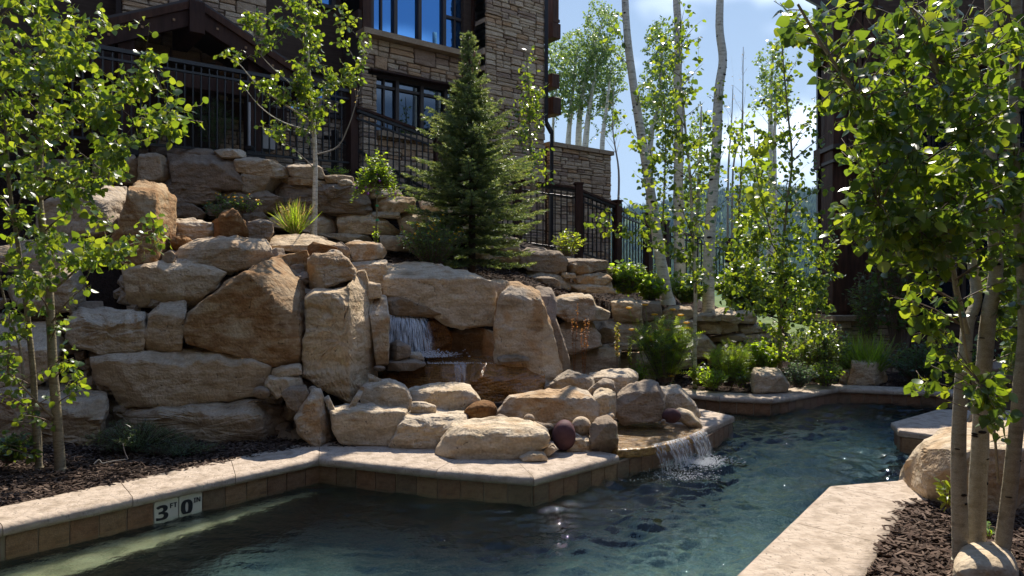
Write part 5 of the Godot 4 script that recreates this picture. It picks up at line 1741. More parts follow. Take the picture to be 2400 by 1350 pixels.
# ---------------------------------------------------------------- falling water
# strips of a thin, uneven sheet that bends over an edge a..b and drops to y1, landing `out` in front of it
func curtain(called: String, a: Vector3, b: Vector3, y1: float, out: Vector3, strips: int, mat_: Material, bend := 0.12) -> void:
	var st := new_st()
	for i in strips:
		var t := (i + rng.randf_range(-0.4, 0.4)) / strips
		var p := a.lerp(b, t)
		var wide := a.distance_to(b) / strips * rng.randf_range(0.5, 2.6)
		var u := (b - a).normalized()
		var stop := rng.randf_range(0.55, 1.0)
		var reach := rng.randf_range(0.75, 1.15)
		var prev := []
		for s in 9:
			var k := float(s) / 8.0 * stop
			var fall := k * k
			var q := p + out * k * reach + Vector3.UP * ((y1 - p.y) * fall + 0.008 * (1.0 - k)) - out.normalized() * bend * (1.0 - k) * float(s == 0)
			q += u * 0.012 * lumps.get_noise_2d(i * 3.1, k * 3.0)
			var w := wide * (0.5 + 0.5 * sin(PI * clampf(k * 1.1 + 0.15, 0.0, 1.0)))
			var cur := [q - u * w * 0.5, q + u * w * 0.5 + out.normalized() * rng.randf_range(-0.004, 0.004)]
			if s > 0:
				quad(st, prev[0], cur[0], cur[1], prev[1])
			prev = cur
	struct(called, done(st), mat_)


# a continuous, uneven sheet of falling water with white streaks
func fall_sheet(called: String, a: Vector3, b: Vector3, y1: float, out: Vector3, layers: int, repeat: float, fan := 0.0) -> void:
	var st := new_st()
	var nu := 36
	var nv := 14
	for l in layers:
		var rows := []
		var ph := l * 7.3
		for j in nv + 1:
			var k := float(j) / nv
			var row := []
			for i in nu + 1:
				var t := float(i) / nu
				var p := a.lerp(b, t)
				var reach := (0.85 + 0.3 * lumps.get_noise_2d(t * 5.0 + ph, ph)) * (1.0 - 0.10 * l)
				var q := p + out * (k - 0.18 * (1.0 - k)) * reach + Vector3.UP * ((y1 - p.y) * k * k + 0.012)
				q += (b - a) * (t - 0.5) * fan * k
				q += out.normalized() * 0.012 * lumps.get_noise_3d(t * 16.0, k * 2.5, ph)
				row.append(q)
			rows.append(row)
		for j in nv:
			for i in nu:
				for q in [[j, i], [j + 1, i], [j + 1, i + 1], [j, i], [j + 1, i + 1], [j, i + 1]]:
					var te: float = q[1] / float(nu)
					var ke: float = q[0] / float(nv)
					var ragged := lumps.get_noise_2d(ke * 3.0 + ph, te * 9.0) * 0.25
					st.set_color(Color(1, 1, 1, smoothstep(0.0, 0.16, te + ragged * 0.3) * smoothstep(0.0, 0.22, 1.0 - te + ragged * 0.4) * (1.0 - 0.45 * ke) * (0.75 + ragged)))
					st.set_uv(Vector2((q[1] / float(nu) + ph) * repeat, q[0] / float(nv) * 0.8 + ph))
					st.add_vertex(rows[q[0]][q[1]])
	st.index()
	st.generate_normals()
	struct(called, st.commit(), M.fall_sheet)


func spray(called: String, label: String, middle: Vector3, size: Vector3, count: int, r0: float, r1: float) -> void:
	var st := new_st()
	var ball := SphereMesh.new()
	ball.radial_segments = 6
	ball.rings = 3
	ball.radius = 0.5
	ball.height = 1.0
	for i in count:
		var p := Vector3(rng.randfn(), absf(rng.randfn()) * 0.6, rng.randfn()) * 0.42
		var s := rng.randf_range(r0, r1)
		st.append_from(ball, 0, Transform3D(Basis.from_scale(Vector3(s * rng.randf_range(0.8, 2.0), s * 0.55, s)).rotated(Vector3.UP, rng.randf() * TAU), middle + p * size))
	var o := struct(called, st.commit(), M.foam)
	tag(o, label, "", "", "stuff")


func sheet(called: String, pl: PackedVector2Array, y: float, m: Material) -> void:
	var st := new_st()
	var idx := Geometry2D.triangulate_polygon(pl)
	for i in range(0, idx.size(), 3):
		var a := p3(pl[idx[i]], y)
		var b := p3(pl[idx[i + 1]], y)
		var c := p3(pl[idx[i + 2]], y)
		if (b - a).cross(c - a).y > 0.0:
			tri(st, a, b, c)
		else:
			tri(st, a, c, b)
	struct(called, done(st), m)


func make_water_features() -> void:
	# upper falls
	fall_sheet("waterfall", at(903, 735, 7.45), at(998, 744, 7.47), at(960, 842, 7.1).y, Vector3(0.07, 0, 0.32), 3, 1.2, 0.45)
	spray("droplets", "scattered droplets beside the upper falls", at(985, 800, 7.12), Vector3(0.16, 0.30, 0.10), 90, 0.002, 0.006)
	spray("foam", "white foam where the upper falls land on the ledge", at(1010, 836, 7.15), Vector3(0.30, 0.10, 0.16), 700, 0.004, 0.014)
	# middle ledge: a film of water and threads running down its face
	var lev := at(1080, 853, 7.0).y
	sheet("ledge_water", PackedVector2Array([Vector2(-0.98, 6.93), Vector2(0.27, 6.93), Vector2(0.32, 7.7), Vector2(-1.0, 7.7)]), lev + 0.006, M.thin_water)
	curtain("waterfall", at(1068, 856, 6.9), at(1092, 856, 6.9), at(1080, 925, 6.8).y, Vector3(0.02, 0, 0.10), 7, M.falling_water, 0.1)
	spray("foam", "sparkling foam along the brim of the middle ledge", at(1055, 852, 6.98), Vector3(0.34, 0.03, 0.05), 300, 0.003, 0.009)
	# weir basin and its falls into the pool
	var edge := PackedVector2Array([Vector2(0.83, 5.74), Vector2(1.02, 5.78), Vector2(1.25, 5.93), Vector2(1.50, 6.17), Vector2(1.74, 6.52), Vector2(1.70, 6.75), Vector2(1.3, 7.0), Vector2(0.7, 6.9), Vector2(0.6, 6.2)])
	var lip := MeshInstance3D.new()
	lip.name = "weir_slab"
	lip.mesh = slab(edge, 0.02, 0.07, 0.018)
	lip.material_override = M.weir_stone
	tag(lip, "wet brown stone slab over which the small weir spills", "slab")
	add_child(lip, true)
	sheet("weir_water", inset(edge, 0.01), 0.027, M.thin_water)
	for i in 4:
		var a := edge[i]
		var b := edge[i + 1]
		var far := [0.0, 0.4, 1.0, 1.0]
		var o := Vector2((b - a).y, -(b - a).x).normalized() * 0.10
		var ya := 0.024
		if i >= 1:
			var reach := Vector3(o.x, 0, -o.y)
			var from := a if i > 1 else a.lerp(b, 0.5)
			fall_sheet("weir_fall", p3(from, ya), p3(b, ya), WATER, reach, 2 if i > 1 else 1, 0.9 if i > 1 else 0.5)
	spray("foam", "bright white foam where the weir falls into the pool", at(1600, 1062, 6.3) * Vector3(1, 0, 1) + Vector3(0.06, WATER + 0.004, 0.10), Vector3(0.36, 0.035, 0.24), 2600, 0.004, 0.013)
	spray("foam", "thin trail of foam drifting off the weir", Vector3(1.30, WATER + 0.003, -5.75), Vector3(0.4, 0.015, 0.24), 700, 0.003, 0.009)


# ---------------------------------------------------------------- leaves and trees
class Leaves:
	var v := PackedVector3Array()
	var n := PackedVector3Array()
	var i := PackedInt32Array()


# outline of a leaf of unit length along +y, folded a little along its midrib: (points, triangles)
func leaf_shape(kind: String) -> Array:
	var p := []
	var t := []
	if kind == "aspen":
		p = [Vector3(0, 0.42, 0), Vector3(0, 0, 0), Vector3(0.26, 0.03, 0.05), Vector3(0.44, 0.24, 0.09), Vector3(0.43, 0.50, 0.08), Vector3(0.26, 0.78, 0.02), Vector3(0, 1.04, -0.10), Vector3(-0.26, 0.78, 0.02), Vector3(-0.43, 0.50, 0.08), Vector3(-0.44, 0.24, 0.09), Vector3(-0.26, 0.03, 0.05)]
		for k in range(1, 11):
			t.append([0, k, k % 10 + 1])
	elif kind == "oval":
		p = [Vector3(0, 0.5, 0), Vector3(0, 0, 0), Vector3(0.22, 0.3, 0.06), Vector3(0.20, 0.68, 0.05), Vector3(0, 1, -0.05), Vector3(-0.20, 0.68, 0.05), Vector3(-0.22, 0.3, 0.06)]
		for k in range(1, 7):
			t.append([0, k, k % 6 + 1])
	elif kind == "round":
		p = [Vector3(0, 0, 0), Vector3(0.42, 0.35, 0.07), Vector3(0.22, 0.9, 0), Vector3(-0.22, 0.9, 0), Vector3(-0.42, 0.35, 0.07)]
		t = [[0, 1, 2], [0, 2, 3], [0, 3, 4]]
	elif kind == "blade":
		p = [Vector3(-0.011, 0, 0), Vector3(0.011, 0, 0), Vector3(0.010, 0.4, 0.03), Vector3(-0.010, 0.4, 0.03), Vector3(0.006, 0.75, 0.13), Vector3(-0.006, 0.75, 0.13), Vector3(0, 1, 0.28)]
		t = [[0, 1, 2], [0, 2, 3], [3, 2, 4], [3, 4, 5], [5, 4, 6]]
	elif kind == "needle":
		p = [Vector3(-0.055, 0, 0), Vector3(0.055, 0, 0), Vector3(0, 1, 0)]
		t = [[0, 1, 2]]
	elif kind == "frond":                            # a feathery leaf cut into lobes
		p = [Vector3(0, 0, 0)]
		for k in 5:
			var y := 0.15 + 0.17 * k
			var w := 0.30 * sin(PI * (0.25 + 0.15 * k))
			p.append(Vector3(w, y + 0.13, 0.03))
			p.append(Vector3(0.02, y + 0.08, 0))
			p.append(Vector3(-w, y + 0.13, 0.03))
			p.append(Vector3(-0.02, y + 0.08, 0))
			p.append(Vector3(0, y, 0))
			var b := 1 + 5 * k
			t.append([b + 4, b, b + 1])
			t.append([b + 4, b + 3, b + 2])
	return [p, t]


func add_leaf(to: Leaves, shape: Array, x: Transform3D, curl := 0.0) -> void:
	var base := to.v.size()
	var nn := x.basis.z.normalized()
	var xx := x.basis.x.normalized()
	for q in shape[0]:
		to.v.append(x * (q + Vector3(0, 0, curl * (q.y * q.y - 0.8 * q.x * q.x))))
		to.n.append((nn - xx * q.x * 0.5 - x.basis.y.normalized() * 2.0 * curl * q.y).normalized())
	for q in shape[1]:
		to.i.append_array([base + q[0], base + q[2], base + q[1]])


func leaf_surface(am: ArrayMesh, l: Leaves, m: Material) -> void:
	if l.i.is_empty():
		return
	var arr := []
	arr.resize(Mesh.ARRAY_MAX)
	arr[Mesh.ARRAY_VERTEX] = l.v
	arr[Mesh.ARRAY_NORMAL] = l.n
	arr[Mesh.ARRAY_INDEX] = l.i
	am.add_surface_from_arrays(Mesh.PRIMITIVE_TRIANGLES, arr)
	am.surface_set_material(am.get_surface_count() - 1, m)


func bend(a: Vector3, b: Vector3, lift: float) -> Array:
	var mid := a.lerp(b, 0.5) + Vector3.UP * lift
	var out := []
	for k in 6:
		var t := k / 5.0
		out.append(a.lerp(mid, t).lerp(mid.lerp(b, t), t))
	return out


var single := {}
func single_leaf(kind: String, v: int) -> ArrayMesh:
	var key := kind + str(v)
	if not single.has(key):
		var l := Leaves.new()
		add_leaf(l, leaf_shape(kind), Transform3D(Basis.from_scale(Vector3(0.86 + 0.07 * v, 1, 1))), [-0.35, -0.12, 0.08, 0.3][v])
		var am := ArrayMesh.new()
		leaf_surface(am, l, null)
		single[key] = am
	return single[key]


# trunks: [[points], r0, r1]; blobs: [px, py, rx, ry, depth, depth radius, twigs, leaves per twig]; all at the tree's own place
func aspen(called: String, label: String, category: String, trunks: Array, blobs: Array, leaf_len: float, mats: Array, bark: String, as_parts: int, opts := {}) -> Node3D:
	var foot: Vector3 = trunks[0][0][0]
	var t := thing(called, label, category, foot, opts.get("group", ""))
	var shape := leaf_shape(opts.get("leaf", "aspen"))
	var joints := []                                  # (point on a trunk, its radius)
	for tr in trunks:
		var path := smooth_path(tr[0], 5)
		var local := []
		for p in path:
			local.append(p - foot)
		var st := new_st()
		tube(st, local, tr[1], tr[2], 10 if tr[1] > 0.02 else 6, 0.10)
		if tr[1] > 0.02:                              # root flare
			var low: Vector3 = local[0]
			var up: Vector3 = local[1]
			tube(st, [low - Vector3.UP * 0.06, low + Vector3.UP * 0.015, low.lerp(up, 0.5 * minf(1.0, 0.12 / low.distance_to(up)))], tr[1] * 1.3, tr[1] * 0.97, 10, 0.3)
		part(t, "trunk", done(st), M[bark])
		if tr.size() > 3:                             # dark scars and old branch knots on pale bark
			for k in tr[3]:
				var q := rng.randf_range(0.03, 0.85)
				var i := int(q * (path.size() - 1))
				var r: float = lerpf(tr[1], tr[2], q)
				var a := rng.randf_range(0.2, PI - 0.2)
				var dir := Vector3(cos(a), 0, sin(a))
				var scar := SphereMesh.new()
				scar.radius = 0.5
				scar.height = 1.0
				scar.radial_segments = 8
				scar.rings = 4
				part(t, "bark_scar", scar, M.bark_scar, Transform3D(Basis(Vector3.UP.cross(dir) * r * rng.randf_range(0.5, 1.1), Vector3.UP * r * rng.randf_range(0.14, 0.5), dir * r * 0.22), path[i].lerp(path[mini(i + 1, path.size() - 1)], rng.randf()) - foot + dir * r * 0.97))
		for i in path.size():
			joints.append([path[i], lerpf(tr[1], tr[2], float(i) / path.size())])
	var wood := new_st()
	var spots := []
	for b in blobs:
		for w in int(b[6] * opts.get("more", 1.0)):
			var u: Vector3 = Vector3(rng.randfn(), rng.randfn(), rng.randfn()).normalized() * pow(rng.randf(), 0.38) * opts.get("spread", 1.12)
			var tip: Vector3 = at(b[0] + u.x * b[2], b[1] + u.y * b[3], b[4] + u.z * b[5])
			var best := -1
			var cost := 1e9
			for q in joints.size():
				var jp: Vector3 = joints[q][0]
				var flat := Vector2(jp.x - tip.x, jp.z - tip.z).length()
				var c: float = jp.distance_to(tip) + 1.6 * maxf(0.0, jp.y - tip.y + flat * opts.get("rise", 0.45))
				if c < cost:
					cost = c
					best = q
			var start: Vector3 = joints[best][0]
			var len := start.distance_to(tip)
			var path := bend(start, tip, len * rng.randf_range(0.02, 0.16))
			var r0: float = minf(joints[best][1] * 0.5, 0.004 + len * 0.006) * opts.get("twig", 1.0)
			var local := []
			for p in path:
				local.append(p - foot)
			tube(wood, local, r0, 0.0012, 5)
			if len > 0.35 and joints.size() < 900:
				joints.append([path[3], r0 * 0.6])
				joints.append([path[4], r0 * 0.4])
			var first: float = clampf(1.0 - opts.get("leafy", 0.5) / maxf(len, 0.05), 0.12, 0.75)
			for k in int(b[7]):
				var s := lerpf(first, 1.0, (k + rng.randf()) / b[7])
				var i := mini(int(s * 5.0), 4)
				var pt: Vector3 = path[i].lerp(path[i + 1], s * 5.0 - i)
				var along: Vector3 = (path[i + 1] - path[i]).normalized()
				var side := Vector3(rng.randfn(), rng.randfn() * 0.5, rng.randfn()).normalized()
				var stalk: Vector3 = (side * 0.75 + along * 0.4 + Vector3.DOWN * opts.get("droop", 0.25)).normalized()
				var ln := leaf_len * rng.randf_range(0.5, 1.15)
				var base: Vector3 = pt + stalk * ln * rng.randf_range(0.35, 0.8)
				var y: Vector3 = (stalk + Vector3(rng.randfn(), rng.randfn() - 0.55, rng.randfn()) * 0.55).normalized()
				var z := Vector3(rng.randfn(), rng.randfn() * 0.8 + 0.35, rng.randfn()).normalized()
				var x: Vector3 = y.cross(z).normalized()
				z = x.cross(y)
				var me := int(mats.size() * pow(rng.randf(), 1.25))
				spots.append([base.length() * (1.0 if absf(base.x / base.z) < 0.74 and (base.y - EYE) / -base.z < 0.42 else 4.0), Transform3D(Basis(x * ln, y * ln, z * ln), base - foot), mini(me, mats.size() - 1), pt - foot])
	part(t, "branches", done(wood), M[opts.get("wood", "twig")]).set_meta("kind", "stuff")
	spots.sort_custom(func(p, q): return p[0] < q[0])
	var sets := []
	for m in mats:
		sets.append(Leaves.new())
	var stalks := new_st()
	for k in spots.size():
		var s: Array = spots[k]
		if k < as_parts:
			part(t, "leaf", single_leaf(opts.get("leaf", "aspen"), k % 4), M[mats[s[2]]], s[1])
		else:
			add_leaf(sets[s[2]], shape, s[1], rng.randf_range(-0.38, 0.3))
		if opts.get("stalks", false):
			var a: Vector3 = s[3]
			var b: Vector3 = s[1].origin
			var w := (b - a).cross(Vector3(0.3, 0.1, 1)).normalized() * 0.0011
			quad(stalks, a - w, a + w, b + w, b - w)
	var am := ArrayMesh.new()
	for k in mats.size():
		leaf_surface(am, sets[k], M[mats[k]])
	if am.get_surface_count() > 0:
		var f := part(t, "foliage", am, null)
		f.set_meta("kind", "stuff")
	if opts.get("stalks", false):
		var sk := part(t, "leaf_stalks", done(stalks), M.leaf_c)
		sk.set_meta("kind", "stuff")
	return t


func pts(list: Array) -> Array:
	var out := []
	for q in list:
		out.append(at(q[0], q[1], q[2]))
	return out


func make_trees() -> void:
	var young := ["leaf_b", "leaf_a", "leaf_d", "leaf_c", "leaf_c"]
	# left clump
	aspen("aspen_clump", "leafy young aspen clump with several slender stems in the left mulch bed", "tree", [
		[pts([[142, 1104, 5.2], [135, 1000, 5.2], [124, 860, 5.2], [116, 700, 5.2], [108, 600, 5.2], [92, 460, 5.2], [95, 340, 5.2], [98, 170, 5.2], [88, 0, 5.2], [80, -160, 5.2]]), 0.036, 0.011],
		[pts([[92, 1098, 5.25], [84, 1020, 5.25], [78, 880, 5.2], [66, 760, 5.2], [58, 690, 5.15], [40, 560, 5.1], [20, 420, 5.0], [10, 250, 4.9], [-20, 60, 4.8]]), 0.024, 0.008],
		[pts([[94, 1090, 5.3], [90, 1000, 5.35], [60, 950, 5.4], [48, 820, 5.45], [10, 700, 5.4], [-14, 590, 5.3]]), 0.017, 0.007],
		[pts([[132, 985, 5.2], [100, 955, 5.1], [52, 905, 4.95], [18, 872, 4.85]]), 0.010, 0.005],
		[pts([[112, 690, 5.2], [170, 640, 5.1], [215, 590, 5.0], [270, 540, 4.9]]), 0.010, 0.004],
		[pts([[98, 360, 5.2], [170, 300, 5.0], [260, 250, 4.85], [330, 230, 4.75]]), 0.010, 0.004],
		[pts([[92, 470, 5.2], [180, 420, 5.0], [240, 400, 4.9], [340, 300, 4.7], [400, 260, 4.6]]), 0.010, 0.004],
	], [
		[60, 60, 130, 110, 4.9, 0.5, 46, 11], [190, 60, 70, 90, 4.7, 0.3, 18, 9], [60, 190, 140, 110, 4.8, 0.5, 44, 11], [200, 190, 80, 90, 4.7, 0.35, 22, 10],
		[110, 330, 150, 100, 4.8, 0.5, 44, 11], [260, 300, 80, 80, 4.6, 0.3, 22, 10], [370, 270, 60, 60, 4.55, 0.25, 15, 10], [350, 110, 30, 80, 4.6, 0.15, 8, 9], [320, 140, 60, 30, 4.6, 0.15, 4, 7], [430, 275, 60, 30, 4.5, 0.15, 4, 7], [385, 150, 30, 40, 4.55, 0.15, 4, 8],
		[100, 460, 130, 90, 4.9, 0.45, 36, 10], [250, 370, 60, 50, 4.7, 0.25, 11, 9], [290, 390, 30, 40, 4.7, 0.2, 5, 8],
		[80, 600, 120, 80, 4.95, 0.4, 28, 10], [210, 600, 90, 60, 4.8, 0.3, 18, 10], [280, 570, 70, 40, 4.7, 0.2, 8, 7], [350, 530, 60, 50, 4.6, 0.2, 7, 4], [370, 590, 40, 30, 4.6, 0.2, 4, 4],
		[60, 720, 90, 50, 5.0, 0.3, 10, 9], [160, 800, 30, 80, 5.1, 0.15, 6, 8], [180, 900, 25, 60, 5.05, 0.15, 5, 8], [30, 830, 50, 60, 4.9, 0.2, 9, 9], [20, 960, 40, 50, 5.0, 0.2, 6, 9], [25, 1040, 25, 25, 5.1, 0.15, 4, 8],
	], 0.048, young, "bark_young", 300, {"stalks": true, "droop": 0.3, "more": 1.3, "spread": 1.28, "leafy": 0.7})
	# slender aspen on the slope
	aspen("aspen_tree", "slender aspen with one straight stem on the slope beside the grass tuft", "tree", [
		[pts([[736, 556, 8.5], [738, 470, 8.5], [739, 380, 8.5], [735, 290, 8.5], [728, 220, 8.5], [722, 130, 8.5], [716, 40, 8.5], [712, -80, 8.5]]), 0.034, 0.008],
		[pts([[732, 262, 8.5], [690, 205, 8.3], [640, 160, 8.2], [612, 130, 8.1]]), 0.011, 0.004], [pts([[734, 285, 8.5], [660, 240, 8.3], [600, 195, 8.2], [560, 150, 8.1], [520, 128, 8.1]]), 0.011, 0.004], [pts([[736, 310, 8.5], [660, 285, 8.3], [610, 250, 8.2], [575, 208, 8.1]]), 0.009, 0.003],
		[pts([[733, 250, 8.5], [780, 210, 8.4], [830, 165, 8.3], [868, 120, 8.2]]), 0.010, 0.003], [pts([[722, 110, 8.5], [680, 70, 8.3], [620, 40, 8.2], [572, 22, 8.1]]), 0.009, 0.003],
	], [
		[716, 40, 60, 70, 8.4, 0.3, 34, 11], [718, 150, 40, 70, 8.4, 0.25, 26, 11], [728, 240, 35, 60, 8.4, 0.22, 20, 11], [640, 60, 70, 35, 8.2, 0.2, 15, 10], [600, 55, 40, 35, 8.2, 0.2, 8, 9], [660, 205, 50, 35, 8.2, 0.2, 14, 9], [600, 205, 40, 30, 8.2, 0.2, 8, 8], [545, 130, 45, 20, 8.1, 0.15, 6, 7], [600, 120, 20, 14, 8.1, 0.15, 3, 7],
		[820, 170, 50, 40, 8.3, 0.2, 15, 9], [855, 115, 20, 40, 8.25, 0.15, 5, 7], [780, 210, 40, 40, 8.3, 0.2, 10, 9], [680, 300, 60, 25, 8.3, 0.2, 9, 8], [640, 290, 30, 25, 8.2, 0.2, 5, 8], [800, 30, 40, 30, 8.3, 0.2, 5, 8], [780, 90, 30, 30, 8.3, 0.2, 5, 8],
	], 0.052, young, "bark_pale", 260, {"wood": "twig_pale", "rise": 0.7, "stalks": true, "more": 1.25, "spread": 1.15})
	aspen("bare_sapling", "small bare sapling with leafless twigs leaning left of the stair fence", "tree", [
		[pts([[742, 362, 8.5], [790, 345, 8.6], [815, 300, 8.6], [832, 250, 8.6], [836, 232, 8.6]]), 0.010, 0.004]], [[840, 220, 22, 26, 8.6, 0.1, 9, 1]], 0.02, ["straw"], "twig_pale", 0, {"wood": "twig_pale"})
	# in front of the lodge's pier
	aspen("small_aspen", "narrow small aspen growing in front of the stone pier, right of the spruce", "tree", [
		[pts([[1248, 440, 12.2], [1243, 330, 12.2], [1240, 220, 12.2], [1232, 110, 12.2]]), 0.028, 0.006]],
		[[1236, 150, 14, 50, 12.1, 0.15, 9, 8], [1238, 240, 35, 60, 12.1, 0.25, 22, 10], [1262, 210, 26, 70, 12.1, 0.2, 14, 9], [1245, 340, 38, 60, 12.1, 0.25, 22, 10], [1205, 260, 25, 40, 12.1, 0.2, 6, 8], [1265, 380, 30, 50, 12.1, 0.2, 12, 9], [1205, 350, 30, 30, 12.1, 0.2, 8, 8]],
		0.085, ["leaf_c", "leaf_a", "leaf_b", "leaf_d"], "bark_young", 0, {"wood": "twig_pale", "rise": 0.9, "leaf": "oval"})
	# tall white trunks
	var g := "tall white aspen trunks on the right bank"
	aspen("white_aspen", "leaning white aspen trunk, leftmost of the tall white trunks", "tree", [[pts([[1566, 705, 10.6], [1550, 620, 10.6], [1532, 500, 10.6], [1517, 400, 10.6], [1500, 300, 10.6], [1482, 180, 10.6], [1470, 80, 10.6], [1462, -60, 10.6], [1456, -200, 10.6]]), 0.086, 0.044, 16]],
		[[1480, 250, 60, 60, 10.6, 0.4, 7, 8], [1490, 420, 70, 60, 10.5, 0.4, 9, 8], [1440, 60, 40, 60, 10.6, 0.4, 4, 8]], 0.075, young, "bark_pale", 0, {"group": g, "rise": 0.8, "leafy": 0.9, "more": 1.0, "spread": 1.25})
	aspen("white_aspen", "upright white aspen trunk in the middle of the tall white trunks", "tree", [[pts([[1594, 660, 12.0], [1592, 560, 12.0], [1590, 440, 12.0], [1591, 320, 12.0], [1588, 200, 12.0], [1590, 90, 12.0], [1584, -40, 12.0], [1582, -220, 12.0]]), 0.096, 0.052, 16]],
		[[1590, 100, 60, 110, 11.8, 0.5, 18, 9], [1600, 260, 60, 80, 11.8, 0.5, 14, 9], [1540, 180, 40, 90, 11.8, 0.4, 8, 9]], 0.075, young, "bark_pale", 0, {"group": g, "rise": 0.8, "leafy": 0.9, "more": 1.0, "spread": 1.25})
	aspen("white_aspen", "thick white aspen trunk with a slight bend, rightmost of the tall white trunks", "tree", [[pts([[1660, 742, 11.2], [1661, 640, 11.2], [1664, 540, 11.2], [1672, 440, 11.2], [1680, 330, 11.2], [1684, 220, 11.2], [1694, 140, 11.2], [1686, 60, 11.2], [1690, -60, 11.2], [1692, -220, 11.2]]), 0.098, 0.052, 18]],
		[[1700, 230, 60, 50, 11.1, 0.4, 5, 8], [1720, 330, 50, 60, 11.1, 0.4, 6, 8]], 0.075, young, "bark_pale", 0, {"group": g, "rise": 0.8, "leafy": 0.9, "more": 1.0, "spread": 1.25})
	# saplings in front of them
	aspen("sapling", "thin tall aspen sapling between the yarrow and the fern-leaved plant", "tree", [[pts([[1629, 900, 9.6], [1628, 800, 9.6], [1630, 690, 9.6], [1624, 560, 9.6], [1618, 420, 9.6], [1606, 300, 9.6], [1596, 180, 9.6], [1590, 60, 9.6], [1584, -80, 9.6]]), 0.030, 0.008]],
		[[1600, 120, 70, 90, 9.5, 0.35, 22, 8], [1600, 260, 80, 80, 9.5, 0.4, 22, 9], [1560, 340, 90, 60, 9.4, 0.4, 20, 8], [1640, 330, 70, 70, 9.4, 0.4, 16, 8], [1600, 440, 110, 70, 9.4, 0.4, 26, 8], [1580, 540, 110, 60, 9.4, 0.4, 24, 8], [1470, 510, 70, 50, 9.3, 0.3, 12, 9], [1640, 600, 70, 60, 9.4, 0.4, 18, 9], [1400, 515, 40, 18, 9.3, 0.2, 4, 8]],
		0.068, young, "bark_pale", 120, {"rise": 0.5, "leafy": 0.9, "spread": 1.25, "more": 1.0})
	aspen("sapling", "bushy young aspen with a slim stem left of the timber corner post", "tree", [[pts([[1829, 880, 9.5], [1828, 760, 9.5], [1832, 640, 9.5], [1842, 500, 9.5], [1856, 380, 9.5], [1846, 260, 9.5], [1836, 150, 9.5], [1830, 60, 9.5]]), 0.028, 0.006]],
		[[1830, 150, 45, 80, 9.4, 0.3, 14, 8], [1820, 260, 75, 70, 9.4, 0.4, 24, 8], [1890, 290, 60, 60, 9.4, 0.3, 12, 7], [1800, 360, 70, 60, 9.3, 0.4, 14, 8], [1850, 420, 90, 60, 9.3, 0.4, 20, 9], [1830, 520, 110, 60, 9.3, 0.45, 46, 10], [1840, 610, 120, 70, 9.3, 0.5, 58, 11], [1800, 690, 120, 60, 9.3, 0.5, 46, 11], [1900, 680, 60, 70, 9.3, 0.4, 24, 10], [1850, 760, 90, 50, 9.3, 0.4, 22, 10], [1740, 560, 50, 70, 9.4, 0.35, 22, 10], [1740, 300, 40, 60, 9.4, 0.3, 7, 8], [1930, 560, 40, 60, 9.3, 0.3, 10, 8]],
		0.062, young, "bark_young", 160, {"rise": 0.6, "leafy": 0.8, "spread": 1.25, "more": 1.25})
	aspen("sapling", "slender leafy sapling just right of the thick white trunk", "tree", [[pts([[1728, 790, 11.6], [1726, 640, 11.6], [1732, 500, 11.6], [1738, 380, 11.6], [1742, 260, 11.6]]), 0.024, 0.006]],
		[[1735, 330, 35, 70, 11.5, 0.3, 12, 8], [1728, 450, 45, 70, 11.5, 0.3, 18, 9], [1725, 570, 55, 70, 11.5, 0.35, 26, 9], [1715, 680, 60, 50, 11.5, 0.35, 22, 9]], 0.065, young, "bark_young", 0, {"rise": 0.7, "leafy": 0.8})
	aspen("sapling", "slender leafy sapling between the leaning and middle white trunks", "tree", [[pts([[1556, 760, 11.4], [1552, 600, 11.4], [1556, 460, 11.4], [1560, 330, 11.4], [1556, 210, 11.4]]), 0.022, 0.006]],
		[[1556, 260, 35, 60, 11.3, 0.3, 14, 9], [1552, 380, 40, 60, 11.3, 0.3, 16, 9], [1548, 520, 45, 60, 11.3, 0.3, 16, 9], [1555, 640, 50, 40, 11.3, 0.3, 14, 9]], 0.065, young, "bark_young", 0, {"rise": 0.7, "leafy": 0.8})
	aspen("leafy_branch", "thin branch with large backlit leaves hanging before the white cloud", "branch", [[pts([[1810, 560, 8.2], [1790, 480, 8.2], [1772, 400, 8.2], [1768, 310, 8.2]]), 0.008, 0.003]], [[1790, 350, 30, 60, 8.2, 0.15, 6, 6], [1770, 440, 35, 60, 8.2, 0.15, 6, 6]], 0.11, ["leaf_c", "leaf_a"], "twig", 0, {"rise": 0.6})
	# distant trees against the sky
	var far := ["leaf_far", "leaf_far", "leaf_b"]
	aspen("distant_aspens", "grove of distant aspens with airy crowns above the low terrace wall", "tree grove", [
		[pts([[1330, 420, 24.0], [1332, 330, 24], [1340, 240, 24], [1352, 120, 24]]), 0.12, 0.03], [pts([[1358, 420, 24], [1356, 330, 24], [1362, 240, 24], [1380, 150, 24], [1410, 60, 24]]), 0.13, 0.03], [pts([[1374, 420, 23.5], [1372, 340, 23.5], [1385, 230, 23.5], [1400, 150, 23.5]]), 0.14, 0.03], [pts([[1412, 420, 23], [1412, 330, 23], [1422, 250, 23], [1430, 180, 23]]), 0.10, 0.03], [pts([[1300, 420, 24], [1296, 300, 24], [1305, 200, 24]]), 0.07, 0.02]],
		[[1405, 70, 40, 60, 24, 1.0, 60, 14], [1350, 130, 60, 60, 24, 1.2, 90, 14], [1330, 200, 55, 60, 24, 1.0, 70, 14], [1420, 170, 45, 70, 24, 1.0, 80, 14], [1370, 230, 60, 40, 24, 1.0, 50, 13], [1300, 170, 28, 80, 24, 0.8, 36, 12], [1425, 260, 30, 40, 23.5, 0.6, 22, 12]],
		0.085, far, "bark_pale", 0, {"leaf": "round", "wood": "twig_pale", "rise": 0.9, "twig": 1.3, "leafy": 2.2, "more": 2.6, "spread": 1.3})
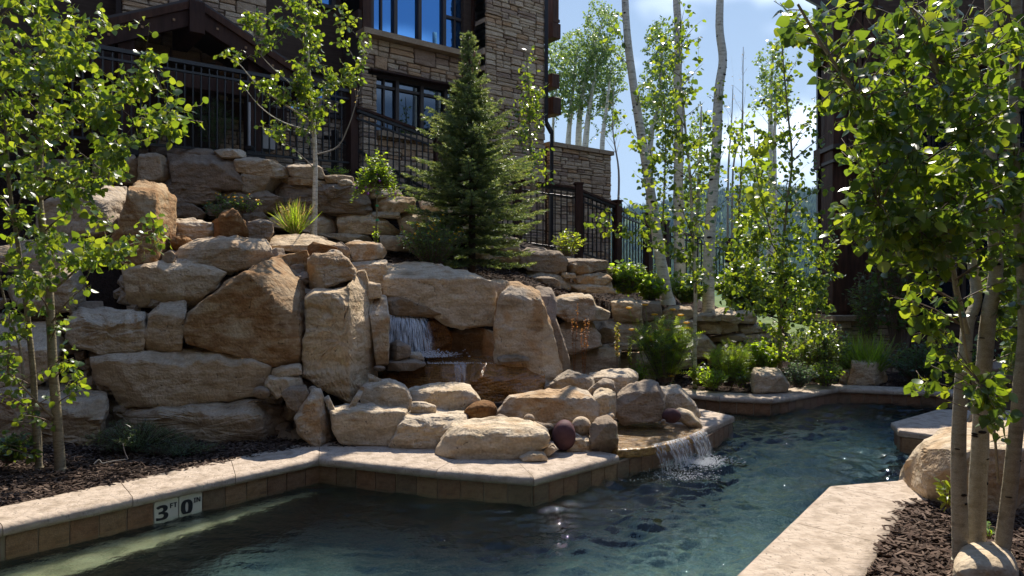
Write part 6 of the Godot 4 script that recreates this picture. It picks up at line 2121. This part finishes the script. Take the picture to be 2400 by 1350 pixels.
	aspen("distant_aspen", "distant dark-leaved aspen between the left and middle white trunks", "tree", [[pts([[1520, 560, 20], [1525, 330, 20], [1545, 240, 20], [1552, 100, 20]]), 0.10, 0.03]],
		[[1550, 110, 40, 60, 20, 0.8, 60, 13], [1540, 200, 45, 60, 20, 0.8, 64, 13], [1520, 270, 35, 40, 20, 0.7, 30, 12]], 0.08, ["leaf_b", "leaf_far", "leaf_d"], "bark_pale", 0, {"leaf": "round", "wood": "twig_pale", "rise": 0.9, "leafy": 1.6, "more": 1.8, "spread": 1.25})
	aspen("distant_aspen", "airy distant aspen behind the bushy young aspen's top", "tree", [[pts([[1805, 640, 21], [1806, 330, 21], [1806, 240, 21], [1812, 120, 21]]), 0.10, 0.03], [pts([[1820, 640, 21], [1816, 300, 21], [1828, 180, 21]]), 0.07, 0.02]],
		[[1810, 140, 40, 50, 21, 0.8, 34, 12], [1810, 220, 55, 40, 21, 0.8, 36, 12]], 0.08, far, "bark_pale", 0, {"leaf": "round", "wood": "twig_pale", "rise": 0.9, "leafy": 1.6, "more": 1.8, "spread": 1.25})
	aspen("distant_aspen", "leafy distant aspen behind the fence, between middle and right white trunks", "tree", [[pts([[1632, 700, 17], [1634, 520, 17], [1640, 380, 17], [1644, 250, 17]]), 0.07, 0.02]],
		[[1640, 330, 40, 70, 17, 0.7, 40, 12], [1632, 450, 45, 60, 17, 0.7, 44, 12], [1625, 570, 45, 50, 17, 0.7, 36, 12]], 0.075, ["leaf_b", "leaf_far", "leaf_a"], "bark_pale", 0, {"leaf": "round", "wood": "twig_pale", "rise": 0.9, "leafy": 1.3, "spread": 1.3, "more": 1.5})
	aspen("distant_aspen", "leafy distant aspen behind the bushy young aspen, over the hill", "tree", [[pts([[1776, 720, 18], [1774, 560, 18], [1780, 440, 18], [1778, 330, 18]]), 0.07, 0.02]],
		[[1778, 400, 40, 60, 18, 0.7, 32, 12], [1772, 510, 50, 60, 18, 0.7, 44, 12], [1770, 620, 55, 50, 18, 0.7, 44, 12]], 0.075, ["leaf_far", "leaf_b", "leaf_a"], "bark_pale", 0, {"leaf": "round", "wood": "twig_pale", "rise": 0.9, "leafy": 1.3, "spread": 1.3, "more": 1.5})
	aspen("distant_tree", "pale distant tree at the edge of the timber corner post", "tree", [[pts([[1965, 560, 40], [1962, 440, 40], [1960, 400, 40]]), 0.12, 0.05]], [[1962, 420, 26, 36, 40, 1.0, 50, 14]], 0.2, ["leaf_far"], "bark_pale", 0, {"leaf": "round", "rise": 0.9, "leafy": 1.5})
	for b in [[1448, 1440, 500, 190, "thin bare tree left of the leaning white trunk"], [1716, 1742, 640, 110, "bare twiggy tree right of the thick white trunk"], [1705, 1718, 640, 200, "second bare tree close to the thick white trunk"]]:
		aspen("bare_tree", b[4], "tree", [[pts([[b[0], b[2], 19], [b[0] + 2, 400, 19], [b[1] - 4, 300, 19], [b[1], b[3], 19]]), 0.034, 0.008]], [[b[1], b[3] + 60, 30, 80, 19, 0.6, 16, 1], [b[1] - 8, 300, 30, 60, 19, 0.6, 8, 1]], 0.03, ["straw"], "twig_pale", 0, {"wood": "twig_pale", "rise": 1.2, "twig": 0.8})
	# near aspen on the right
	aspen("near_aspen", "large near aspen clump with thick pale stems in the right mulch bed", "tree", [
		[pts([[2252, 1318, 3.45], [2248, 1180, 3.45], [2247, 1050, 3.45], [2252, 920, 3.45], [2262, 830, 3.45], [2268, 760, 3.5], [2288, 700, 3.55], [2280, 620, 3.6], [2262, 540, 3.65], [2255, 420, 3.7], [2250, 250, 3.7], [2240, 60, 3.7], [2235, -120, 3.7]]), 0.036, 0.014, 12],
		[pts([[2286, 1312, 3.5], [2290, 1180, 3.5], [2298, 1020, 3.5], [2306, 860, 3.5], [2318, 740, 3.5], [2334, 640, 3.5], [2330, 520, 3.5], [2322, 380, 3.5], [2330, 200, 3.5], [2320, 0, 3.5], [2310, -160, 3.5]]), 0.042, 0.020, 14],
		[pts([[2345, 1318, 3.4], [2360, 1200, 3.4], [2376, 1060, 3.35], [2392, 900, 3.3], [2402, 760, 3.3], [2392, 560, 3.3], [2376, 380, 3.2], [2380, 150, 3.2], [2385, -120, 3.2]]), 0.035, 0.020, 9],
		[pts([[2272, 800, 3.48], [2246, 700, 3.4], [2225, 600, 3.3], [2180, 470, 3.2], [2140, 330, 3.1], [2120, 180, 3.0]]), 0.016, 0.006],
		[pts([[2300, 960, 3.5], [2270, 850, 3.4], [2226, 620, 3.1], [2180, 560, 2.9], [2060, 480, 2.8]]), 0.009, 0.004],
		[pts([[2180, 440, 3.2], [2080, 300, 2.9], [2000, 210, 2.6], [1930, 110, 2.4], [1870, 10, 2.3]]), 0.010, 0.004],
		[pts([[2340, 1130, 3.4], [2325, 960, 3.2], [2300, 900, 3.0]]), 0.007, 0.004],
		[pts([[2318, 380, 3.5], [2240, 260, 3.0], [2180, 120, 2.5], [2140, 20, 2.2]]), 0.012, 0.005],
	], [
		[1860, 60, 60, 55, 2.5, 0.2, 9, 6], [1950, 120, 60, 60, 2.7, 0.2, 13, 6], [2020, 60, 80, 70, 2.7, 0.3, 15, 6], [2140, 60, 90, 70, 2.45, 0.3, 17, 6], [2280, 60, 100, 80, 2.8, 0.4, 22, 7], [2380, 120, 60, 100, 2.9, 0.4, 16, 7],
		[1950, 220, 50, 50, 2.7, 0.2, 9, 6], [2060, 200, 90, 70, 2.9, 0.3, 26, 7], [2190, 210, 90, 70, 2.9, 0.4, 30, 7], [2320, 250, 80, 80, 2.9, 0.4, 26, 7],
		[2060, 340, 70, 60, 3.1, 0.3, 26, 8], [2160, 360, 90, 70, 3.1, 0.4, 34, 8], [2290, 380, 90, 70, 3.1, 0.4, 30, 8], [2010, 300, 40, 60, 3.0, 0.2, 9, 7],
		[2020, 480, 60, 50, 3.1, 0.25, 22, 8], [2110, 500, 80, 60, 3.1, 0.35, 34, 8], [2220, 510, 90, 60, 3.1, 0.4, 34, 8], [2340, 520, 70, 70, 3.1, 0.4, 28, 8], [1975, 540, 25, 40, 3.0, 0.15, 5, 6],
		[2060, 580, 60, 40, 3.1, 0.3, 15, 7], [2150, 590, 70, 40, 3.1, 0.35, 18, 8], [2350, 610, 60, 45, 3.9, 0.4, 22, 8], [2120, 680, 45, 35, 3.2, 0.2, 8, 7], [2165, 760, 50, 40, 3.2, 0.15, 8, 7], [2375, 720, 40, 50, 3.9, 0.3, 12, 8],
		[2390, 640, 40, 80, 3.5, 0.3, 20, 8], [2385, 780, 30, 60, 3.7, 0.3, 12, 8], [2400, 440, 50, 80, 3.2, 0.3, 16, 8], [2190, 830, 40, 30, 3.2, 0.15, 5, 6], [2165, 885, 35, 30, 3.2, 0.15, 4, 5], [2320, 920, 55, 45, 3.0, 0.12, 11, 6], [2350, 975, 45, 40, 3.0, 0.12, 8, 6], [2390, 850, 20, 50, 3.6, 0.2, 5, 6],
	], 0.046, ["leaf_b", "leaf_d", "leaf_a", "leaf_c", "leaf_d"], "bark_near", 300, {"stalks": true, "droop": 0.35, "leafy": 0.6, "rise": 0.4, "spread": 1.36, "more": 1.25})
	# spruce
	spruce()


func spruce() -> void:
	var foot := at(1105, 640, 8.9)
	var t := thing("spruce_tree", "dark green young spruce in the middle of the slope above the falls", "tree", foot)
	var high := at(1094, 70, 8.9).y - foot.y
	var st := new_st()
	tube(st, [Vector3(0, -0.1, 0), Vector3(0.01, high * 0.3, 0), Vector3(-0.01, high * 0.6, 0), Vector3(-0.02, high * 0.85, 0), Vector3(-0.05, high, 0)], 0.05, 0.006, 7)
	part(t, "trunk", done(st), M.bark_dark)
	var wood := new_st()
	var na := Leaves.new()
	var nb := Leaves.new()
	var needle := leaf_shape("needle")
	var levels := 28
	for lv in levels:
		var k := float(lv) / (levels - 1)
		var y := lerpf(0.06, 0.965, pow(k, 0.92)) * high
		var r := ramp(k, [0.0, 0.15, 0.3, 0.5, 0.62, 0.74, 0.82, 0.9, 1.0], [0.66, 0.85, 0.83, 0.60, 0.41, 0.25, 0.14, 0.08, 0.04])
		var n := 13 if k < 0.6 else (9 if k < 0.8 else 5)
		var off := rng.randf() * TAU
		for b in n:
			if rng.randf() < 0.05 and k < 0.8:
				continue
			var a := off + TAU * (b + rng.randf_range(-0.45, 0.45)) / n
			var len := r * (rng.randf_range(0.42, 1.12) if k < 0.85 else rng.randf_range(0.8, 1.1))
			var dir := Vector3(cos(a), 0, sin(a))
			var rise := lerpf(-0.22, 0.35, k) if k < 0.8 else 0.9
			var start := Vector3(lerpf(0.01, -0.04, k), y, 0)
			var path := []
			for s in 6:
				var q := s / 5.0
				path.append(start + dir * len * q + Vector3.UP * (len * (rise * q + 0.30 * q * q - 0.18 * q)))
			tube(wood, path, 0.004 + len * 0.010, 0.002, 4)
			var twigs := int(7 + len * 34.0)
			for w in twigs:
				var q := lerpf(0.18, 1.0, (w + 0.5) / twigs)
				var i := mini(int(q * 5.0), 4)
				var p: Vector3 = path[i].lerp(path[i + 1], q * 5.0 - i)
				var side := 1.0 if w % 2 == 0 else -1.0
				var cross := dir.cross(Vector3.UP)
				var td := (dir * 0.75 + cross * side * rng.randf_range(0.35, 0.9) + Vector3.UP * rng.randf_range(-0.28, 0.22)).normalized()
				var tl := (0.06 + 0.17 * len * (1.15 - q)) * rng.randf_range(0.7, 1.3)
				if w == twigs - 1:
					td = (dir + Vector3.UP * 0.2).normalized()
				var count := int(tl * 300.0) + 8
				var fresh := q > 0.55 and rng.randf() < 0.6
				for z in count:
					var m := float(z) / count
					var base := p + td * tl * m
					var around := rng.randf() * TAU
					var u := td.cross(Vector3.UP).normalized()
					var v := u.cross(td)
					var nd := (td * 0.75 + (u * cos(around) + v * sin(around)) * 0.85 + Vector3.UP * 0.1).normalized()
					var nl := rng.randf_range(0.020, 0.032) * (1.0 if m < 0.9 else 0.7)
					var xx := nd.cross(Vector3(rng.randfn(), rng.randfn(), rng.randfn())).normalized()
					add_leaf(nb if fresh and m > 0.35 else na, needle, Transform3D(Basis(xx * nl * 2.7, nd * nl, xx.cross(nd) * nl), base))
	# hanging cones near the tip
	for i in 16:
		var a := rng.randf() * TAU
		var y := high * rng.randf_range(0.66, 0.93)
		var cone := SphereMesh.new()
		cone.radius = 0.5
		cone.height = 1.0
		cone.radial_segments = 7
		cone.rings = 5
		part(t, "cone", cone, M.bolt, Transform3D(Basis.from_scale(Vector3(0.022, 0.075, 0.022)), Vector3(cos(a) * 0.11, y - 0.05, sin(a) * 0.11)))
	part(t, "branches", done(wood), M.bark_dark)
	var am := ArrayMesh.new()
	leaf_surface(am, na, M.needle_a)
	leaf_surface(am, nb, M.needle_b)
	var f := part(t, "needles", am, null)
	f.set_meta("kind", "stuff")


# ---------------------------------------------------------------- smaller plants
# stems that rise from a foot and fan out to a crown of the given half width and height, with leaves along them
func bush(called: String, label: String, category: String, foot: Vector3, wide: float, high: float, stems: int, per: int, leaf_kind: String, leaf_len: float, mats: Array, opts := {}) -> Node3D:
	var t := thing(called, label, category, foot, opts.get("group", ""))
	var wood := new_st()
	var sets := []
	for m in mats:
		sets.append(Leaves.new())
	var shape := leaf_shape(leaf_kind)
	var low: float = opts.get("low", 0.1)
	var tips := []
	for s in stems:
		var a := rng.randf() * TAU
		var q := sqrt(rng.randf())
		var tip := Vector3(cos(a) * wide * q, high * lerpf(1.0, opts.get("dome", 0.55), q * q) * rng.randf_range(0.75, 1.05), sin(a) * wide * q * opts.get("deep", 0.8))
		var from := Vector3(tip.x * 0.2, opts.get("from", 0.0), tip.z * 0.2)
		var path := bend(from, tip, high * 0.12)
		tube(wood, path, opts.get("stem", 0.004), 0.0012, 4)
		tips.append(path)
		for k in per:
			var f := lerpf(low, 1.0, (k + rng.randf()) / per)
			var i := mini(int(f * 5.0), 4)
			var p: Vector3 = path[i].lerp(path[i + 1], f * 5.0 - i)
			var out := Vector3(rng.randfn(), rng.randfn() * 0.5 + opts.get("up", 0.25), rng.randfn()).normalized()
			var ln := leaf_len * rng.randf_range(0.6, 1.15)
			var z := Vector3(rng.randfn() * 0.7, 1.0, rng.randfn() * 0.7 + 0.3).normalized()
			var x := out.cross(z).normalized()
			add_leaf(sets[mini(int(mats.size() * pow(rng.randf(), 1.2)), mats.size() - 1)], shape, Transform3D(Basis(x * ln, out * ln, x.cross(out) * ln), p + out * ln * 0.15))
	part(t, "stems", done(wood), M[opts.get("wood", "twig")])
	var am := ArrayMesh.new()
	for k in mats.size():
		leaf_surface(am, sets[k], M[mats[k]])
	var f := part(t, "foliage", am, null)
	f.set_meta("kind", "stuff")
	for k in int(opts.get("flowers", 0)):
		var path: Array = tips[rng.randi() % tips.size()]
		var fl := SphereMesh.new()
		fl.radius = 0.5
		fl.height = 1.0
		fl.radial_segments = 7
		fl.rings = 4
		var r: float = opts.get("flower", 0.02) * rng.randf_range(0.7, 1.2)
		var flat: float = opts.get("flat", 0.7)
		part(t, "flower", fl, M[opts.get("petal", "petal_yellow")], Transform3D(Basis.from_scale(Vector3(r, r * flat, r)), path[5].lerp(path[4], rng.randf() * 0.6) + Vector3(rng.randfn(), rng.randfn() + 0.8, rng.randfn()) * 0.012))
	return t


func make_plants() -> void:
	bush("grass_tuft", "bright green grass tuft with tan seed stalks at the slender aspen's foot", "grass", at(692, 556, 8.35), 0.06, 0.05, 70, 4, "blade", 0.34, ["leaf_bright", "leaf_a", "straw"], {"up": 2.2, "stem": 0.001})
	var seed := bush("seed_stalks", "tan seed stalks standing over the bright grass tuft", "grass", at(690, 552, 8.4), 0.26, 0.42, 16, 4, "oval", 0.03, ["straw"], {"low": 0.75, "dome": 0.8, "wood": "straw", "stem": 0.0015})
	seed.set_meta("kind", "stuff")
	# clipped flowering shrub on a bare stem
	var lf := at(881, 572, 8.7)
	var lol := bush("lollipop_shrub", "round flowering shrub on a bare stem with green ties and purple blooms", "shrub", lf, 0.30, at(885, 350, 8.7).y - lf.y, 150, 15, "oval", 0.045, ["leaf_c", "leaf_a", "leaf_bright", "leaf_d"], {"from": at(885, 440, 8.7).y - lf.y, "low": 0.25, "dome": 0.52, "deep": 1.0, "flowers": 16, "petal": "petal_purple", "flower": 0.035})
	var sp := new_st()
	tube(sp, [Vector3(0, -0.05, 0), Vector3(0.01, 0.3, 0), Vector3(0.015, at(885, 435, 8.7).y - lf.y, 0)], 0.012, 0.009, 6, 0.1)
	part(lol, "trunk", done(sp), M.bark_young)
	for y in [410, 452, 482, 516]:
		block(lol, "tie", at(884, y + 40 if y < 420 else y, 8.69), Vector3(0.032, 0.022, 0.032), M.green_tie)
	bush("stem_shoots", "little leafy shoots at the foot of the flowering lollipop shrub", "shrub", at(880, 572, 8.68), 0.05, 0.22, 12, 7, "oval", 0.035, ["leaf_bright", "leaf_a"], {})
	bush("flowering_plant", "low plant with small yellow flowers before the upper wall, behind the red rock", "plant", at(530, 520, 8.9), 0.27, 0.36, 60, 12, "oval", 0.045, ["leaf_dark", "leaf_dark", "leaf_d", "leaf_b"], {"flowers": 18, "flower": 0.022})
	bush("flowering_plant", "small sunlit yellow-flowered plant right above the pointed red rock", "plant", at(580, 500, 9.0), 0.19, 0.22, 26, 9, "oval", 0.04, ["leaf_a", "leaf_bright", "leaf_d"], {"flowers": 10, "flower": 0.025})
	bush("yellow_bush", "dark bush dotted with yellow flowers at the left of the spruce's foot", "bush", at(1015, 626, 8.3), 0.42, 0.60, 170, 15, "oval", 0.045, ["leaf_d", "leaf_b", "leaf_dark", "leaf_a"], {"flowers": 60, "flower": 0.028})
	bush("yellow_shrub", "yellow-green shrub before the fence above the big rounded boulder", "bush", at(1332, 600, 10.9), 0.28, 0.42, 44, 11, "oval", 0.06, ["leaf_yellow", "leaf_c", "leaf_a"], {})
	bush("bright_shrub", "bright green leafy shrub at the right end of the upper wall", "bush", at(1470, 690, 10.3), 0.33, 0.52, 80, 13, "aspen", 0.075, ["leaf_bright", "leaf_a", "leaf_c", "leaf_d"], {})
	bush("bright_shrub", "second bright leafy shrub, left of the leaning white trunk's foot", "bush", at(1525, 705, 10.4), 0.28, 0.36, 54, 12, "aspen", 0.07, ["leaf_a", "leaf_bright", "leaf_c"], {})
	bush("undergrowth_shrub", "leafy shrub between the middle and right white trunk's feet", "bush", at(1612, 712, 11.0), 0.34, 0.46, 70, 12, "aspen", 0.075, ["leaf_a", "leaf_c", "leaf_d"], {})
	bush("undergrowth_shrub", "glossy leafy shrub right of the thick white trunk's foot", "bush", at(1745, 730, 11.6), 0.55, 0.85, 150, 14, "aspen", 0.075, ["leaf_a", "leaf_c", "leaf_d", "leaf_b"], {})
	# yarrow: tall stems with flat flower heads
	var ya := bush("yarrow", "tall yarrow with flat yellow flower heads left of the thin sapling", "plant", at(1560, 895, 9.3), 0.42, 0.82, 120, 15, "frond", 0.15, ["leaf_bright", "leaf_a", "leaf_c", "leaf_d"], {"dome": 0.7, "up": 0.5, "flowers": 4, "flower": 0.05, "flat": 0.35})
	var heads := new_st()
	for f in [[1474, 721], [1512, 714], [1534, 737], [1595, 738], [1576, 725], [1609, 756], [1612, 768], [1480, 772], [1565, 773], [1528, 797], [1575, 820], [1573, 881]]:
		var tip := at(f[0], f[1], 9.25)
		var d := SphereMesh.new()
		d.radius = 0.5
		d.height = 1.0
		d.radial_segments = 9
		d.rings = 4
		part(ya, "flower_head", d, M.petal_yellow, Transform3D(Basis.from_scale(Vector3(0.085, 0.028, 0.075)), tip - ya.position))
		tube(heads, bend(at(1550, 880, 9.3) - ya.position + Vector3((tip.x - ya.position.x) * 0.4, 0, 0), tip - ya.position, 0.05), 0.004, 0.002, 4)
	part(ya, "flower_stalks", done(heads), M.leaf_a)
	bush("fern_plant", "bright fern-leaved plant right of the thin sapling", "plant", at(1708, 905, 9.3), 0.28, 0.58, 80, 15, "frond", 0.12, ["leaf_bright", "leaf_c", "leaf_a"], {"dome": 0.7, "up": 0.6})
	bush("leafy_plant", "leafy plant behind the angular pinkish boulder, left of the slim stem", "plant", at(1790, 880, 9.6), 0.30, 0.50, 60, 12, "aspen", 0.07, ["leaf_bright", "leaf_a", "leaf_c"], {})
	bush("bed_shrub", "bright leafy shrub between the yarrow and the thin sapling's foot", "bush", at(1640, 905, 9.4), 0.16, 0.30, 34, 11, "oval", 0.055, ["leaf_bright", "leaf_a", "leaf_c"], {})
	bush("bed_shrub", "low bright shrub left of the yarrow's foot", "bush", at(1500, 900, 9.2), 0.18, 0.30, 36, 11, "oval", 0.05, ["leaf_bright", "leaf_a", "leaf_c"], {})
	bush("bed_shrub", "bright leafy shrub between fern-leaved plant and slim aspen stem", "bush", at(1762, 880, 10.0), 0.26, 0.55, 60, 12, "oval", 0.06, ["leaf_bright", "leaf_c", "leaf_a"], {})
	bush("bed_shrub", "sunny shrub behind the dark glossy shrub, under the pedestal", "bush", at(1880, 870, 10.6), 0.4, 0.6, 90, 12, "oval", 0.06, ["leaf_a", "leaf_c", "leaf_bright"], {})
	bush("bank_shrub", "bright green bushy plant along the far coping right of the yarrow", "bush", at(1670, 912, 9.05), 0.20, 0.26, 60, 11, "oval", 0.05, ["leaf_bright", "leaf_c", "leaf_bright"], {})
	bush("bank_shrub", "bright green bushy plant between two boulders on the far bank", "bush", at(1935, 905, 9.4), 0.26, 0.34, 80, 11, "oval", 0.05, ["leaf_bright", "leaf_c", "leaf_a"], {})
	bush("bank_shrub", "bright green plant just left of the angular pinkish boulder", "bush", at(1738, 905, 9.15), 0.16, 0.28, 46, 11, "oval", 0.05, ["leaf_bright", "leaf_c", "leaf_a"], {})
	bush("silver_plant", "grey-green small-leaved plant right of the angular pinkish boulder", "plant", at(1872, 908, 9.1), 0.24, 0.34, 90, 14, "oval", 0.038, ["leaf_grey", "leaf_grey", "leaf_d"], {})
	bush("dark_shrub", "dark glossy shrub between the slim aspen stem and the stone pedestal", "bush", at(1920, 895, 9.8), 0.42, 0.95, 160, 14, "oval", 0.062, ["leaf_b", "leaf_d", "leaf_a", "leaf_c"], {})
	bush("shrub", "lighter leafy shrub below the stone pedestal's left corner", "bush", at(1968, 885, 10.2), 0.30, 0.55, 70, 12, "oval", 0.06, ["leaf_a", "leaf_c", "leaf_bright"], {})
	bush("grass_clump", "tall bright grass clump in front of the stone pedestal", "grass", at(2030, 885, 10.0), 0.24, 0.06, 90, 4, "blade", 0.52, ["leaf_bright", "leaf_c", "leaf_a"], {"up": 1.8, "stem": 0.001, "dome": 0.9})
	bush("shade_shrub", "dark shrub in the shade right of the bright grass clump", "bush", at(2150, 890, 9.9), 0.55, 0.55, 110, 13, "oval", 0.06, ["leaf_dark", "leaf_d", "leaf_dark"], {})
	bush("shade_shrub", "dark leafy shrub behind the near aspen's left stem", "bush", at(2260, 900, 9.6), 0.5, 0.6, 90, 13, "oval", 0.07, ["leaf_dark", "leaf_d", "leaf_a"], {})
	bush("post_shrub", "climbing leafy shrub in front of the timber corner post", "bush", at(2035, 800, 10.6), 0.35, 1.15, 90, 12, "oval", 0.065, ["leaf_d", "leaf_a", "leaf_dark"], {})
	bush("post_shrub", "tall airy shrub covering the timber lodge's lower wall", "bush", at(2110, 820, 10.3), 0.55, 2.9, 150, 14, "aspen", 0.075, ["leaf_d", "leaf_dark", "leaf_a", "leaf_b"], {"dome": 0.8})
	bush("near_shoots", "small yellow-green shoots before the huge yellow-tan boulder", "plant", at(2222, 1190, 3.9), 0.05, 0.20, 9, 6, "oval", 0.055, ["leaf_yellow", "leaf_c"], {})
	bush("near_shoots", "little pale shoots between the near aspen's stems", "plant", at(2318, 1262, 3.55), 0.05, 0.10, 6, 5, "oval", 0.045, ["leaf_bright", "leaf_grey"], {})
	bush("bed_plant", "low dark leafy plant at the left frame edge under the aspen clump", "plant", at(20, 1085, 5.2), 0.16, 0.24, 30, 10, "oval", 0.055, ["leaf_d", "leaf_dark", "leaf_a"], {})
	# creeping juniper and its dry runners
	bush("creeping_juniper", "dark creeping juniper on the shaded mulch left of the rocks", "shrub", at(320, 1058, 5.75), 0.46, 0.26, 170, 26, "needle", 0.045, ["needle_a", "leaf_dark", "needle_a"], {"dome": 0.35, "deep": 0.6, "wood": "bark_dark"})
	bush("creeping_juniper", "flat outer mat of the creeping juniper, towards the coping", "shrub", at(420, 1068, 5.65), 0.36, 0.12, 90, 20, "needle", 0.04, ["needle_a", "leaf_grey", "leaf_dark"], {"dome": 0.5, "deep": 0.5, "wood": "bark_dark"})
	var dry := thing("dry_runner", "bare pale runner with a curled tip lying on the mulch", "twig", at(290, 1085, 5.3))
	var dr := new_st()
	tube(dr, smooth_path([at(220, 1088, 5.25) - dry.position, at(232, 1078, 5.28) - dry.position, at(240, 1086, 5.28) - dry.position, at(258, 1082, 5.3) - dry.position, at(300, 1076, 5.35) - dry.position], 4), 0.006, 0.004, 5)
	tube(dr, smooth_path([at(300, 1076, 5.35) - dry.position, at(292, 1058, 5.35) - dry.position, at(288, 1040, 5.35) - dry.position], 3), 0.004, 0.002, 5)
	part(dry, "stem", done(dr), M.twig_pale)
	# dried stalks by the right wall
	bush("dried_stalk", "rust-coloured dried flower stalk beside the leaning slab", "plant", at(1368, 885, 8.6), 0.11, 0.72, 3, 60, "round", 0.022, ["rusty_stalk"], {"low": 0.15, "dome": 1.0, "wood": "rusty_stalk"})
	bush("dried_stalk", "second rust-coloured stalk leaning left of the first", "plant", at(1345, 870, 8.7), 0.06, 0.80, 2, 40, "round", 0.02, ["rusty_stalk"], {"low": 0.4, "dome": 1.0, "wood": "rusty_stalk"})
	bush("flower_spike", "tall greenish-yellow flower spike left of the yarrow", "plant", at(1446, 890, 9.2), 0.02, 0.86, 2, 110, "round", 0.028, ["leaf_yellow", "straw"], {"low": 0.35, "dome": 1.0})
	bush("flower_spike", "shorter flower spike between the tall spike and the yarrow", "plant", at(1476, 895, 9.2), 0.02, 0.64, 2, 70, "round", 0.024, ["leaf_yellow", "leaf_a"], {"low": 0.35, "dome": 1.0})
	bush("slope_shoots", "little green shoots by the stair fence post", "plant", at(790, 412, 10.4), 0.2, 0.14, 18, 7, "oval", 0.05, ["leaf_bright", "leaf_c"], {})
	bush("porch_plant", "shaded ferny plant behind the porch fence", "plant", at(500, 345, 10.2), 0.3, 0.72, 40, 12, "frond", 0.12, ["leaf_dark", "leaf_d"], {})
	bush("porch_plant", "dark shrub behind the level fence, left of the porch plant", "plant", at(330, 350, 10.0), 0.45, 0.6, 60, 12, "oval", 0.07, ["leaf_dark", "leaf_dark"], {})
	bush("meadow_shrub", "sunlit yellow-green scrub beyond the low fence", "bush", at(1900, 760, 15.0), 1.3, 0.9, 160, 14, "round", 0.10, ["leaf_c", "leaf_a", "leaf_yellow"], {})
	bush("meadow_shrub", "sunlit scrub behind the right boulder wall's end", "bush", at(1790, 740, 14.0), 0.9, 0.8, 120, 14, "round", 0.10, ["leaf_a", "leaf_c", "leaf_far"], {})


func make_mulch() -> void:
	# loose bark chips
	var cm: Array[ArrayMesh] = []
	var chip := stone_mesh(0.08, 0.06, 77)
	var areas := [
		["mulch", "bark mulch between coping and left boulders, darkened for tree shade", -5.0, -1.3, 4.3, 6.5, 14000, 0.0],
		["mulch", "dark bark mulch round the near aspen's stems on the right", 1.0, 3.2, 2.4, 4.9, 15000, 0.0],
		["mulch", "bark mulch on the sunlit slope between the two boulder walls", -2.6, 2.2, 7.4, 11.0, 12000, 0.9],
		["mulch", "bark mulch in the far bed below the right boulder wall", 1.2, 5.6, 8.7, 12.0, 6000, 0.0],
		["mulch", "bark mulch on the slope behind the left boulders", -5.0, -2.4, 7.2, 9.6, 4000, 0.9],
	]
	var right_bed := PackedVector2Array([Vector2(-0.4, 0.7), Vector2(1.47, 3.05), Vector2(2.33, 4.42), Vector2(2.95, 4.75), Vector2(4.2, 4.9), Vector2(4.2, 0.7)])
	for q in areas:
		var where: Array[Transform3D] = []
		var tint: Array[Color] = []
		for i in int(q[6]):
			var x := rng.randf_range(q[2], q[3])
			var d := rng.randf_range(q[4], q[5])
			var p := Vector2(x, d)
			if Geometry2D.is_point_in_polygon(p, pool_line):
				continue
			if q[2] == 1.0 and not Geometry2D.is_point_in_polygon(p, right_bed):
				continue
			var gap := 9.0
			for e in pool_line.size():
				gap = minf(gap, p.distance_to(Geometry2D.get_closest_point_to_segment(p, pool_line[e], pool_line[(e + 1) % pool_line.size()])))
			if gap < (0.37 if d < 8.0 else 0.33):
				continue
			var h := land_height(x, d)
			var rough := 0.035 * lumps.get_noise_2d(x * 1.3, d * 1.3) + 0.012 * grit.get_noise_2d(x, d)
			if h < 0.05:
				rough = absf(rough) * 0.6 - 0.02
			if q[7] > 0.0 and h < 0.8:
				continue
			var len := 0.022 + 0.062 * pow(rng.randf(), 1.7)
			var b := Basis(Vector3.UP, rng.randf() * TAU) * Basis(Vector3(rng.randfn(), 0.3, rng.randfn()).normalized(), rng.randf_range(-0.55, 0.55))
			b = b * Basis(Vector3.RIGHT, rng.randf_range(-0.5, 0.5))
			where.append(Transform3D(b.scaled_local(Vector3(len, rng.randf_range(0.002, 0.005), rng.randf_range(0.006, 0.016))), Vector3(x, h + rough + rng.randf_range(0.0, 0.022), -d)))
			var tone := rng.randf_range(0.6, 1.5)
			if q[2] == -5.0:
				tone *= 0.62  # left beds: tree crown shade put into the chip colour
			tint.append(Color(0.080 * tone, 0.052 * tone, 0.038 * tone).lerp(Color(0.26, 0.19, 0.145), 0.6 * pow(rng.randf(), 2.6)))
		var mm := MultiMesh.new()
		mm.transform_format = MultiMesh.TRANSFORM_3D
		mm.use_colors = true
		mm.mesh = chip
		mm.instance_count = where.size()
		for i in where.size():
			mm.set_instance_transform(i, where[i])
			mm.set_instance_color(i, tint[i])
		var o := MultiMeshInstance3D.new()
		o.name = numbered(q[0])
		o.multimesh = mm
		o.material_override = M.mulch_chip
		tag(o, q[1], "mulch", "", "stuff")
		add_child(o, true)
